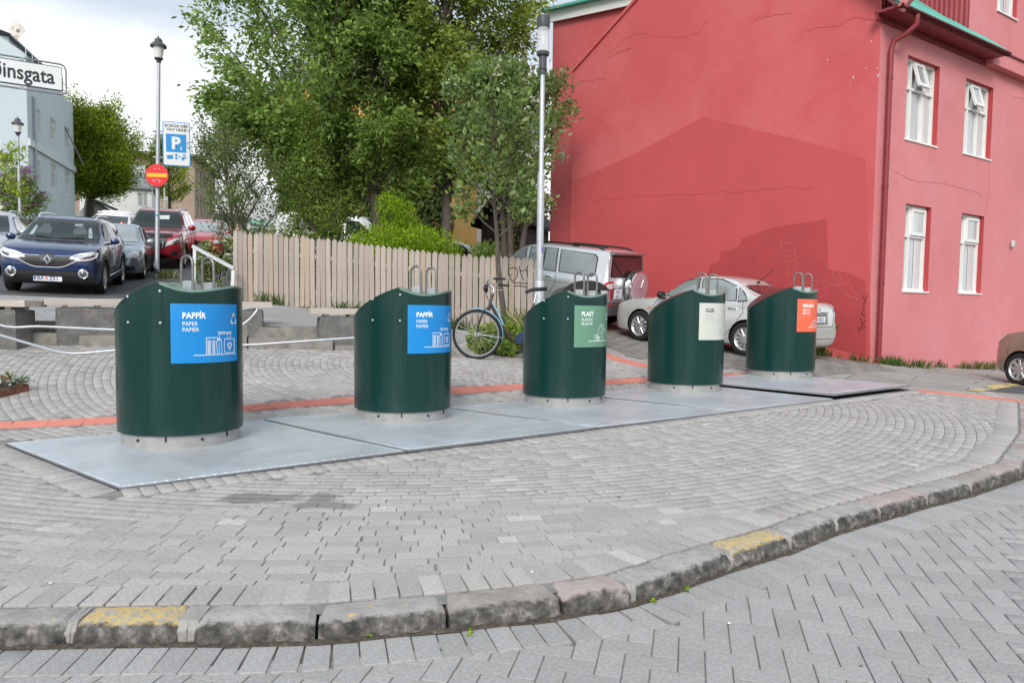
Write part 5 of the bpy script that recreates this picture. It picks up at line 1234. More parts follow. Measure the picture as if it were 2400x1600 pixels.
def block(root, O, D, L_, depth, z0, z1, mat, name, faces=(1, 2, 3, 4)):
    """plain remaining walls and a flat top"""
    Nn = Vector((D.y, -D.x, 0)); A = Vector((O.x, O.y, 0)); c = [A, A+D*L_, A+D*L_-Nn*depth, A-Nn*depth]; b = MB()
    for i, j, k in ((1, 2, 2), (2, 3, 3), (3, 0, 4)):
        if k in faces: b.add([c[i]+Vector((0, 0, z0)), c[j]+Vector((0, 0, z0)), c[j]+Vector((0, 0, z1)), c[i]+Vector((0, 0, z1))], [(0, 1, 2, 3)])
    b.add([p+Vector((0, 0, z1)) for p in c], [(0, 1, 2, 3)]); b.build(name, mat, root, world=True)
def pitched(root, O, D, L_, depth, z1, rise, mat, over=.3, along=True, th=.12):
    """pitched roof; along: ridge parallel to D"""
    Nn = Vector((D.y, -D.x, 0)); A = Vector((O.x, O.y, z1)); b = MB(); up = Vector((0, 0, 1))
    if along:
        e0 = A-D*over+Nn*over-up*rise*over*2/depth; e1 = A+D*(L_+over)+Nn*over-up*rise*over*2/depth; r0 = A-D*over-Nn*depth/2+up*rise; r1 = A+D*(L_+over)-Nn*depth/2+up*rise; f0 = A-D*over-Nn*(depth+over)-up*rise*over*2/depth; f1 = A+D*(L_+over)-Nn*(depth+over)-up*rise*over*2/depth
    else:
        e0 = A-D*over+Nn*over-up*rise*over*2/L_; e1 = A-D*over-Nn*(depth+over)-up*rise*over*2/L_; r0 = A+D*L_/2+Nn*over+up*rise; r1 = A+D*L_/2-Nn*(depth+over)+up*rise; f0 = A+D*(L_+over)+Nn*over-up*rise*over*2/L_; f1 = A+D*(L_+over)-Nn*(depth+over)-up*rise*over*2/L_
    for q in ((e0, e1, r1, r0), (f0, f1, r1, r0)): b.add([p+up*th for p in q]+list(q), [(0, 1, 2, 3), (4, 5, 6, 7), (0, 1, 5, 4), (1, 2, 6, 5), (2, 3, 7, 6), (3, 0, 4, 7)])
    b.build('roof', mat, root, world=True)
PBL = mk('pale blue render', (.52, .60, .64), .8, var=.05, vsc=.4, bump=.15, bsc=8, stain=((.60, .67, .70), .25, .4, .65, .6), stain2=((.40, .48, .52), .7, .58, .75, .35))
WRN = mk('white render', (.70, .70, .69), .8, var=.05, vsc=.5, stain=((.58, .58, .57), .8, .55, .75, .5)); GRF = mk('grey roof sheet', (.20, .21, .215), .6, var=.12, vsc=1)
BRN = mk('brown render', (.33, .245, .19), .85, var=.08, vsc=.5, bump=.15, bsc=10, stain=((.40, .31, .25), .6, .45, .65, .6), stain2=((.25, .185, .15), .8, .58, .75, .4)); GRNR = mk('pale green roof sheet', (.21, .42, .30), .6, var=.08)
def blue_house():
    P0, P1 = at(67, 400, 42), at(174, 400, 50.5); D = (P1-P0); D.z = 0; L_ = D.length; D.normalize(); t = thing('pale_blue_house', 'tall pale blue house with white windows behind the lilac bush', 'house', (P0.x, P0.y, T(P0.x, P0.y)))
    Nn = Vector((D.y, -D.x, 0))
    def tp(px, py):
        v = ray(px, py); k = (Vector((P0.x, P0.y, 0))-CAMP).dot(Nn)/v.dot(Nn); p = CAMP+v*k; return ((p-P0).dot(D), p.z)
    W_ = []
    for (x0, x1, y0, y1) in ((81.5,95,251,316),(117,132,273,336),(151,165,295,352),(83,95,372,432),(119,133,381,446),(152,164,395,459)):
        a, zt = tp(x0, y0); c, zb = tp(x1, y1); W_.append((a, c, zb, zt, 1, 1))
    zt = 14.5
    facade(t, P0, D, L_, 4, zt, W_, PBL)
    # street corner face, turned towards the viewer
    D2 = Vector((-.93, -.36, 0)).normalized(); A2 = P0+D2*9; facade(t, A2, -D2, 9, 4, zt+.5, [(2, 3.2, 10.9, 12.6, 1, 1)], PBL, 'corner_wall', top=(4.5, zt+3.4))
    block(t, P0, D, L_, 9, 4, zt, PBL, 'rear_wall')
    b = MB(); a, z = tp(67, 334); bar(b, P0*1-Vector((0, 0, P0.z-z+.0))+Nn*.06-D*.0, Vector((P0.x, P0.y, z))+D*L_+Nn*.06, .12, .38); b.build('string_course', mk('pale grey moulding', (.62, .66, .67), .7), t, world=True)
    p = Vector((P0.x, P0.y, 0))+D*.9+Nn*.1; MB().tube([p+Vector((-.4, 0, 13.3)), p+Vector((0, 0, 12.9)), p+Vector((0, 0, 6))], .07, 8).build('downpipe', mk('grey blue pipe', (.40, .45, .48), .5), t, world=True)
    p = Vector((P0.x, P0.y, 0))+D*(L_-1.6)+Nn*.08; MB().tube([p+Vector((-.8, -2, 14.4)), p+Vector((-.3, -.6, 13.6)), p+Vector((.3, 1.2, 10.6))], .04, 6).build('cable', GRF, t, world=True)
    # attic set back above, with white glazing and balconies
    O3 = P0-Nn*.9+D*.4; z2 = 15.95
    facade(t, O3, D, L_-2.6, zt, z2, [(.5, 2.3, 14.6, 15.8, 2, 0), (2.6, 3.6, 14.6, 15.8, 1, 0), (4.2, 5.2, 14.6, 15.8, 1, 0)], PBL, 'attic_wall'); block(t, O3, D, L_-2.6, 7, zt, z2, PBL, 'attic_rear')
    b = MB(); U = Vector((0, 0, 1)); A = Vector((O3.x, O3.y, z2))-D*.6+Nn*.25; b.add([A, A+D*(L_-1.8), A+D*(L_-2.8)-Nn*2.6+U*.7, A+D*.4-Nn*2.6+U*.9], [(0, 1, 2, 3)]); b.add([A-U*.12, A+D*(L_-1.8)-U*.12, A+D*(L_-1.8), A], [(0, 1, 2, 3)]); b.build('attic_roof', GRF, t, world=True)
    b = MB(); A = Vector((P0.x, P0.y, zt))+D*.2+Nn*-.05
    for k in range(9): p = A+D*(L_-.5)*k/8; b.tube([p, p+U*.85], .022, 6)
    for z in (.45, .85): b.tube([A+U*z, A+D*(L_-.5)+U*z], .022, 6)
    o = b.build('balcony_rail', mk('white balcony rail', (.75, .77, .78), .5), t, world=True); o['kind'] = 'stuff'
    O4 = P0+D*(L_-2.3)-Nn*.5; facade(t, O4, D, 2.2, zt, 16.0, [(.3, 1.9, 14.7, 15.8, 1, 0)], WRN, 'dormer'); block(t, O4, D, 2.2, 4, zt, 16.05, WRN, 'dormer_side')
    # diamond aerial panel on the roof
    p = at(39, 71, 41); g = Vector((p.x, p.y, 15.6)); q = thing('roof_aerial', 'rusty diamond shaped aerial panel on a mast above the pale blue house', 'aerial', g); MB().tube([(0, 0, -.3), (0, 0, p.z-g.z+.2)], .03, 8).build('mast', GRF, q)
    r = .5; b = MB(); M = Matrix.Translation((0, -.05, p.z-g.z)); plate(b, M, [(r, 0), (0, r), (-r, 0), (0, -r)], 0, .03); b.build('panel', mk('stained white panel', (.68, .66, .62), .6, stain=((.38, .20, .10), 2.2, .48, .62, .75)), q)
    b = MB(); b.box((0, -.02, p.z-g.z+.12), (.75, .05, .06)); b.box((.1, -.04, p.z-g.z-.05), (.12, .1, .14)); b.build('panel_bracket', GRF, q)
blue_house()
def small_white_house():
    a, b = at(-60, 440, 37), at(30, 440, 37.5); D = (b-a); D.z = 0; L_ = D.length; D.normalize(); t = thing('white_cottage', 'small white cottage behind the lilac bush, mostly beyond the picture edge', 'house', onT(a.x, a.y)); zt = at(20, 420, 37.4).z
    facade(t, a, D, L_, 4, zt, [(1.2, 1.7, zt-1.5, zt-.5, 1, 0)], WRN); block(t, a, D, L_, 1.6, 4, zt, WRN, 'rear_wall'); pitched(t, a, D, L_, 1.6, zt, .55, GRF)
small_white_house()
def brown_block():
    P0 = at(456, 450, 85); P1 = at(505, 450, 98); D = P1-P0; D.z = 0; L_ = D.length; D.normalize(); zt = 17.7; t = thing('brown_apartment_building', 'brown three storey apartment building at the top of the street', 'building', onT(P0.x, P0.y)); W_ = []
    for k in range(6):
        x = .9+k*(L_-1.2)/6
        for z in (15.0, 11.9, 9.0): W_.append((x, x+1.15, z, z+1.75, 1, 0 if k % 2 else 1))
    facade(t, P0, D, L_, 5, zt, W_, BRN, rec=.25); D2 = Vector((-D.y, D.x, 0)); D2 = Vector((-.97, -.24, 0)).normalized(); A2 = P0+D2*12
    facade(t, A2, -D2, 12, 5, zt, [(12-a-1.6, 12-a, z, z+1.75, 2, 1) for a in (.8, 5.0) for z in (15.0, 12.0, 9.0)], BRN, 'end_wall', rec=.2)
    block(t, P0, D, L_, 12, 5, zt, BRN, 'rear_wall'); b = MB(); N_ = Vector((D.y, -D.x, 0)); A = Vector((P0.x, P0.y, zt+.1)); bar(b, A-D*.6+N_*.3-Vector((0, 0, 0)), A+D*(L_+.6)+N_*.3, .9, .3); bar(b, A+D2*12+Vector((.2, -.4, 0)), A+Vector((.3, -.4, 0)), .9, .3); b.build('eaves', mk('dark eaves', (.16, .14, .125), .7), t, world=True)
brown_block()
def white_houses():
    a, b = at(186, 470, 62), at(356, 470, 64); D = (b-a); D.z = 0; L_ = D.length; D.normalize(); zt = at(300, 436, 63).z; t = thing('white_house', 'long white rendered house behind the round street tree', 'house', onT(a.x, a.y))
    facade(t, a, D, L_, 5, zt, [(1.5, 2.3, zt-1.6, zt-.4, 1, 0), (4.2, 5.0, zt-1.6, zt-.4, 1, 0)], WRN); block(t, a, D, L_, 6, 5, zt, WRN, 'rear_wall'); pitched(t, a, D, L_, 6, zt, 1.6, GRF)
    a, b = at(196, 480, 57), at(258, 480, 58); D = (b-a); D.z = 0; L_ = D.length; D.normalize(); zt = at(230, 487, 57).z; t = thing('garage', 'low grey garage with a pitched roof beneath the round street tree', 'garage', onT(a.x, a.y)); m = mk('grey render', (.40, .40, .41), .8, var=.06)
    facade(t, a, D, L_, 5, zt, [], m, top=(0.2, zt+.9)); block(t, a, D, L_, 4, 5, zt, m, 'rear_wall')
    q = MB(); bar(q, a*1+Vector((-.2, -.2, zt+1.0-a.z)), a+D*(L_+.6)+Vector((0, -.2, zt-.05-a.z)), .5, .12); q.build('roof', GRF, t, world=True)
    a, b = at(508, 480, 80), at(606, 480, 76); D = (b-a); D.z = 0; L_ = D.length; D.normalize(); zt = at(560, 470, 78).z; t = thing('white_gabled_house', 'white gabled house bearing a dark crescent moon sign', 'house', onT(a.x, a.y))
    facade(t, a, D, L_, 5, zt, [(.5, 1.3, zt-.6, zt+.0-.02, 1, 1)], WRN, top=(L_*.62, zt+2.6)); block(t, a, D, L_, 9, 5, zt, WRN, 'rear_wall'); q = MB(); N_ = Vector((D.y, -D.x, 0))
    for x0, x1 in ((-.3, L_*.62), (L_+.3, L_*.62)): bar(q, Vector((a.x, a.y, zt+(.0)))+D*x0+N_*.1, Vector((a.x, a.y, zt+2.65))+D*x1+N_*.1, .5, .10)
    q.build('roof', mk('pale grey roof edge', (.50, .50, .50), .7), t, world=True)
    c = at(559, 487, 77.0)+N_*.0; c = c-Vector((0, .6, 0)); r = .5; q = MB(); P = [(r*math.cos(x), r*math.sin(x)) for x in np.linspace(R(50), R(310), 19)]+[(r*.30+r*.80*math.cos(x), r*.80*math.sin(x)) for x in np.linspace(R(285), R(75), 15)]; plate(q, Matrix.Translation(c), P, 0, .08); q.build('crescent_moon', mk('dark blue grey sign', (.05, .06, .08), .5), t, world=True)
    a = at(512, 525, 63); b = at(566, 525, 60); D = (b-a); D.z = 0; L_ = D.length; D.normalize(); zt = at(561, 524, 60.5).z; t = thing('green_roofed_house', 'low house with a pale green roof beside the white gabled house', 'house', onT(a.x, a.y)); facade(t, a, D, L_, 4, zt, [], WRN); block(t, a, D, L_, 3.4, 4, zt, WRN, 'rear_wall'); 
    q = MB(); U = Vector((0, 0, 1)); N_ = Vector((D.y, -D.x, 0)); A = Vector((a.x, a.y, zt)); ap = A+D*L_*.30+U*.95
    q.add([A-D*.3+N_*.3, A+D*(L_+.2)+N_*.3, ap-N_*1.4], [(0, 1, 2)]); q.add([A+D*(L_+.2)+N_*.3, A+D*(L_+.2)-N_*3, ap-N_*1.4], [(0, 1, 2)]); q.build('roof', GRNR, t, world=True)
    q = MB(); bar(q, A-D*.3+N_*.33-U*.02, A+D*(L_+.2)+N_*.33-U*.02, .05, .18); q.build('eaves', GRF, t, world=True)
    p = at(574.5, 509, 52); g = onT(p.x, p.y); t = thing('street_sign', 'narrow upright street sign with pictograms on a pole, near the white gabled house', 'sign', g); MB().lathe([(.04, 0), (.04, p.z-g.z+.4)], 8).build('pole', POLE, t)
    q = MB(); plate(q, Matrix.Translation((0, -.06, p.z-g.z)), rrect(.26, .78, .03), 0, .03); s = q.build('sign_face', SWH, t); q = MB()
    for z in (.22, -.02, -.26): plate(q, Matrix.Translation((0, -.064, p.z-g.z+z)), rrect(.18, .16, .03), 0, .002)
    q.build('pictogram', SBK, s)
white_houses()
OCH = mk('ochre render', (.62, .345, .085), .8, var=.07, vsc=.6, bump=.15, bsc=10)
def ochre_house():
    a, b = at(656, 450, 33), at(1064, 450, 32); D = (b-a); D.z = 0; L_ = D.length; D.normalize(); t = thing('ochre_house', 'ochre yellow house wall overgrown with ivy behind the big trees', 'house', onT(a.x, a.y)); zt = 11.2
    def tz(px, py):
        v = ray(px, py); N_ = Vector((D.y, -D.x, 0)); k = (Vector((a.x, a.y, 0))-CAMP).dot(N_)/v.dot(N_); p = CAMP+v*k; return (p-a).dot(D), p.z
    W_ = []
    for (x0, x1, y0, y1) in ((806, 822, 392, 434), (905, 921, 392, 434), (790, 812, 250, 300), (905, 927, 250, 300)):
        q, z1 = tz(x0, y0); c, z0 = tz(x1, y1); W_.append((q, c, z0, z1, 1, 1))
    facade(t, a, D, L_, 1.5, zt, W_, OCH, glass=GLS); block(t, a, D, L_, 9, 1.5, zt, OCH, 'side_wall'); pitched(t, a, D, L_, 9, zt, 3.0, GRF)
    # ivy: leaves standing off the wall
    n = 26000; N_ = Vector((D.y, -D.x, 0)); u = rng.random(n)*L_; z = 2.6+rng.random(n)*8.0
    f = np.array([mnoise.noise(Vector((x*.55, y*.55, 3))) for x, y in zip(u, z)])
    bare = (u > L_*.72) & (z < 4.35+(L_*.72-u)*-.35+.25*f*2) ; keep = ~bare & (z < 9.6+1.2*f)
    keep &= ~((u > L_*.8) & (f > .30)); 
    for (q, c, z0, z1, *_) in W_: keep &= ~((u > q+.06) & (u < c-.06) & (z > z0+.1) & (z < z1-.06))
    u, z = u[keep], z[keep]; o_ = .05+rng.random(len(u))**2*.3+.16*np.maximum(0, f[keep])
    C = np.column_stack([a.x+D.x*u+N_.x*o_, a.y+D.y*u+N_.y*o_, z])-np.array(t.location)
    leaves('ivy', C, .17, .8, IVY, t, droop=.75, face=np.array(N_))
def leaves(name, C, ln, asp, mat, parent, droop=.3, face=None, out=None, jit=.35, fold=.25):
    """one folded diamond per leaf; out: preferred growing direction for each leaf"""
    n = len(C); d = rng.normal(0, 1, (n, 3))*(1-.3*droop)
    if out is not None: d = d*.75+out*1.1
    d[:, 2] -= droop*1.1; d /= np.linalg.norm(d, axis=1)[:, None]
    q = rng.normal(0, 1, (n, 3)); q[:, 2] += .8
    if face is not None: q = q*.55+face[None]*1.1
    s = np.cross(d, q); s /= np.linalg.norm(s, axis=1)[:, None]+1e-9; nn = np.cross(s, d)
    l = ln*(1+rng.normal(0, jit*.6, n)).clip(.45, 1.7); w = l*asp*.5
    V = np.empty((n, 4, 3)); V[:, 0] = C; V[:, 2] = C+d*l[:, None]
    mid = C+d*(l*.45)[:, None]+nn*(w*fold)[:, None]; V[:, 1] = mid+s*w[:, None]; V[:, 3] = mid-s*w[:, None]
    i = np.arange(n)[:, None]*4; F = np.concatenate([i+np.array([[0, 1, 2]]), i+np.array([[0, 2, 3]])])
    m = mat if isinstance(mat, (list, tuple)) else [mat]; mi = None
    if len(m) > 1: k = rng.choice(len(m), n); mi = np.concatenate([k, k])
    return npmesh(name, V.reshape(-1, 3), F, list(m), parent, mi)
def leafm(name, c, isl=.35, sub=.35, rough=.5): return mk(name, c, rough, var=.1, vsc=1.5, isl=isl, sub=sub, spec=.35)
IVY = [leafm('ivy leaf', (.085, .15, .03), .45, .3), leafm('ivy leaf dark', (.055, .10, .022), .4, .3), leafm('ivy leaf reddish', (.15, .10, .035), .4, .2), leafm('ivy leaf fresh', (.11, .19, .035), .4, .3)]
ochre_house()
def grey_house():
    a, b = at(1066, 450, 37), at(1262, 450, 38); D = (b-a); D.z = 0; L_ = D.length; D.normalize(); zt = at(1100, 300, 37).z; t = thing('grey_house', 'pale grey house wall glimpsed behind the white flowering tree', 'house', onT(a.x, a.y)); m = mk('pale grey render', (.44, .44, .44), .8, var=.06)
    facade(t, a, D, L_, 1.5, zt, [(2.4, 3.4, zt-4.6, zt-3.2, 1, 1)], m); block(t, a, D, L_, 6, 1.5, zt, m, 'side_wall'); pitched(t, a, D, L_, 6, zt, 1.6, GRF)
    a, b = at(1128, 560, 27.5), at(1234, 560, 27); D = (b-a); D.z = 0; L_ = D.length; D.normalize(); zt = at(1180, 505, 27).z; t = thing('timber_shed', 'dark timber shed with a steep roof behind the white flowering tree', 'shed', onT(a.x, a.y)); m = mk('dark stained boards', (.035, .026, .02), .8, var=.3, vsc=2, stretch=(9, 9, .4))
    inv = basis_of(t).inverted(); n = 9; z0 = 1.6; q = MB()
    for k in range(n):
        w = L_/n; c = a+D*w*(k+.5); me = MB().box((c.x, c.y, (z0+zt)/2), (w-.02, .04, zt-z0)); me.build('board', m, t, world=True)
    pitched(t, a, D, L_, 3, zt, 1.0, mk('black shed roof', (.02, .018, .017), .8), along=False); block(t, a, D, L_, 3, z0, zt, m, 'rear_wall')
grey_house()
# ------------------------------------------------------------------ trees and plants
BARK = mk('grey brown bark', (.085, .07, .058), .9, var=.3, vsc=4, bump=.9, bsc=18, stretch=(2, 2, .6), stain=((.15, .14, .12), 5, .55, .7, .6))
LF_A = [leafm('broad leaf', (.25, .375, .085), .4, .55), leafm('broad leaf light', (.38, .50, .13), .4, .55), leafm('broad leaf deep', (.16, .27, .06), .4, .55)]
LF_B = [leafm('olive leaf', (.24, .32, .055), .4, .5), leafm('olive leaf light', (.40, .48, .095), .4, .5), leafm('olive leaf deep', (.17, .25, .05), .4, .5)]
LF_W = [leafm('whitebeam leaf', (.21, .32, .085), .35, .5), leafm('whitebeam leaf pale', (.31, .41, .17), .3, .5), leafm('whitebeam leaf deep', (.15, .24, .06), .35, .5)]
LF_L = [leafm('lime green leaf', (.26, .42, .018), .3, .4), leafm('lime green leaf bright', (.36, .50, .025), .25, .4), leafm('lime leaf deep', (.15, .27, .018), .3, .4)]
LF_S = [leafm('small green leaf', (.13, .19, .06)), leafm('small green leaf light', (.19, .25, .075))]
LF_Y = [leafm('street tree leaf', (.25, .34, .025), .4, .5), leafm('street tree leaf light', (.34, .42, .03), .4, .5), leafm('street tree leaf deep', (.15, .23, .022), .4, .5)]
PETAL = mk('cream flowers', (.78, .76, .60), .7, isl=.15, sub=.3); LILAC = mk('lilac flowers', (.36, .19, .34), .7, isl=.3, sub=.3)
def curve(p, d, ln, n, up=0., wob=.1, sag=0.):
    P = [p.copy()]; d = d.normalized()
    for i in range(n):
        d = (d+Vector((random.gauss(0, wob), random.gauss(0, wob), up-sag*i/n+random.gauss(0, wob*.6)))).normalized(); p = p+d*ln/n; P.append(p.copy())
    return P
def make_tree(name, label, cat, g, h, rad, mats, leaf=.11, asp=.45, nleaf=20000, r0=.12, z0=.3, limbs=22, sub=7, tilt=(.45, .9), droop=.55, spread=.22, lean=(0, 0), group=None, extra=None, flowers=None, fork=1, shape='oval', up=.10, leafspan=1.0):
    t = thing(name, label, cat, g, 0, group); b = MB(); tips = []; outs = []
    for f in range(fork):
        dv = Vector((lean[0]+(random.uniform(-.25, .25) if fork > 1 else 0), lean[1]+(random.uniform(-.2, .2) if fork > 1 else 0), 1))
        tr = curve(Vector((random.uniform(-.1, .1)*(fork > 1), 0, -.2)), dv, h*.93+.2, 12, .05, .035); k = len(tr)
        b.tube(tr, [r0/(fork**.5)*(1-.9*(i/(k-1)))+.012 for i in range(k)], 9)
        for i in range(limbs//fork):
            q = z0+(1-z0)*((i+random.random())/(limbs//fork)); j = min(k-2, int(q*(k-1))); p = tr[j].lerp(tr[j+1], q*(k-1)-j)
            az = i*2.4+random.uniform(-.4, .4); w = {'oval': math.sin(math.pi*min(1, max(.12, (q-z0)/(1-z0)*.78+.22)))**.7, 'cone': 1.05-q, 'vase': .55+.45*q}[shape]
            el = tilt[0]+(tilt[1]-tilt[0])*q; d = Vector((math.cos(az)*math.cos(el), math.sin(az)*math.cos(el), math.sin(el))); ln = rad*max(.25, w)*random.uniform(.85, 1.15)/max(.55, math.cos(el))*.8
            lb = curve(p, d, ln, 6, up, .09); rr = max(.012, r0*.42*(1-q*.6)); b.tube(lb, [rr*(1-.8*x/6)+.005 for x in range(7)], 6)
            for s in range(sub):
                f2 = random.uniform(.25, 1.0); jj = min(5, int(f2*6)); p2 = lb[jj].lerp(lb[jj+1], f2*6-jj); dd = (lb[jj+1]-lb[jj]).normalized()
                d2 = (dd*.7+Vector((random.gauss(0, .6), random.gauss(0, .6), random.gauss(.2, .4)))).normalized(); tw = curve(p2, d2, ln*random.uniform(.2, .42), 4, .02, .12, .1); b.tube(tw, [.009, .008, .006, .005, .004], 4, caps=False)
                for x in range(1, 5): tips.append(tw[x]); outs.append(tuple(d2))
            for x in (5, 6): tips.append(lb[x]); outs.append(tuple(d))
    if extra:
        for (p, d, ln, rr) in extra:
            lb = curve(Vector(p), Vector(d), ln, 8, .0, .05, .1); b.tube(lb, [rr*(1-.8*x/8)+.004 for x in range(9)], 6)
            for x in range(2, 9):
                for _ in range(3):
                    tw = curve(lb[x], Vector((random.gauss(0, 1), random.gauss(0, 1), random.gauss(.1, .5))), ln*.13, 3, 0, .1); b.tube(tw, .004, 4, caps=False)
                    for y in tw[1:]: tips.append(y); outs.append((d[0], d[1], d[2]))
    b.build('trunk', BARK, t, smooth=60)
    Tn = np.array([tuple(x) for x in tips]); O = np.array(outs); i = rng.integers(0, len(Tn), nleaf)
    # clumps: some twigs carry far more leaves than others
    wt = rng.random(len(Tn))**2+.08; wt /= wt.sum(); i = rng.choice(len(Tn), nleaf, p=wt)
    C = Tn[i]+rng.normal(0, spread, (nleaf, 3))*np.array([1, 1, .9]); C[:, 2] -= np.abs(rng.normal(0, spread*.5, nleaf))
    leaves('crown', C, leaf, asp, mats, t, droop=droop, out=O[i])
    if flowers:
        mt, nf, size, spr = flowers; Cs = []
        k = rng.choice(len(Tn), nf)
        for q in k:
            c = Tn[q]+O[q]*spread+np.array([0, 0, spread*.6]); m_ = 22; a = rng.random(m_)*6.28; r_ = spr*np.sqrt(rng.random(m_)); Cs.append(np.column_stack([c[0]+r_*np.cos(a), c[1]+r_*np.sin(a), c[2]+rng.normal(0, spr*.22, m_)-r_*.25]))
        leaves('blossom', np.concatenate(Cs), size, 1.0, mt, t, droop=-.4)
    return t
def tp(px, d): p = at(px, 600, d); return onT(p.x, p.y, -.05)
BIGG = 'row of tall trees behind the picket fence'
x0 = tp(737, 20.2); make_tree('tall_tree', 'tallest spreading tree of the row, its long drooping branch reaching towards the signs', 'tree', x0, 11.5, 3.4, LF_A, nleaf=66000, r0=.15, z0=.15, limbs=46, sub=8, tilt=(.45, 1.1), group=BIGG, leaf=.14, spread=.15, droop=.7,
          extra=[((0, 0, 3.9), (-.85, -.1, .42), 2.9, .045), ((0, 0, 3.4), (-.9, -.3, .75), 2.9, .05), ((0, 0, 3.0), (-.75, -.4, .55), 2.4, .04)])
x0 = tp(888, 20.0); make_tree('tall_tree', 'straight dark trunked tall tree between the white van and the lime green shrub', 'tree', x0, 11.3, 2.4, LF_A, nleaf=56000, r0=.14, z0=.22, limbs=42, sub=8, tilt=(.35, 1.1), group=BIGG, leaf=.14, spread=.15, droop=.7)
x0 = tp(1050, 20.6); make_tree('tall_tree', 'tall tree with yellower leaves nearest the red house', 'tree', x0, 11.4, 2.5, [LF_A[0], LF_B[1], LF_B[0], LF_B[2]], nleaf=66000, r0=.16, z0=.27, limbs=46, sub=8, tilt=(.35, 1.1), group=BIGG, leaf=.14, spread=.15, droop=.7)
x0 = tp(750, 18.6); make_tree('bushy_tree', 'small bushy green tree just behind the picket fence, beside the white van', 'tree', x0, 4.4, 1.35, LF_B[:1]+[LF_A[0], LF_B[2]], nleaf=22000, r0=.13, z0=.18, limbs=26, sub=7, leaf=.065, asp=.5, tilt=(.5, 1.2), spread=.13, shape='cone')
x0 = tp(690, 18.4); make_tree('willow_tree', 'thin open willow leaning over the end of the picket fence', 'tree', x0, 4.0, 1.3, LF_S, nleaf=7500, r0=.07, z0=.3, limbs=14, sub=7, leaf=.07, asp=.42, tilt=(.4, 1.0), lean=(-.62, 0), spread=.13)
x0 = tp(560, 19.2); make_tree('willow_tree', 'slight sparse willow standing beside the fence corner against the white sky', 'tree', x0, 4.3, 1.1, LF_S, nleaf=6500, r0=.05, z0=.25, limbs=16, sub=7, leaf=.07, asp=.42, tilt=(.4, 1.0), spread=.13)
x0 = tp(1188, 14.35); make_tree('flowering_tree', 'slender whitebeam with cream blossom, its trunk in front of the picket fence', 'tree', x0, 4.9, 1.25, LF_W, nleaf=5200, r0=.05, z0=.42, limbs=19, sub=6, leaf=.115, asp=.5, tilt=(.2, 1.15), spread=.09, flowers=(PETAL, 34, .032, .075), droop=.15, lean=(.02, 0))
x0 = tp(1196, 20.5); make_tree('whitebeam_tree', 'bigger grey green whitebeam with forked trunks beside the red house', 'tree', x0, 6.4, 1.35, LF_W, nleaf=11000, r0=.17, z0=.34, limbs=24, sub=7, leaf=.125, asp=.5, tilt=(.25, 1.15), spread=.13, fork=3, flowers=(PETAL, 40, .035, .08), droop=.2)
x0 = tp(215, 53); make_tree('street_tree', 'round yellow green street tree beside the pale blue house', 'tree', x0, 6.4, 3.9, LF_Y, nleaf=70000, r0=.34, z0=.26, limbs=60, sub=10, leaf=.17, asp=.5, tilt=(-.15, .95), spread=.32, fork=2, lean=(.10, 0), droop=.3)
x0 = tp(398, 58); make_tree('street_tree', 'smaller yellow green tree showing beneath the parking sign', 'tree', x0, 6.2, 1.7, LF_Y, nleaf=9000, r0=.12, z0=.3, limbs=22, sub=7, leaf=.16, asp=.5, tilt=(.1, 1.0), spread=.25, droop=.3)
x0 = tp(45, 33); make_tree('lilac_bush', 'lilac bush in purple bloom beneath the pale blue house', 'bush', x0, 1.75, 1.05, LF_A, nleaf=6000, r0=.08, z0=.08, limbs=22, sub=7, leaf=.12, asp=.6, tilt=(.5, 1.1), spread=.16, fork=3, flowers=(LILAC, 150, .07, .12), shape='vase')
def rowan():
    g = tp(18, 9.0); g = onT(at(12, 380, 9.5).x, at(12, 380, 9.5).y); t = thing('rowan_sapling', 'rowan twigs with feathery leaves below the street name sign', 'tree', g); b = MB(); Cs = []; Os = []
    z0 = at(12, 380, 9.5).z-g.z
    b.tube([(-.5, 0, -.1), (-.45, 0, z0*.5), (-.3, .0, z0-.25)], [.03, .022, .012], 7)
    for (dx, dz, ln, el) in ((.02, .05, .42, .6), (.12, -.05, .40, -.15), (.0, -.02, .5, .25), (-.1, .1, .4, .8), (.08, -.15, .42, -.5), (-.15, -.1, .45, -.35), (-.2, .12, .3, .4), (.16, .12, .32, .9)):
        s = Vector((-.3, 0, z0-.25)); p = Vector((dx-.22, random.uniform(-.15, .15), z0+dz-.08)); b.tube([s, s.lerp(p, .6)+Vector((0, 0, .05)), p], .006, 5)
        for k in range(3):
            d = Vector((math.cos(el+random.uniform(-.5, .5)), random.uniform(-.4, .4), math.sin(el+random.uniform(-.6, .6)))); q = curve(p, d, ln*.75, 7, -.06, .05); b.tube(q, .003, 4, caps=False)
            for j in range(1, 8):
                dd = (q[j]-q[j-1]).normalized(); sd_ = dd.cross(Vector((0, 1, .2))).normalized()
                for s_ in (-1, 1): Cs.append(tuple(q[j])); Os.append(tuple(dd*.45+sd_*s_))
            Cs.append(tuple(q[7])); Os.append(tuple(dd))
    b.build('trunk', BARK, t, smooth=60); O = np.array(Os)*2.2
    leaves('foliage', np.array(Cs), .085, .34, [LF_Y[0], LF_A[1], LF_Y[1]], t, droop=.1, out=O)
rowan()
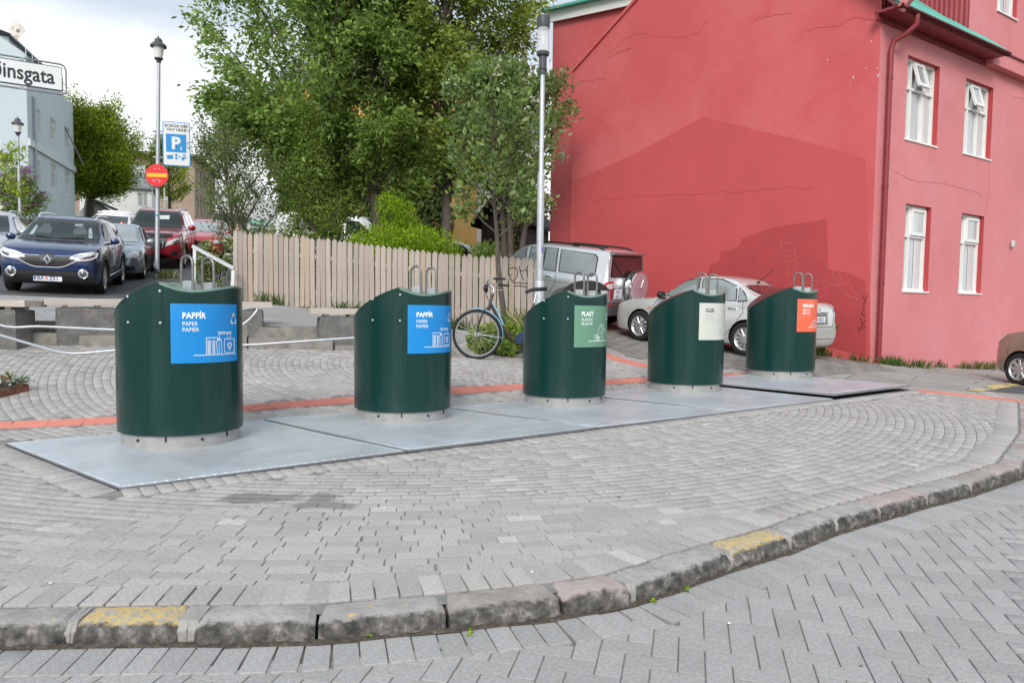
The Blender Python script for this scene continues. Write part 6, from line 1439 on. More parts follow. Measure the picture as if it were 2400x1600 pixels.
def bush(name, label, cat, g, rx, ry, h, mats, n, leaf, asp=.5, droop=.0, lumps=14, flowers=None, group=None, stems=30, lr=(.18, .34), hr=(.55, 1.0, .55)):
    t = thing(name, label, cat, g, 0, group); b = MB(); C = []; O = []
    L_ = []
    for k in range(lumps):
        a = random.uniform(0, 6.28); r = math.sqrt(random.random())*.8; hh = h*(1-hr[2]*r*r)*random.uniform(hr[0], hr[1]); L_.append((rx*r*math.cos(a), ry*r*math.sin(a), hh, random.uniform(*lr)*min(rx, h)*1.1))
    for k in range(stems):
        c = random.choice(L_); p = Vector((c[0]*.25, c[1]*.25, 0)); e = Vector((c[0]+random.gauss(0, c[3]*.5), c[1]+random.gauss(0, c[3]*.5), c[2]+random.uniform(-.1, .1)*h)); b.tube([p, p.lerp(e, .5)+Vector((0, 0, .1*h)), e], [.012, .009, .004], 5, caps=False)
    b.build('stems', BARK, t, smooth=60)
    k = rng.integers(0, lumps, n); A = np.array(L_)[k]; v = rng.normal(0, 1, (n, 3)); v /= np.linalg.norm(v, axis=1)[:, None]; rr = A[:, 3]*(.35+.75*rng.random(n)**.5)
    P = np.column_stack([A[:, 0]+v[:, 0]*rr, A[:, 1]+v[:, 1]*rr, A[:, 2]-A[:, 3]*.7+v[:, 2]*rr*.95]); fill = rng.random(n) < .25; P[fill, 2] *= rng.random(fill.sum()); P[:, 2] = np.abs(P[:, 2])+.02
    v[:, 2] += .9
    leaves('foliage', P, leaf, asp, mats, t, droop=droop, out=v)
    if flowers:
        mt, nf, size, spr = flowers; top = np.argsort(-(P[:, 2]+rng.normal(0, h*.12, n)))[:nf*12]; s = rng.choice(top, nf); Cs = []
        for q in s:
            m_ = 16; a = rng.random(m_)*6.28; r_ = spr*np.sqrt(rng.random(m_)); c = P[q]+np.array([0, 0, spr*.7]); Cs.append(np.column_stack([c[0]+r_*np.cos(a), c[1]+r_*np.sin(a), c[2]+rng.normal(0, spr*.12, m_)]))
        leaves('blossom', np.concatenate(Cs), size, 1.0, mt, t, droop=-.3)
    return t
bush('lime_shrub', 'bright lime green shrub rising behind the middle of the picket fence', 'shrub', tp(945, 17.4), 1.4, .8, 2.15, LF_L, 30000, .058, .45, lumps=70, lr=(.16, .30), hr=(.72, 1.0, .38))
p = at(905, 520, 17.9); bush('lime_shrub', 'upright lime green shrub in front of the straight dark trunk', 'shrub', onT(p.x+.15, p.y), .62, .5, 2.75, LF_L, 12000, .058, .45, lumps=30, lr=(.26, .5))
bush('green_shrub', 'dark green leafy shrub behind the fence, beneath the whitebeam', 'shrub', tp(1110, 16.9), .95, .6, 1.75, LF_A+LF_W[:1], 6000, .09, .55, flowers=(PETAL, 24, .03, .06))
bush('green_shrub', 'dark mixed shrub between the small bushy tree and the lime green shrub', 'shrub', tp(815, 18.4), .8, .5, 1.7, [LF_A[2], LF_B[2], LF_W[2]], 5000, .08, .55)
bush('hedge_shrub', 'dark shrub at the end of the brown low fence by the red house', 'shrub', tp(1185, 22), 1.3, .6, 2.0, [LF_A[2], LF_B[2]], 6000, .09, .55)
UMB = mk('greenish white umbels', (.66, .68, .50), .7, isl=.15, sub=.3)
bush('cow_parsley', 'mass of cow parsley with white flower heads behind the fence corner', 'plant', tp(640, 17.5), 1.15, .45, 2.15, LF_S+[LF_A[1]], 4500, .07, .5, flowers=(UMB, 300, .035, .06), lumps=22)
bush('cow_parsley', 'cow parsley with white flower heads beside the metal handrail', 'plant', onT(at(502, 620, 16.9).x-.05, 16.9), .38, .5, 1.25, LF_S+[LF_A[1]], 3000, .07, .5, flowers=(UMB, 95, .03, .05), lumps=14)
bush('cow_parsley', 'low cow parsley along the low brown fence in front of the van', 'plant', tp(775, 19.5), .9, .4, 1.9, LF_S+[LF_A[2]], 3000, .07, .5, flowers=(UMB, 90, .035, .06), lumps=14)
bush('low_green_plant', 'fresh green low plants behind the bicycle wheel at the fence foot', 'plant', onT(-.12, 12.85), .75, .30, .46, [LF_A[1], LF_Y[0], LF_A[0]], 2600, .085, .7, lumps=22, stems=20)
bush('low_green_plant', 'low geranium like plants by the crank of the bicycle', 'plant', onT(-.3, 12.55), .38, .2, .26, [LF_A[0], LF_A[1]], 1300, .075, .8, lumps=12, stems=12)
bush('pale_plants', 'small whitish plants inside the rusty planter', 'plant', PLCC+Vector((.25, -.05, .03)), .38, .12, .10, [mk('whitish leaf', (.55, .60, .58), .7, isl=.2, sub=.2), LF_S[0]], 130, .05, .6, lumps=9, stems=5)
def blades(name, label, pts, n, h, mat, kind='stuff', spread=.1, cat=None):
    """grass: three point blades scattered along a line of ground points"""
    P = np.array([(p[0], p[1]) for p in pts], float); s = np.concatenate([[0], np.cumsum(np.hypot(*np.diff(P, axis=0).T))]); q = rng.random(n)*s[-1]; dens = np.array([mnoise.noise(Vector((x*1.7, 5, h*9))) for x in q]); q = q[(dens+rng.normal(0, .12, n)) > .05]; n = len(q)
    x = np.interp(q, s, P[:, 0])+rng.normal(0, spread, n); y = np.interp(q, s, P[:, 1])+rng.normal(0, spread, n); z = np.array([T(a, b) for a, b in zip(x, y)])
    hh = h*(.4+rng.random(n)); a = rng.random(n)*6.28; w = .006+.006*rng.random(n); b_ = rng.normal(0, .35, n); c_ = rng.normal(0, .35, n); V = np.empty((n, 4, 3))
    V[:, 0] = np.column_stack([x-w*np.cos(a), y-w*np.sin(a), z-.01]); V[:, 1] = np.column_stack([x+w*np.cos(a), y+w*np.sin(a), z-.01]); V[:, 2] = np.column_stack([x+hh*b_*.4+w*.6*np.cos(a), y+hh*c_*.4+w*.6*np.sin(a), z+hh*.6]); V[:, 3] = np.column_stack([x+hh*b_, y+hh*c_, z+hh])
    i = np.arange(n)[:, None]*4; F = np.concatenate([i+np.array([[0, 1, 2]]), i+np.array([[0, 2, 3]])]); k = rng.choice(len(mat), n)
    o = npmesh(name, V.reshape(-1, 3), F, mat, None, np.concatenate([k, k])); tag(o, label, cat, kind=kind)
GRS = [leafm('grass blade', (.10, .17, .03)), leafm('grass blade dry', (.28, .25, .12)), leafm('grass blade dark', (.06, .11, .025))]
def W2(t, o): p = hf(t, 0, o); return (p.x, p.y)
def W3(t, o): p = hg(t, 0, o); return (p.x, p.y)
blades('grass', 'tufts of grass along the foot of the pink street front', [W2(.1, .06), W2(6.5, .06)], 620, .17, GRS, spread=.05)
blades('grass', 'grass and weeds at the corner of the red house', [W3(1.9, .1), W3(.2, .12), W2(.0, .2), W2(1.6, .25)], 1700, .13, [GRS[0], GRS[2]], spread=.12)
blades('grass', 'tall dry grass behind the tail of the silver saloon', [W3(2.1, .15), W3(1.0, .15)], 900, .50, [GRS[1], GRS[0], GRS[1]], spread=.1)
blades('grass', 'grass under the silver saloon and against the gable wall', [W3(9, .1), W3(2, .1)], 900, .15, [GRS[0], GRS[2]], spread=.1)
blades('grass', 'weeds along the foot of the picket fence', [(-6.0, 16.65), (-3.5, 16.0), (.4, 14.95)], 900, .22, [GRS[0], GRS[2]], spread=.05)
blades('grass', 'tall green grass at the fence end behind the bicycle', [(.05, 14.4), (.6, 14.2), (.35, 13.2)], 260, .5, [GRS[0], GRS[1]], spread=.1)
_g = gp(368, 652); blades('grass', 'grass round the foot of the lantern post', [(_g.x-.5, _g.y-.05), (_g.x+.35, _g.y+.1)], 500, .22, [GRS[0], GRS[1]], spread=.09)
# ------------------------------------------------------------------ vehicles
def pchip(tab):
    X = np.array([p[0] for p in tab], float); Y = np.array([p[1] for p in tab], float); o = np.argsort(X); X, Y = X[o], Y[o]
    h = np.diff(X); dl = np.diff(Y)/h; m = np.zeros(len(X)); m[0], m[-1] = dl[0], dl[-1]
    for i in range(1, len(X)-1):
        if dl[i-1]*dl[i] > 0: w1 = 2*h[i]+h[i-1]; w2 = h[i]+2*h[i-1]; m[i] = (w1+w2)/(w1/dl[i-1]+w2/dl[i])
    def f(x):
        x = np.clip(np.asarray(x, float), X[0], X[-1]); i = np.clip(np.searchsorted(X, x)-1, 0, len(X)-2); t = (x-X[i])/h[i]
        return (2*t**3-3*t**2+1)*Y[i]+(t**3-2*t**2+t)*h[i]*m[i]+(-2*t**3+3*t**2)*Y[i+1]+(t**3-t**2)*h[i]*m[i+1]
    return f
def paint(name, c, metal=.0, rough=.28): return mk(name, c, rough, metal=metal, var=.03, vsc=2, coat=1.0)
CGL = mk('car glass', (.016, .026, .026), .03, spec=.45, var=0); CGL2 = mk('pale car glass', (.24, .27, .27), .04, spec=.9, var=.15, vsc=2, coat=1)
CGLR = mk('tinted rear glass', (.045, .02, .022), .03, spec=.9, var=0, coat=1)
CBL = mk('black car trim', (.016, .016, .017), .4, var=.05); CPL = mk('dark plastic cladding', (.038, .039, .042), .55, var=.08); CTY = mk('car tyre', (.016, .016, .016), .75, var=.15); CRM = mk('alloy rim', (.58, .58, .585), .3, metal=.75, var=.05); CWELL = mk('wheel well', (.008, .008, .008), .9)
CCH = mk('chrome trim', (.78, .79, .80), .12, metal=.95, var=0); CLT = mk('headlamp lens', (.62, .64, .66), .08, coat=1, var=.25, vsc=22, spec=.8); CLD = mk('headlamp reflector', (.14, .145, .15), .15, metal=.6, var=.3, vsc=30); CRD = mk('red tail lamp', (.42, .012, .018), .12, coat=1, var=.15, vsc=12); CWL = mk('clear tail lamp', (.72, .70, .70), .1, coat=1, var=.1); CAM = mk('amber lamp', (.75, .22, .03), .15, coat=1); CSE = mk('panel gap', (.012, .012, .013), .8); PLT = mk('number plate', (.74, .76, .78), .4, var=.03); PLB = mk('plate lettering', (.03, .05, .22), .5); PLR = mk('plate sticker', (.72, .25, .18), .5)
class Car:
    def __init__(s, name, label, cat, pos, head, pm, tab, axles, r, track, group=None, arch=1.14, tilt=True, n=72, rim='multi', rimmat=None, wheels=True):
        """tab: zb, zs, zr, w, wr over x (x forward). pos is the ground point under the middle"""
        x, y = pos; c, q = math.cos(head), math.sin(head); h = 1.2
        zx = (T(x+c*h, y+q*h)-T(x-c*h, y-q*h))/(2*h); zy = (T(x-q*.7, y+c*.7)-T(x+q*.7, y-c*.7))/1.4
        fx = Vector((c, q, zx)).normalized(); ly = Vector((-q, c, zy)); ly = (ly-fx*ly.dot(fx)).normalized(); up = fx.cross(ly)
        M = Matrix((fx, ly, up)).transposed().to_4x4()
        zc = (T(x+c*h, y+q*h)+T(x-c*h, y-q*h))/2
        s.t = thing(name, label, cat, (x, y, zc+.005), 0, group, rot=M.to_euler()); s.pm = pm; s.r = r; s.axles = axles; s.track = track
        zb, zs, zr, w, wr = [pchip(t) for t in tab]; xs_ = [p[0] for t in tab for p in t]; x0, x1 = min(xs_), max(xs_); s.x0, s.x1 = x0, x1; s.wm = max(p[1] for p in tab[3])
        u = np.linspace(0, 1, n); X = x0+(x1-x0)*(u+.055*np.sin(2*np.pi*u)*-1)
        sec = []
        for xx in X:
            b_, s_, r_, ww, wq = float(zb(xx)), float(zs(xx)), float(zr(xx)), float(w(xx)), float(wr(xx)); r_ = max(r_, s_+.012); hh = s_-b_
            P = [(0, b_), (ww*.80, b_), (ww*.93, b_+.025), (ww*.985, b_+.16*hh), (ww*1.0, b_+.42*hh), (ww*1.0, b_+.62*hh), (ww*.985, b_+.84*hh), (ww*.955, s_-.015)]
            g = r_-s_; k = min(1, g/.30); sh = ww*.955*(1-k)+ww*.925*k
            P += [(sh, s_+.012*min(1, g/.1)), (sh*.66+wq*.34, s_+g*.36), (sh*.30+wq*.70, s_+g*.72), (wq*.985, r_-min(.055, g*.25)), (wq*.90, r_-min(.022, g*.1)), (wq*.6, r_-min(.006, g*.03)), (0, r_)]
            sec.append(P)
        m_ = len(sec[0]); V = []; F = []
        for xx, P in zip(X, sec):
            ring = [(xx, y_, z_) for y_, z_ in P]+[(xx, -y_, z_) for y_, z_ in P[-2:0:-1]]; V += ring
        k = len(ring)
        for i in range(n-1):
            for j in range(k): F.append((i*k+j, i*k+(j+1) % k, (i+1)*k+(j+1) % k, (i+1)*k+j))
        F += [tuple(range(k-1, -1, -1)), tuple((n-1)*k+j for j in range(k))]
        me = bpy.data.meshes.new('body'); me.from_pydata(V, [], F); me.materials.append(pm); me.materials.append(CWELL)
        bm = bmesh.new(); bm.from_mesh(me); bmesh.ops.recalc_face_normals(bm, faces=bm.faces); bm.to_mesh(me); bm.free()
        o = link('body', me); s.o = o
        cut = MB()
        for ax in axles:
            for sg in (1, -1):
                a = track/2+.22; Mx = Matrix.Translation((ax, sg*(track/2+.3), r)) @ Matrix.Rotation(R(90), 4, 'X'); cut.lathe([(r*arch, -.47), (r*arch, .47)], 32, Mx)
        cm = bpy.data.meshes.new('cut'); cm.from_pydata(cut.v, [], cut.f); cm.materials.append(CWELL); bm = bmesh.new(); bm.from_mesh(cm); bmesh.ops.recalc_face_normals(bm, faces=bm.faces); bm.to_mesh(cm); bm.free()
        co = link('cut', cm); md = o.modifiers.new('arches', 'BOOLEAN'); md.object = co; md.operation = 'DIFFERENCE'; md.solver = 'EXACT'; md.material_mode = 'TRANSFER'
        dg = bpy.context.evaluated_depsgraph_get(); dg.update(); nm = bpy.data.meshes.new_from_object(o.evaluated_get(dg)); o.modifiers.clear(); o.data = nm; bpy.data.objects.remove(co)
        nm.polygons.foreach_set('use_smooth', [True]*len(nm.polygons)); nm.set_sharp_from_angle(angle=R(38)); o.parent = s.t
        s.bvh = BVHTree.FromPolygons([v.co.copy() for v in nm.vertices], [tuple(p.vertices) for p in nm.polygons])
        if wheels:
            for ax in axles:
                for sg in (1, -1): s.wheel(ax, sg, rim, rimmat or CRM)
    def wheel(s, ax, sg, rim, rm, out=None):
        r = s.r; wd = .205; yo = s.track/2+.0; M = Matrix.Translation((ax, sg*yo, r)) @ Matrix.Rotation(R(-90*sg), 4, 'X'); h = wd/2
        w = MB().lathe([(r*.66, -h), (r*.93, -h), (r*.985, -h*.8), (r, -h*.4), (r, h*.4), (r*.985, h*.82), (r*.93, h*.98), (r*.80, h*1.04), (r*.665, h*.9), (r*.62, h*.5)], 36, M, caps=False).build('tyre', CTY, s.t, smooth=50)
        b = MB(); b.lathe([(r*.60, -h*.3), (r*.60, h*.55), (r*.665, h*.93), (r*.68, h*.95), (r*.655, h*.8), (r*.60, h*.6), (r*.60, h*.2), (.03, h*.1)], 32, M, caps=False)
        ns, wd_, tw = {'multi': (10, .035, .0), 'twin': (10, .026, .1), 'five': (5, .075, .0), 'disc': (9, .052, 0.0), 'plate': (12, .036, 0)}[rim]
        for k in range(ns):
            a = 2*math.pi*(k if rim != 'twin' else (k//2)*2+(.62 if k % 2 else 0))/ns; Mk = M @ Matrix.Rotation(a, 4, 'Z'); b.box(((r*.60+.03)/2, 0, h*.62), (r*.60-.03, wd_, .03), Mk, .006)
        b.lathe([(.0, h*.82), (.05, h*.8), (.062, h*.66), (.062, h*.3)], 18, M); b.build('rim', rm, w, smooth=40)
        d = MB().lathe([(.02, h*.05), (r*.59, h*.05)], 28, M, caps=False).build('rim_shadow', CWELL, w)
    # --- pieces laid on the body
    def hit(s, o, d):
        p, n_, i, dist = s.bvh.ray_cast(Vector(o), Vector(d)); return p, n_
    def proj(s, view, a, z):
        if view in ('L', 'R'):
            sg = 1 if view == 'L' else -1; p, nn = s.hit((a, sg*4, z), (0, -sg, 0)); return p, nn
        if view == 'F': return s.hit((5, a, z), (-1, 0, 0))
        if view == 'B': return s.hit((-6, a, z), (1, 0, 0))
        if view == 'T': return s.hit((a, z, 4), (0, 0, -1))
        if isinstance(view, tuple):         # ('C', angle): seen from a direction in plan, a runs to the car's left of the line of sight
            an = view[1]; d = Vector((math.cos(an), math.sin(an), 0)); sd_ = Vector((-math.sin(an), math.cos(an), 0)); cx = (s.x1-.06 if math.cos(an) > 0 else s.x0+.06); cy = math.copysign(s.wm*.86, math.sin(an)); return s.hit(Vector((cx, cy, 0))+d*3+sd_*a+Vector((0, 0, z)), -d)
    def skin(s, name, view, poly, mat, off=.004, res=.05, parent=None, smooth=True, mirror=False):
        """a shaped piece following the body: outline poly in the view's own plane"""
        n = len(poly); pts = []
        for (x0, y0), (x1, y1) in zip(poly, list(poly[1:])+[poly[0]]):
            k = max(1, int(math.hypot(x1-x0, y1-y0)/res)); pts += [(x0+(x1-x0)*i/k, y0+(y1-y0)*i/k) for i in range(k)]
        nb = len(pts); gx, gy = np.meshgrid(np.arange(min(p[0] for p in poly), max(p[0] for p in poly), res), np.arange(min(p[1] for p in poly), max(p[1] for p in poly), res))
        if gx.size:
            kk = inside(poly, gx, gy); pts += [(float(a), float(b)) for a, b in zip(gx[kk], gy[kk])]
        vs, _, fs, *_ = delaunay_2d_cdt([Vector(p) for p in pts], [], [list(range(nb))], 1, 1e-5)
        b = MB(); ok = {}
        for i, v in enumerate(vs):
            p, nn = s.proj(view, v[0], v[1])
            if p is not None: ok[i] = len(b.v); b.v.append(tuple(p+nn*off))
        for f in fs:
            if all(i in ok for i in f):
                q = [ok[i] for i in f]; a, c, d = [Vector(b.v[i]) for i in q[:3]]
                if max((a-c).length, (c-d).length, (a-d).length) < .5: b.f.append(tuple(q)); b.mi.append(0)
        if not b.f: return None
        me = bpy.data.meshes.new(name); me.from_pydata(b.v, [], b.f); me.materials.append(mat); bm = bmesh.new(); bm.from_mesh(me)
        ctr = Vector((0, 0, .7))
        for f in bm.faces:
            if f.normal.dot(f.calc_center_median()-ctr) < 0: f.normal_flip()
        bm.to_mesh(me); bm.free()
        if smooth: me.polygons.foreach_set('use_smooth', [True]*len(me.polygons))
        return link(name, me, parent or s.t)
    def line(s, name, view, pts, mat, w=.008, off=.003, parent=None, thick=0.):
        P = []
        for (x0, y0), (x1, y1) in zip(pts[:-1], pts[1:]):
            k = max(1, int(math.hypot(x1-x0, y1-y0)/.06)); P += [(x0+(x1-x0)*i/k, y0+(y1-y0)*i/k) for i in range(k)]
        P.append(pts[-1]); Q = [s.proj(view, *p) for p in P]; Q = [p+n_*off for p, n_ in Q if p is not None]
        if len(Q) > 1: return MB().tube(Q, w/2, 5).build(name, mat, parent or s.t, smooth=60)
    def side(s, fn, *a, **k):
        """the same on both flanks"""
        for v in ('L', 'R'): fn(a[0], v, *a[1:], **k)
    def mirror_pair(s, x, y, z, mat, d=(.10, .19, .14)):
        for sg in (1, -1):
            b = MB(); b.lathe([(.0, -.5), (.32, -.47), (.47, -.3), (.5, 0), (.47, .3), (.32, .47), (.0, .5)], 14, Matrix.Translation((x, sg*(y+d[1]/2), z)) @ Matrix.Diagonal((d[0], d[1], d[2], 1)) @ Matrix.Rotation(R(90), 4, 'Y'), caps=False)
            o = b.build('wing_mirror', mat, s.t, smooth=60); MB().box((x-.01, sg*(y-.01), z-d[2]*.4), (.05, .10, .035)).build('mirror_arm', CBL, o)
    def handle(s, x, z, mat):
        for v in ('L', 'R'):
            p, n_ = s.proj(v, x, z)
            if p is not None: MB().tube([p+Vector((.10, 0, 0)), p+n_*.025+Vector((.07, 0, 0)), p+n_*.03, p+n_*.025-Vector((.07, 0, 0)), p-Vector((.10, 0, 0))], .012, 8).build('door_handle', mat, s.t, smooth=60)
    def numplate(s, view, y, z, body, w=.50, h=.11, rows=None, parent=None, sticker=True):
        p, n_ = s.proj(view, y, z); sg = 1 if view == 'F' else -1
        M = Matrix.Translation(p+Vector((sg*.03, 0, 0))) @ Matrix.Rotation(R(90) if view == 'F' else R(-90), 4, 'Z') @ Matrix.Rotation(R(90), 4, 'X')
        b = MB(); b.box((0, 0, -.009), (w+.02, h+.02, .018), M); b.build('plate_holder', CBL, s.t)
        b = MB(); b.box((0, 0, .003), (w, h, .006), M); o = b.build('number_plate', PLT, s.t)
        b = MB()
        for (tx, x0, y0, sz) in (rows or [(body, 0, -h*.33, h*.93)]):
            vs, fs = text_mesh(tx, sz, .0018, 'CENTER'); b.add([M @ Vector((x0+q[0], y0+q[1], .0075)) for q in vs], fs)
        b.build('plate_lettering', PLB, o)
        if sticker and not rows:
            b = MB(); b.box((-.02, 0, .0072), (.04, h*.55, .001), M); b.build('inspection_sticker', PLR, o); b = MB(); b.box((-w*.45, 0, .0072), (.03, h*.6, .001), M); b.build('flag_mark', PLB, o)
def off_poly(P, d):
    c = (sum(p[0] for p in P)/len(P), sum(p[1] for p in P)/len(P)); return [(x+(x-c[0])/max(.01, math.hypot(x-c[0], y-c[1]))*d, y+(y-c[1])/max(.01, math.hypot(x-c[0], y-c[1]))*d) for x, y in P]
def side_windows(c, polys, glass, rim=.028, trim=CBL):
    for v in ('L', 'R'):
        for P in polys: c.skin('window_trim', v, off_poly(P, rim), trim, .0035); c.skin('side_window', v, P, glass, .007)
H = lambda a: math.atan2(-math.cos(a), math.sin(a))        # heading of a car coming down the street, turned by a
# --- tables
def suv_tab(L, W_, Hh, hood=1.02, belt=1.08, cowl=.95, rk=0, gc=.2, rear=-1):
    f, b = L/2, -L/2; w = W_/2
    zb = [(f, gc+.20), (f-.12, gc+.06), (f-.5, gc), (0, gc), (b+.5, gc), (b+.12, gc+.08), (b, gc+.20)]
    zs = [(f, hood-.34), (f-.05, hood-.22), (f-.16, hood-.12), (f-.5, hood-.03), (cowl, hood+.05), (0, belt), (b+.6, belt+.06), (b+.1, belt+.02), (b, belt-.10)]
    zr = [(f, hood-.32), (f-.05, hood-.19), (f-.16, hood-.08), (f-.5, hood+.015), (cowl+.12, hood+.085), (cowl-.05, hood+.16), (cowl-.62, Hh-.10), (cowl-.95, Hh-.02), (-.45, Hh), (b+.9, Hh-.02), (b+.38, Hh-.065), (b+.26, Hh-.12), (b+.08, belt+.22), (b, belt-.06)]
    ww = [(f, w*.70), (f-.06, w*.80), (f-.2, w*.915), (f-.55, w*.985), (0, w), (b+.7, w*.99), (b+.2, w*.95), (b+.05, w*.90), (b, w*.83)]
    wr = [(f, w*.62), (f-.2, w*.76), (cowl+.1, w*.80), (cowl-.5, w*.70), (-.3, w*.69), (b+.5, w*.67), (b+.1, w*.70), (b, w*.74)]
    return zb, zs, zr, ww, wr
def sedan_tab(L, W_, Hh, hood=.86, belt=.90, cowl=.98, deck=.98, gc=.16, rearx=-1.35):
    f, b = L/2, -L/2; w = W_/2
    zb = [(f, gc+.12), (f-.1, gc+.03), (f-.5, gc), (0, gc), (b+.5, gc), (b+.1, gc+.06), (b, gc+.16)]
    zs = [(f, hood-.34), (f-.05, hood-.24), (f-.18, hood-.14), (f-.5, hood-.05), (cowl, hood+.04), (0, belt), (rearx+.2, belt+.03), (rearx-.25, deck-.05), (b+.15, deck-.07), (b+.03, deck-.14), (b, deck-.2)]
    zr = [(f, hood-.32), (f-.05, hood-.20), (f-.18, hood-.08), (f-.5, hood+.01), (cowl+.1, hood+.075), (cowl-.05, hood+.13), (cowl-.68, Hh-.09), (cowl-1.05, Hh-.01), (-.25, Hh), (-.75, Hh-.045), (rearx+.36, Hh-.14), (rearx-.22, deck+.06), (rearx-.38, deck+.02), (b+.12, deck), (b+.03, deck-.08), (b, deck-.17)]
    ww = [(f, w*.66), (f-.06, w*.76), (f-.2, w*.89), (f-.55, w*.975), (0, w), (b+.7, w*.985), (b+.2, w*.92), (b+.05, w*.85), (b, w*.80)]
    wr = [(f, w*.58), (f-.2, w*.74), (cowl+.1, w*.80), (cowl-.5, w*.68), (-.2, w*.665), (rearx+.4, w*.64), (rearx-.2, w*.72), (b+.1, w*.76), (b, w*.7)]
    return zb, zs, zr, ww, wr

# --- 1: the blue crossover, nose to the viewer
def blue_car():
    a = R(19.4); L, W_, Hh = 4.45, 1.84, 1.60; P1 = Vector((-8.5, 15.7)); fw = Vector((math.sin(a), -math.cos(a))); lf = Vector((math.cos(a), math.sin(a))); p = P1-fw*L/2-lf*W_/2*.93
    pm = paint('deep blue car paint', (.005, .024, .098), .3)
    tab = suv_tab(L, W_, Hh, 1.00, 1.03, .98, gc=.2); c = Car('parked_car', 'dark blue crossover parked nose first above the stone seats', 'car', (p.x, p.y), H(a), pm, tab, (1.36, -1.30), .345, 1.60, 'cars parked up the street', rim='twin')
    f = L/2
    # lower cladding
    for v in ('L', 'R'):
        c.skin('side_cladding', v, [(.95, .2), (.95, .40), (-.88, .42), (-.88, .2)], CPL, .006)
        for ax in (1.36, -1.30):
            ring = [(ax+.465*math.cos(t), .345+.465*math.sin(t)) for t in np.linspace(-.25, math.pi+.25, 22)]+[(ax+.395*math.cos(t), .345+.395*math.sin(t)) for t in np.linspace(math.pi+.25, -.25, 22)]; c.skin('arch_cladding', v, ring, CPL, .006)
        c.line('side_chrome', v, [(.85, .36), (-.8, .40)], CCH, .018, .012)
    c.skin('lower_bumper', 'F', [(-.80, .22), (-.80, .47), (-.62, .55), (-.50, .43), (.50, .43), (.62, .55), (.80, .47), (.80, .22)], CPL, .007, .04)
    c.skin('lower_grille', 'F', [(-.58, .395), (-.52, .50), (.52, .50), (.58, .395)], CBL, .010, .05)
    for z in (.425, .465): c.line('grille_bar', 'F', [(-.5, z), (.5, z)], CPL, .014, .014)
    G = [(-.60, .80), (-.22, .765), (.22, .765), (.60, .80), (.52, .71), (.30, .61), (.20, .585), (-.20, .585), (-.30, .61), (-.52, .71)]
    g = c.skin('grille', 'F', G, CBL, .008, .04)
    for z in (.625, .66, .695, .73): c.line('grille_bar', 'F', [(-.46+(.73-z)*1.6, z), (.46-(.73-z)*1.6, z)], CPL, .014, .014, g)
    c.line('grille_chrome', 'F', [(-.62, .765), (-.50, .70), (-.30, .595), (-.20, .57), (.20, .57), (.30, .595), (.50, .70), (.62, .765)], CCH, .020, .016)
    for s_ in (-1, 1): c.line('grille_chrome', 'F', [(s_*.62, .815), (s_*.30, .785), (s_*.14, .785)], CCH, .020, .016)
    c.skin('badge_surround', 'F', [(-.13, .70), (-.09, .80), (-.04, .845), (.04, .845), (.09, .80), (.13, .70), (.07, .60), (-.07, .60)], CBL, .022, .04)
    p_, n_ = c.proj('F', 0, .715); M = Matrix.Translation(p_+Vector((.035, 0, 0))) @ Matrix.Rotation(R(90), 4, 'Z') @ Matrix.Rotation(R(84), 4, 'X')
    b = MB(); o_ = [(0, .105), (.073, 0), (0, -.105), (-.073, 0)]; i_ = [(0, .048), (.027, 0), (0, -.048), (-.027, 0)]
    vs = [(x, y, 0) for x, y in o_]+[(x*.62, y*.66, .016) for x, y in o_]+[(x, y, 0) for x, y in i_]; b.add(vs, [(k, (k+1) % 4, 4+(k+1) % 4, 4+k) for k in range(4)]+[(4+k, 4+(k+1) % 4, 8+(k+1) % 4, 8+k) for k in range(4)], M); b.build('lozenge_badge', CCH, c.t)
    for s_ in (1, -1):
        an = s_*R(32); q = lambda y, z: (y*s_, z)
        # headlamp outlined from the front corner; plan coordinate across the line of sight
        HL = [(-.36, .745), (-.34, .80), (-.18, .86), (.06, .905), (.16, .895), (.175, .85), (.10, .775), (-.05, .725), (-.24, .70)]
        h = c.skin('headlamp', ('C', an), [q(*k) for k in HL], CLT, .010, .03); c.skin('headlamp_core', ('C', an), [q(*k) for k in [(-.22, .765), (-.10, .80), (.06, .845), (.08, .81), (-.05, .765), (-.18, .745)]], CLD, .014, .03, h); c.line('daytime_light', ('C', an), [q(*k) for k in [(-.33, .75), (-.22, .715), (-.04, .74), (.10, .79), (.165, .87)]], CWL, .028, .016, h); c.skin('indicator', ('C', an), [q(*k) for k in [(-.22, .712), (-.12, .725), (-.12, .745), (-.22, .735)]], CAM, .02, .03, h)
        p_, n_ = c.proj('F', s_*.63, .455)
        if p_ is not None:
            Mx = Matrix.Translation(p_+n_*.0) @ n_.to_track_quat('Z', 'Y').to_matrix().to_4x4(); fl = MB().lathe([(.095, .0), (.095, .02), (.082, .026), (.075, .012), (.0, .012)], 22, Mx).build('fog_lamp', CCH, c.t, smooth=40); MB().lathe([(.06, .013), (.05, .022), (.0, .025)], 18, Mx).build('fog_lens', CLD, fl, smooth=50)
    c.skin('windscreen_surround', 'F', [(-.76, 1.065), (-.60, 1.515), (.60, 1.515), (.76, 1.065)], CBL, .004, .05); c.skin('windscreen', 'F', [(-.715, 1.115), (-.565, 1.485), (.565, 1.485), (.715, 1.115)], CGL, .009, .05)
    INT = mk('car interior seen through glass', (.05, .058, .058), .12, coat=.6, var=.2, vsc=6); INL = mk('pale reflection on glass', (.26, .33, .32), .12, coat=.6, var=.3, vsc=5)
    for s_ in (-1, 1):
        sc = c.skin('seat_silhouette', 'F', [(s_*.22, 1.20), (s_*.20, 1.30), (s_*.26, 1.345), (s_*.27, 1.40), (s_*.39, 1.40), (s_*.40, 1.345), (s_*.46, 1.30), (s_*.48, 1.20)], INT, .0105, .05)
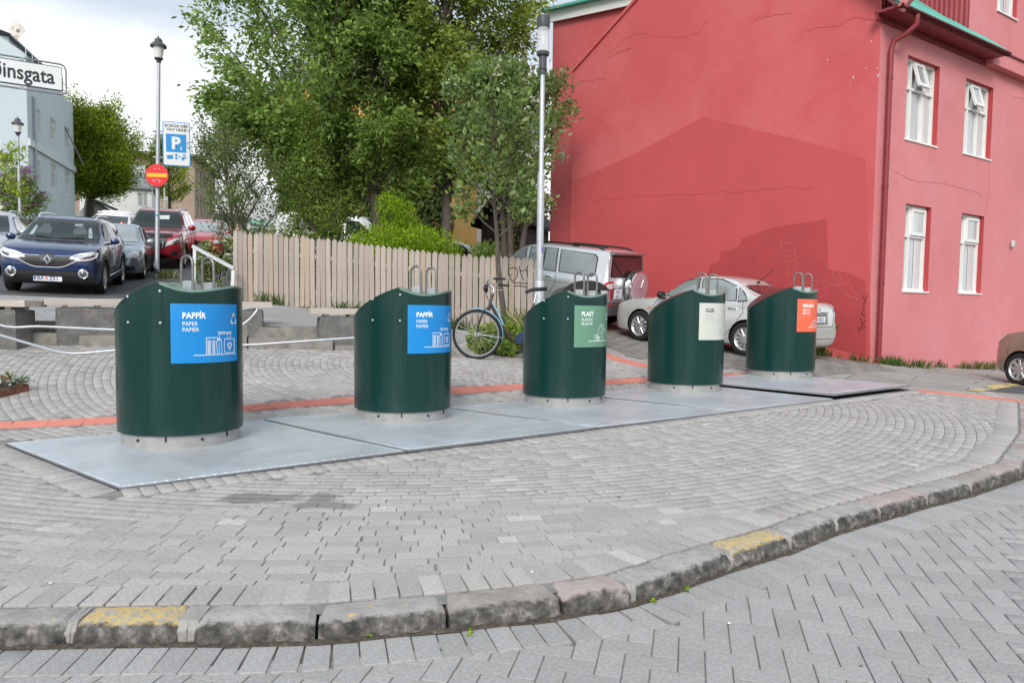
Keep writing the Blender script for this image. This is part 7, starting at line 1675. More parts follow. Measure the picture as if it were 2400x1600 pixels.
    c.line('steering_wheel', 'F', [(.46+.15*math.cos(t), 1.15+.07*math.sin(t)) for t in np.linspace(0, math.pi, 9)], INT, .02, .012)
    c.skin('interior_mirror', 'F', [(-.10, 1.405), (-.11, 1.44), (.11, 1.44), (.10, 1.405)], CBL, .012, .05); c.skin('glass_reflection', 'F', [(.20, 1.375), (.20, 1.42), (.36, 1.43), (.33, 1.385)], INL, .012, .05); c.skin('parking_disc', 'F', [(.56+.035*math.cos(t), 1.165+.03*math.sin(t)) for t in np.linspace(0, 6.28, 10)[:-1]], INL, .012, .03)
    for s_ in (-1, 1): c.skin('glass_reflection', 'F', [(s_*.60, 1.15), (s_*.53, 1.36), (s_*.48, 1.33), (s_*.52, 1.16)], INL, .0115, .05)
    wp = [[(.72, 1.10), (.30, 1.41), (.05, 1.465), (.02, 1.12)], [(-.06, 1.12), (-.04, 1.475), (-.55, 1.47), (-.92, 1.40), (-.80, 1.14)], [(-.96, 1.17), (-1.02, 1.38), (-1.38, 1.31), (-1.42, 1.27)]]
    side_windows(c, wp, CGL, .022)
    for v in ('L', 'R'): c.line('window_chrome', v, [(.80, 1.065), (-.85, 1.10), (-1.5, 1.25)], CCH, .018, .012); c.line('door_gap', v, [(.82, 1.0), (.86, .62), (.82, .44)], CSE); c.line('door_gap', v, [(-.01, 1.05), (.0, .44)], CSE); c.line('door_gap', v, [(-.95, 1.1), (-.98, .80), (-.72, .44)], CSE)
    for v in (1, -1):
        P = []
        for x in np.linspace(.28, -1.55, 12):
            q_, n_ = c.proj('T', x, v*.555)
            e = min(1, (.28-x)/.16, (x+1.55)/.16)
            if q_ is not None: P.append(q_+Vector((0, 0, .012+.04*e)))
        MB().tube(P, .017, 8).build('roof_rail', CCH, c.t, smooth=60)
    c.mirror_pair(.66, .90, 1.10, pm); c.handle(.25, .93, pm); c.handle(-.72, .96, pm)
    c.numplate('F', 0, .345, 'BA   Z51')
    for s_ in (-1, 1): c.line('wiper', 'F', [(s_*.05-.1, 1.10), (s_*.45, 1.135)], CBL, .016, .02)
    p_ = c.proj('F', -.36, 1.2)
    c.line('bonnet_gap', 'F', [(-.80, .93), (-.60, .90), (.60, .90), (.80, .93)], CSE, .007, .002)
blue_car()
def street_cars():
    # grey saloon behind the blue car
    a = R(20); pm = paint('blue grey car paint', (.20, .25, .29), .5); L, W_, Hh = 4.5, 1.82, 1.42; wl = at(327, 633, 20.9); fw = Vector((math.sin(a), -math.cos(a))); lf = Vector((math.cos(a), math.sin(a))); p = wl.xy-fw*1.38-lf*.74
    c = Car('parked_car', 'blue grey saloon parked between the blue crossover and the red four wheel drive', 'car', (p.x, p.y), H(a), pm, sedan_tab(L, W_, Hh, .84, .90, .95, .98), (1.38, -1.38), .32, 1.54, 'cars parked up the street', rim='twin')
    c.skin('windscreen', 'F', [(-.66, .96), (-.53, 1.33), (.53, 1.33), (.66, .96)], CGL2, .007); side_windows(c, [[(.62, .95), (.1, 1.30), (-.18, 1.33), (-.2, .97)], [(-.28, .97), (-.26, 1.33), (-.75, 1.28), (-1.12, 1.0)]], CGL)
    for s_ in (1, -1):
        h = c.skin('headlamp', ('C', s_*R(35)), [(s_*y, z) for y, z in [(-.22, .60), (-.2, .70), (.0, .755), (.13, .745), (.12, .66), (-.02, .595)]], CLT, .008, .04); c.skin('kidney_grille', 'F', [(s_*.03, .56), (s_*.05, .68), (s_*.26, .69), (s_*.28, .60), (s_*.22, .55)], CBL, .01, .04)
        c.skin('bumper_intake', 'F', [(s_*.48, .27), (s_*.5, .40), (s_*.70, .37), (s_*.72, .28)], CBL, .006, .04)
    c.skin('bumper_intake', 'F', [(-.42, .25), (-.4, .40), (.4, .40), (.42, .25)], CBL, .006, .05); c.numplate('F', 0, .46, 'KV   417'); c.mirror_pair(.66, .86, .98, paint('pale mirror cap', (.45, .48, .5), .4)); c.handle(.0, .78, pm); c.handle(-.95, .8, pm)
    for v in ('L', 'R'): c.line('door_gap', v, [(.72, .9), (.78, .6), (.74, .3)], CSE); c.line('door_gap', v, [(-.24, .93), (-.22, .3)], CSE)
    # red four wheel drive
    a = R(16.3); pm = paint('red car paint', (.33, .010, .024), .25); L, W_, Hh = 4.78, 1.9, 1.88; P1 = Vector(((423-1200)/1800*24.6, 24.6)); fw = Vector((math.sin(a), -math.cos(a))); lf = Vector((math.cos(a), math.sin(a))); p = P1-fw*L/2*.96-lf*W_/2*.9
    c = Car('parked_car', 'big red four wheel drive with roof rails behind the lantern post', 'car', (p.x, p.y), H(a), pm, suv_tab(L, W_, Hh, 1.16, 1.22, 1.02, gc=.27), (1.42, -1.40), .39, 1.62, 'cars parked up the street', rim='multi')
    c.skin('windscreen_surround', 'F', [(-.80, 1.25), (-.64, 1.79), (.64, 1.79), (.80, 1.25)], CBL, .004); c.skin('windscreen', 'F', [(-.75, 1.30), (-.61, 1.76), (.61, 1.76), (.75, 1.30)], CGL, .009); q = c.skin('paper_notice', 'F', [(.05, 1.52), (.05, 1.64), (.36, 1.66), (.36, 1.53)], mk('pale papers behind glass', (.5, .55, .52), .3, coat=1, var=.3, vsc=12), .012)
    side_windows(c, [[(.72, 1.28), (.28, 1.68), (.05, 1.71), (.02, 1.29)], [(-.06, 1.29), (-.04, 1.72), (-.78, 1.71), (-.80, 1.30)], [(-.92, 1.31), (-.92, 1.70), (-1.6, 1.64), (-1.85, 1.36)]], CGL2)
    c.skin('hood_guard', 'F', [(-.62, 1.02), (-.66, 1.10), (.66, 1.10), (.62, 1.02), (.0, .99)], CBL, .03, .05); c.skin('grille', 'F', [(-.44, .67), (-.52, 1.0), (.52, 1.0), (.44, .67), (.0, .62)], CBL, .010, .05)
    for k in range(-3, 4): c.line('grille_bar', 'F', [(k*.12, .67), (k*.135, .98)], CCH, .04, .016)
    for s_ in (1, -1):
        h = c.skin('headlamp', ('C', s_*R(30)), [(s_*y, z) for y, z in [(-.36, .72), (-.30, .86), (-.06, .99), (.20, 1.03), (.20, .92), (-.10, .83)]], CLT, .012, .04); c.skin('headlamp_core', ('C', s_*R(30)), [(s_*y, z) for y, z in [(-.2, .83), (-.02, .93), (.1, .96), (.08, .91), (-.1, .83)]], CLD, .016, .04, h)
        c.skin('fog_recess', 'F', [(s_*.60, .46), (s_*.62, .60), (s_*.78, .58), (s_*.78, .46)], CBL, .007, .04)
    c.skin('lower_grille', 'F', [(-.50, .36), (-.48, .46), (.48, .46), (.50, .36)], CBL, .008, .05); c.numplate('F', 0, .55, 'RL   T62')
    c.skin('sump_guard', 'F', [(-.5, .275), (-.6, .34), (.6, .34), (.5, .275)], CRM, .008, .05)
    for v in (1, -1):
        P = [c.proj('T', x, v*.60)[0] for x in np.linspace(.05, -1.8, 10)]; P = [p_+Vector((0, 0, .05 if 0 < i < 9 else .005)) for i, p_ in enumerate(P) if p_ is not None]; MB().tube(P, .02, 8).build('roof_rail', CRM, c.t, smooth=60)
    c.mirror_pair(.74, .94, 1.29, pm, (.14, .24, .2)); c.handle(.1, 1.08, pm); c.handle(-.7, 1.08, pm)
    for v in ('L', 'R'): c.line('door_gap', v, [(.86, 1.2), (.9, .75), (.85, .42)], CSE); c.line('door_gap', v, [(-.02, 1.25), (0, .42)], CSE); c.line('door_gap', v, [(-.86, 1.25), (-.88, .8), (-.8, .42)], CSE); c.skin('running_board', v, [(.9, .28), (.9, .36), (-.9, .36), (-.9, .28)], CRM, .012)
    # small red hatchback and the red crossover at the top
    a = R(14); pm = paint('bright red car paint', (.45, .02, .03), .1, .35); P1 = Vector(((517-1200)/1800*30, 30)); L, W_, Hh = 4.0, 1.7, 1.46; fw = Vector((math.sin(a), -math.cos(a))); lf = Vector((math.cos(a), math.sin(a))); p = P1-fw*L/2*.95-lf*W_/2*.88
    c = Car('parked_car', 'small bright red hatchback parked behind the big red four wheel drive', 'car', (p.x, p.y), H(a), pm, suv_tab(L, W_, Hh, .92, .95, .80, gc=.17), (1.25, -1.2), .30, 1.46, 'cars parked up the street', rim='disc')
    c.skin('windscreen', 'F', [(-.66, 1.02), (-.54, 1.36), (.54, 1.36), (.66, 1.02)], CGL2, .008); side_windows(c, [[(.5, 1.0), (.1, 1.33), (-.15, 1.36), (-.17, 1.02)], [(-.25, 1.02), (-.24, 1.36), (-.9, 1.33), (-1.1, 1.04)]], CGL)
    for s_ in (1, -1): c.skin('headlamp', ('C', s_*R(30)), [(s_*y, z) for y, z in [(-.2, .62), (-.18, .74), (.08, .77), (.1, .66)]], CLT, .01, .05)
    c.skin('grille', 'F', [(-.3, .60), (-.32, .70), (.32, .70), (.3, .60)], CBL, .01, .05); c.numplate('F', 0, .50, 'IK   803'); c.mirror_pair(.56, .82, 1.02, pm)
    a = R(12); pm2 = paint('dull red car paint', (.34, .035, .05), .1, .4); x = at(535, 520, 37); p = (x.x-.6, 38.5)
    c = Car('parked_car', 'dull red crossover with pale roof rails farthest up the street', 'car', p, H(a), pm2, suv_tab(4.4, 1.8, 1.68, 1.02, 1.06, .95), (1.3, -1.3), .34, 1.56, 'cars parked up the street', rim='disc')
    c.skin('windscreen', 'F', [(-.70, 1.10), (-.56, 1.56), (.56, 1.56), (.70, 1.10)], CGL, .008); side_windows(c, [[(.62, 1.1), (.2, 1.5), (-.1, 1.55), (-.1, 1.12)], [(-.2, 1.12), (-.2, 1.55), (-1.0, 1.5), (-1.3, 1.16)]], CGL)
    for v in (1, -1): MB().tube([c.proj('T', q, v*.55)[0]+Vector((0, 0, .04)) for q in (.2, -.5, -1.2)], .02, 6).build('roof_rail', CRM, c.t)
    # silver estate at the picture edge
    a = R(24); pm = paint('silver estate paint', (.50, .52, .535), .6); x = at(16, 560, 19.2); fw = Vector((math.sin(a), -math.cos(a))); lf = Vector((math.cos(a), math.sin(a))); p = x.xy-fw*2.15-lf*.82
    c = Car('parked_car', 'silver estate with roof rails beyond the blue crossover, cut by the picture edge', 'car', (p.x, p.y), H(a), pm, suv_tab(4.5, 1.8, 1.56, .98, 1.0, .92), (1.35, -1.3), .32, 1.56, 'cars parked up the street', rim='multi')
    c.skin('windscreen', 'F', [(-.70, 1.06), (-.56, 1.45), (.56, 1.45), (.70, 1.06)], CGL, .008); side_windows(c, [[(.62, 1.04), (.2, 1.38), (-.05, 1.42), (-.05, 1.06)], [(-.13, 1.06), (-.12, 1.42), (-.85, 1.40), (-.8, 1.08)], [(-.92, 1.08), (-.95, 1.39), (-1.5, 1.33), (-1.7, 1.12)]], CGL2)
    for s_ in (1, -1): c.skin('headlamp', ('C', s_*R(32)), [(s_*y, z) for y, z in [(-.25, .66), (-.2, .78), (.1, .84), (.14, .74)]], CLT, .01, .05)
    for v in (1, -1):
        P = [c.proj('T', q, v*.545)[0] for q in np.linspace(.15, -1.7, 10)]; MB().tube([q+Vector((0, 0, .045 if 0 < i < 9 else .0)) for i, q in enumerate(P)], .018, 8).build('roof_rail', CCH, c.t, smooth=60)
    c.mirror_pair(.64, .86, 1.06, pm)
    # white van roof seen over the cars
    pm = paint('white van paint', (.74, .74, .73), 0, .35); x = at(226, 500, 30); c = Car('parked_van', 'white van of which only the roof shows above the blue crossover', 'van', (x.x-.1, 31.5), H(R(16)), pm, suv_tab(4.4, 1.8, 1.47, 1.0, 1.0, 1.1), (1.35, -1.3), .31, 1.5, 'cars parked up the street', rim='disc')
    c.skin('windscreen', 'F', [(-.70, 1.09), (-.58, 1.36), (.58, 1.36), (.70, 1.09)], CGL, .008); side_windows(c, [[(.75, 1.07), (.35, 1.3), (.0, 1.34), (.0, 1.08)]], CGL)
    for v in (-.4, .4): MB().tube([c.proj('T', -.2+v, y)[0]+Vector((0, 0, .06)) for y in (-.55, 0, .55)], .02, 6).build('roof_bar', CRM, c.t)
street_cars()
def garden_cars():
    pm = paint('white panel van paint', (.70, .715, .725), .1, .3); L, W_, Hh = 4.78, 1.9, 1.95; p = at(800, 560, 29)
    f, b, w = L/2, -L/2, W_/2
    tab = ([(f, .42), (f-.2, .27), (f-.6, .22), (0, .22), (b+.4, .22), (b, .34)], [(f, .74), (f-.1, .86), (f-.4, 1.0), (f-.8, 1.10), (.6, 1.15), (0, 1.15), (b, 1.15)], [(f, .78), (f-.1, .92), (f-.42, 1.10), (f-.72, 1.24), (f-1.30, 1.78), (f-1.65, Hh-.03), (0, Hh), (b+.3, Hh-.01), (b+.06, Hh-.1), (b, Hh-.3)], [(f, w*.7), (f-.15, w*.86), (f-.6, w*.97), (0, w), (b+.2, w*.99), (b, w*.93)], [(f, w*.6), (f-.5, w*.78), (f-1.2, w*.74), (0, w*.80), (b, w*.80)])
    c = Car('parked_van', 'white van facing the red house behind the trees and the low brown fence', 'van', (p.x-.15, 30.0), 0.0, pm, tab, (1.45, -1.5), .32, 1.6, None, rim='disc')
    side_windows(c, [[(1.30, 1.14), (1.05, 1.42), (.72, 1.68), (.30, 1.72), (.26, 1.24), (.36, 1.14)], [(.02, 1.16), (.02, 1.74), (-1.0, 1.74), (-1.0, 1.16)]], CGL, .03); c.skin('windscreen', 'F', [(-.72, 1.24), (-.66, 1.80), (.66, 1.80), (.72, 1.24)], CGL, .008)
    for v in ('L', 'R'): c.line('door_gap', v, [(.16, 1.85), (.16, .4)], CSE); c.line('door_gap', v, [(1.36, 1.1), (1.34, .7)], CSE); c.line('body_crease', v, [(1.2, .98), (-2.2, .98)], CSE)
    c.mirror_pair(1.28, .95, 1.22, CBL, (.12, .2, .26)); c.handle(.42, 1.02, CBL)
    for v in ('L', 'R'):
        for x in (.15, .62): c.skin('vent_slot', v, [(x-.05, .82), (x-.05, .98), (x+.05, .98), (x+.05, .82)], CBL, .008)
    pm = paint('pale car paint', (.60, .62, .63), .2); p = at(1072, 560, 25); c = Car('parked_car', 'pale car roof showing behind the green shrub and the third tall tree', 'car', (p.x-.1, 25.6), R(8), pm, sedan_tab(4.3, 1.75, 1.44), (1.3, -1.3), .31, 1.5, None, rim='disc')
    side_windows(c, [[(.62, .95), (.1, 1.30), (-.18, 1.34), (-.2, .97)], [(-.28, .97), (-.26, 1.34), (-.75, 1.28), (-1.12, 1.0)]], CGL)
garden_cars()
# --- silver off-roader with the spare wheel on its tail
def silver_suv():
    hd = Vector((-.77, .64)).normalized(); L, W_, Hh = 4.6, 1.88, 1.83; rl = Vector((1.96, 16.9)); lf = Vector((-hd.y, hd.x)); p = rl+hd*L/2-lf*W_/2*.95; pm = paint('silver off-roader paint', (.66, .675, .70), .35)
    f, b, w = L/2, -L/2, W_/2
    tab = ([(f, .5), (f-.2, .34), (f-.6, .28), (0, .28), (b+.5, .28), (b+.1, .36), (b, .46)], [(f, .74), (f-.05, .88), (f-.2, 1.0), (f-.6, 1.08), (.9, 1.13), (0, 1.16), (b+.3, 1.18), (b+.04, 1.16), (b, 1.12)], [(f, .78), (f-.05, .92), (f-.2, 1.04), (f-.6, 1.13), (1.02, 1.19), (.88, 1.26), (.28, 1.70), (-.05, 1.79), (-.6, Hh), (b+.5, Hh-.005), (b+.16, Hh-.03), (b+.09, Hh-.10), (b+.03, 1.24), (b, 1.13)], [(f, w*.74), (f-.08, w*.86), (f-.3, w*.96), (0, w*.97), (b+.4, w*.97), (b+.1, w*.94), (b, w*.90)], [(f, w*.6), (f-.3, w*.78), (1.0, w*.82), (.3, w*.76), (-.5, w*.76), (b+.3, w*.75), (b, w*.77)])
    c = Car('parked_car', 'silver off-roader with a spare wheel on its tail, behind the lamp post', 'car', (p.x, p.y), math.atan2(hd.y, hd.x), pm, tab, (1.42, -1.36), .385, 1.60, None, rim='five')
    side_windows(c, [[(.78, 1.22), (.34, 1.62), (.12, 1.69), (.06, 1.22)], [(-.06, 1.22), (-.02, 1.70), (-.80, 1.72), (-.86, 1.22)], [(-.98, 1.22), (-.92, 1.71), (-1.82, 1.68), (-1.92, 1.62), (-1.94, 1.28), (-1.86, 1.22)]], CGL2, .03)
    for v in ('L', 'R'):
        c.line('window_bar', v, [(-.50, 1.23), (-.46, 1.71)], CBL, .03, .01); c.line('door_gap', v, [(-.90, 1.2), (-.94, .95), (-.80, .72)], CSE); c.line('door_gap', v, [(.0, 1.2), (.0, .45)], CSE); c.line('body_crease', v, [(.9, .97), (-1.0, .99), (-2.1, .98)], CSE, .006)
        for ax in (1.42, -1.36):
            ring = [(ax+.56*math.cos(t), .385+.53*math.sin(t)) for t in np.linspace(-.2, math.pi+.2, 22)]+[(ax+.44*math.cos(t), .385+.44*math.sin(t)) for t in np.linspace(math.pi+.2, -.2, 22)]; c.skin('wheel_flare', v, ring, paint('grey silver flare', (.40, .405, .41), .5), .03)
        c.skin('lower_cladding', v, [(.95, .29), (.95, .50), (-.9, .50), (-.9, .29)], paint('grey silver flare', (.40, .405, .41), .5), .012)
    for s_ in (1, -1):
        an = math.pi-s_*R(35)
        TLp = [(-.13, .97), (-.02, 1.13), (.19, 1.14), (.19, .72), (.12, .72), (.10, .94)]
        c.skin('tail_lamp', ('C', an), [(s_*y, z) for y, z in TLp], CRD, .010, .035); c.skin('clear_lamp', ('C', an), [(s_*y, z) for y, z in [(-.05, .98), (.02, 1.09), (.16, 1.10), (.16, .97)]], CWL, .016, .035)
    c.skin('tailgate_trim', 'B', [(-.70, 1.22), (-.62, 1.70), (.62, 1.70), (.70, 1.22)], CBL, .006, .05); c.skin('rear_window', 'B', [(-.66, 1.25), (-.585, 1.67), (.585, 1.67), (.66, 1.25)], CGLR, .012, .05)
    c.line('tailgate_gap', 'B', [(-.74, .62), (-.75, 1.2), (-.65, 1.75)], CSE, .012, .004); c.line('tailgate_gap', 'B', [(.74, .62), (.75, 1.2), (.65, 1.75)], CSE, .012, .004)
    q = MB(); x0 = b+.12; vs = []
    for i, y in enumerate(np.linspace(-.66, .66, 15)):
        e = 1-abs(y/.66)**4*.25; vs += [(x0, y, 1.785), (x0-.19*e, y, 1.765), (x0-.20*e, y, 1.735), (x0-.02, y, 1.70)]
    q.add(vs, [(4*i+k, 4*i+4+k, 4*i+4+(k+1) % 4, 4*i+(k+1) % 4) for i in range(14) for k in range(4)]+[(0, 1, 2, 3), (59, 58, 57, 56)]); q.build('tail_spoiler', paint('dark silver spoiler', (.20, .19, .20), .4), c.t, smooth=40)
    c.skin('rear_bumper', 'B', [(-.86, .46), (-.86, .70), (.86, .70), (.86, .46)], paint('dark grey bumper', (.09, .09, .095), .2, .4), .05, .06); c.skin('bumper_reflector', 'B', [(.62, .60), (.62, .66), (.78, .66), (.78, .60)], CRD, .056, .05); c.skin('bumper_reflector', 'B', [(-.78, .60), (-.78, .66), (-.62, .66), (-.62, .60)], CRD, .056, .05)
    # spare wheel under its silver cover
    p_ = c.proj('B', -.18, 1.02)[0]; M = Matrix.Translation((p_.x-.02, -.20, 1.0)) @ Matrix.Rotation(R(-90), 4, 'Y')
    sp = MB().lathe([(.36, -.02), (.385, .04), (.385, .15), (.37, .17)], 40, M, caps=False).build('spare_tyre', CTY, c.t, smooth=50)
    MB().lathe([(.392, .035), (.395, .06), (.395, .17), (.385, .20), (.355, .212)], 44, M, caps=False).build('cover_ring', CCH, sp, smooth=40)
    MB().lathe([(.357, .208), (.34, .214), (.2, .222), (0, .224)], 40, M, caps=False).build('spare_cover', paint('lilac silver cover', (.50, .46, .50), .45), sp, smooth=60)
    q = MB()
    for k in range(3):
        a0 = R(90+120*k); P = [M @ Vector((rr*math.cos(a0+tw), rr*math.sin(a0+tw), .224)) for rr, tw in ((.02, 0), (.12, .12), (.22, .10), (.31, .0))]; q.tube(P, .007, 5)
    for k in range(3):
        a0 = R(90+120*k); c0 = M @ Vector((.03*math.cos(a0), .03*math.sin(a0), .226)); d1 = [(.0, .0), (.016, .03), (.0, .06), (-.016, .03)]
        q.add([M @ (Matrix.Rotation(a0-R(90), 4, 'Z') @ Vector((x, y, .2275))) for x, y in d1], [(0, 1, 2, 3)])
    q.build('cover_emblem', CCH, sp)
    c.numplate('B', .42, .86, '', .30, .21, rows=[('ON', 0, .01, .10), ('879', 0, -.095, .10)])
    q = c.skin('plate_recess', 'B', [(.22, .72), (.22, 1.02), (.62, 1.02), (.62, .72)], paint('silver recess', (.42, .43, .45), .5), .006, .05)
    MB().tube([c.proj('B', .18, 1.23)[0]+Vector((-.02, 0, 0)), c.proj('B', .32, 1.35)[0]+Vector((-.02, 0, 0)), c.proj('B', .58, 1.58)[0]+Vector((-.02, 0, 0))], .012, 6).build('rear_wiper', CBL, c.t)
    for v in (1, -1):
        P = [c.proj('T', x, v*.60)[0] for x in np.linspace(.0, -2.0, 12)]; P = [q_+Vector((0, 0, .05 if 0 < i < len(P)-1 else .0)) for i, q_ in enumerate(P)]; MB().tube(P, .022, 8).build('roof_rail', CBL, c.t, smooth=60)
        for x in (-.35, -1.2): MB().box((x, v*.60, 1.845), (.16, .05, .055)).build('rail_foot', CBL, c.t)
    c.mirror_pair(.76, .94, 1.24, CBL, (.13, .22, .2)); c.handle(.02-.25, 1.07, CCH); c.handle(-.72, 1.08, CCH)
silver_suv()
# --- silver saloon in front of the gable wall
def silver_saloon():
    fwl, rwl = Vector((2.72, 16.3)), Vector((4.34, 14.27)); hd = (fwl-rwl).normalized(); lf = Vector((-hd.y, hd.x)); p = (fwl+rwl)/2-lf*.80+hd*.02
    pm = paint('warm silver car paint', (.62, .62, .605), .38); L, W_, Hh = 4.41, 1.72, 1.46; f, b, w = L/2, -L/2, W_/2
    tab = sedan_tab(L, W_, Hh, .86, .92, 1.0, 1.05, .17, -1.32)
    c = Car('parked_car', 'warm silver saloon parked along the red gable wall behind the GLER bin', 'car', (p.x, p.y), math.atan2(hd.y, hd.x), pm, tab, (1.30, -1.30), .315, 1.52, None, rim='plate')
    wp = [[(.90, .99), (.30, 1.32), (.02, 1.375), (-.12, .985)], [(-.22, .985), (-.08, 1.38), (-.50, 1.37), (-.86, 1.27), (-.98, 1.0)], [(-1.04, 1.0), (-.94, 1.24), (-1.08, 1.14), (-1.22, 1.02)]]
    side_windows(c, wp, CGL2, .026); c.skin('windscreen', 'F', [(-.66, .98), (-.53, 1.37), (.53, 1.37), (.66, .98)], CGL2, .008)
    c.skin('rear_window_trim', 'T', [(-1.66, -.57), (-1.66, .57), (-.98, .51), (-.98, -.51)], CBL, .004, .06); c.skin('rear_window', 'T', [(-1.62, -.54), (-1.62, .54), (-1.01, .485), (-1.01, -.485)], CGLR, .009, .06)
    for v in ('L', 'R'):
        c.line('door_gap', v, [(.88, .93), (.98, .70), (.92, .30), (-.10, .24)], CSE); c.line('door_gap', v, [(-.17, .96), (-.16, .26)], CSE); c.line('door_gap', v, [(-1.16, 1.0), (-1.22, .80), (-1.02, .52), (-.78, .26), (-.16, .24)], CSE)
        c.skin('side_moulding', v, [(.86, .43), (.86, .50), (-.84, .52), (-.84, .45)], pm, .016)
        p_, n_ = c.proj(v, 1.52, .70); 
        c.line('bumper_gap', v, [(1.62, .28), (1.66, .60)], CSE); c.line('bumper_gap', v, [(-1.66, .62), (-1.7, .30)], CSE); c.skin('side_repeater', v, [(1.02, .70), (1.02, .73), (1.10, .73), (1.10, .70)], CAM, .006)
    for s_ in (1, -1):
        an = math.pi-s_*R(38); c.skin('tail_lamp', ('C', an), [(s_*y, z) for y, z in [(-.13, .66), (-.12, .95), (.06, .97), (.12, .93), (.10, .68)]], CRD, .008, .035); c.skin('clear_lamp', ('C', an), [(s_*y, z) for y, z in [(-.04, .74), (-.04, .80), (.08, .80), (.07, .74)]], CWL, .013, .035)
        c.skin('headlamp', ('C', s_*R(38)), [(s_*y, z) for y, z in [(-.16, .60), (-.12, .72), (.08, .78), (.14, .74), (.08, .62)]], CLT, .008, .035)
    c.skin('plate_recess', 'B', [(-.42, .66), (-.36, .86), (.36, .86), (.42, .66)], paint('shaded silver', (.44, .435, .42), .5), .004, .05)
    c.line('boot_chrome', 'B', [(-.34, .885), (.34, .885)], pm, .045, .02); p_, n_ = c.proj('B', 0, .90)
    q = MB(); Mx = Matrix.Translation(p_+Vector((-.035, 0, .0))) @ Matrix.Rotation(R(90), 4, 'Y'); 
    for rx, rz in ((.052, .072), (.050, .024), (.026, .05)):
        P = [Mx @ Vector((rx*math.cos(t)-.0+(.0 if rx != .05 else -.02), rz*math.sin(t), 0)) for t in np.linspace(0, 2*math.pi, 22)]; q.tube(P, .006, 5, caps=False)
    q.build('oval_emblem', CCH, c.t)
    c.numplate('B', 0, .755, 'DV   812'); c.line('boot_gap', 'B', [(-.60, .62), (-.57, .95), (-.5, 1.02)], CSE); c.line('boot_gap', 'B', [(.60, .62), (.57, .95), (.5, 1.02)], CSE); c.line('boot_gap', 'B', [(-.60, .62), (.60, .62)], CSE)
    c.skin('rear_bumper', 'B', [(-.74, .30), (-.78, .58), (.78, .58), (.74, .30)], pm, .035, .05); c.line('bumper_crease', 'B', [(-.7, .40), (.7, .40)], CSE, .006, .04)
    p_ = c.proj('T', -.90, 0)[0]; q = MB(); q.tube([p_, p_+Vector((-.05, 0, .03))], .022, 8); q.tube([p_+Vector((-.03, 0, .02)), p_+Vector((-.34, .0, .28))], .006, 6); q.build('roof_aerial', CBL, c.t)
    c.mirror_pair(.72, .80, 1.0, CBL, (.13, .2, .15)); c.handle(.08, .82, CCH); c.handle(-.98, .85, CCH)
    c.line('roof_gap', 'T', [(.3, .50), (-.9, .47)], CSE, .006); c.line('roof_gap', 'T', [(.3, -.50), (-.9, -.47)], CSE, .006)
silver_saloon()
def tan_car():
    hd = Vector((math.cos(R(107)), math.sin(R(107)))); lf = Vector((-hd.y, hd.x)); wl = at(2396, 861, 14.0); p = wl.xy-hd*1.25-lf*.72
    pm = paint('tan car paint', (.30, .245, .19), .4); c = Car('parked_car', 'tan hatchback at the foot of the pink street front, cut by the picture edge', 'car', (p.x, p.y), math.atan2(hd.y, hd.x), pm, suv_tab(3.85, 1.7, 1.52, .98, 1.02, .85, gc=.17), (1.25, -1.2), .295, 1.48, None, rim='disc')
    side_windows(c, [[(.55, 1.06), (.1, 1.40), (-.2, 1.43), (-.22, 1.06)], [(-.3, 1.06), (-.28, 1.43), (-.95, 1.38), (-1.1, 1.1)]], CGL); c.skin('windscreen', 'F', [(-.64, 1.08), (-.52, 1.42), (.52, 1.42), (.64, 1.08)], CGL, .008)
    for s_ in (1, -1): c.skin('headlamp', ('C', s_*R(48)), [(s_*y, z) for y, z in [(-.22, .70), (-.12, .84), (.12, .93), (.20, .90), (.06, .74)]], CLT, .008, .04)
    for v in ('L', 'R'): c.line('bumper_gap', v, [(1.5, .3), (1.52, .66)], CSE)
    c.mirror_pair(.6, .82, 1.06, pm)
tan_car()
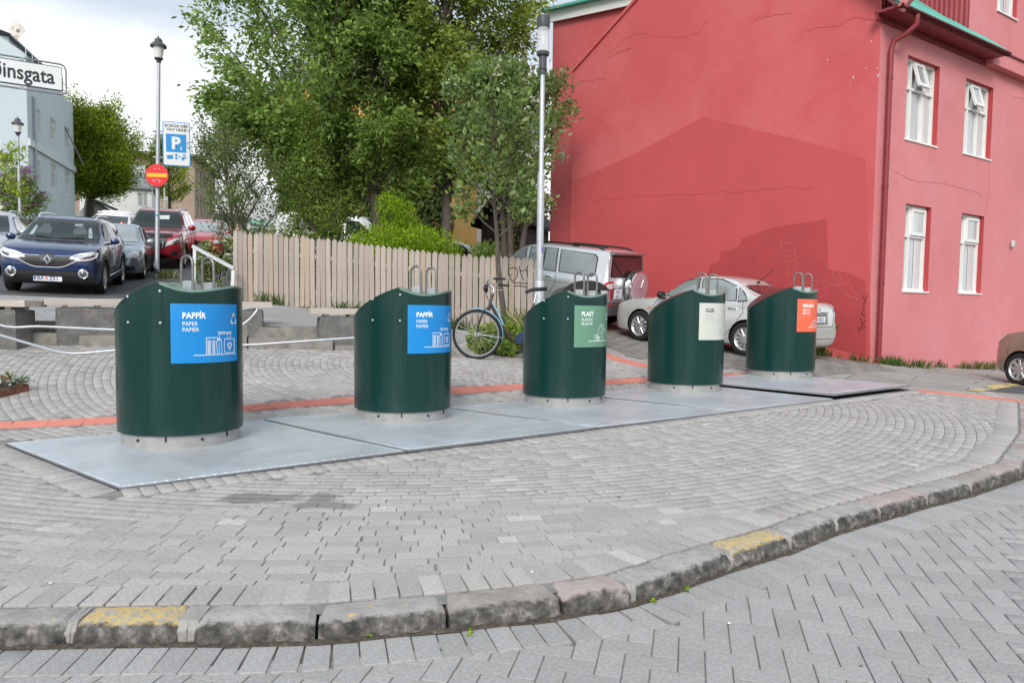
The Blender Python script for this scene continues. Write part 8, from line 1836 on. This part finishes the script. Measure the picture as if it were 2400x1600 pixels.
# ------------------------------------------------------------------ grit along the kerb, crumbs and small weeds
def grit():
    n = 240; vs = []; b = MB(); ss = np.linspace(.3, KS[-1]-1.5, n)
    for i, s in enumerate(ss):
        x, y, tx, ty = kat(s); w = .012+.03*max(0, mnoise.noise(Vector((s*2.3, 1, 4)))+.35)+random.uniform(0, .006)
        for o, z in ((-.006, .012), (.004, .009), (w, .001)): px, py = x+ty*o, y-tx*o; vs.append((px, py, T(px, py)-.082+z))
    b.add(vs, [(3*i+k, 3*i+k+1, 3*i+k+4, 3*i+k+3) for i in range(n-1) for k in range(2)])
    o = b.build('gutter_grit', mk('brown grit', (.085, .07, .052), .95, var=.5, vsc=40, bump=.9, bsc=90, stain=((.22, .19, .15), 30, .55, .7, .7)), road); o['kind'] = 'stuff'
    pts = []; 
    for _ in range(46):
        s = random.uniform(1, KS[-1]-3); x, y, tx, ty = kat(s); o = random.choice((1, 1, -1))*random.uniform(.02, 1.6)
        pts.append((x+ty*o, y-tx*o, -.083 if o > 0 else .012 if o > -KW else .003))
    for _ in range(60): x = random.uniform(-4, 5); y = random.uniform(4.2, 9.5); pts.append((x, y, .003))
    b = MB()
    for (x, y, off) in pts:
        if y < kline(x) and off > -.05 or inside(PLALL, x, y).item(): continue
        r = random.uniform(.006, .016); k = random.randint(5, 7); a0 = random.random()*6; ring = [(x+r*random.uniform(.5, 1)*math.cos(a0+6.28*j/k), y+r*random.uniform(.5, 1)*math.sin(a0+6.28*j/k)) for j in range(k)]
        z = T(x, y)+off; b.m = random.choice((0, 0, 0, 1, 2)); b.add([(p, q, z+.001) for p, q in ring]+[(x, y, z+.006)], [(j, (j+1) % k, k) for j in range(k)])
    o = b.build('litter_crumbs', [mk('white crumb', (.72, .71, .69), .8), mk('dark gum spot', (.10, .095, .09), .9), mk('dry leaf bit', (.38, .20, .06), .8)], road); o['kind'] = 'stuff'
    W_ = [gp(860, 1493, -.08), gp(1612, 1385, -.08), gp(1535, 1413, -.08), gp(1100, 1487, -.08)]
    C = np.concatenate([np.array([tuple(p)])+rng.normal(0, .008, (14, 3))*np.array([1, 1, .4])+np.array([[0, 0, .01]]) for p in W_])
    o = leaves('kerb_weeds', C, .018, .7, LF_L, None, droop=-.3); tag(o, 'tiny bright green weeds sprouting at the foot of the kerb', None, kind='stuff')
grit()
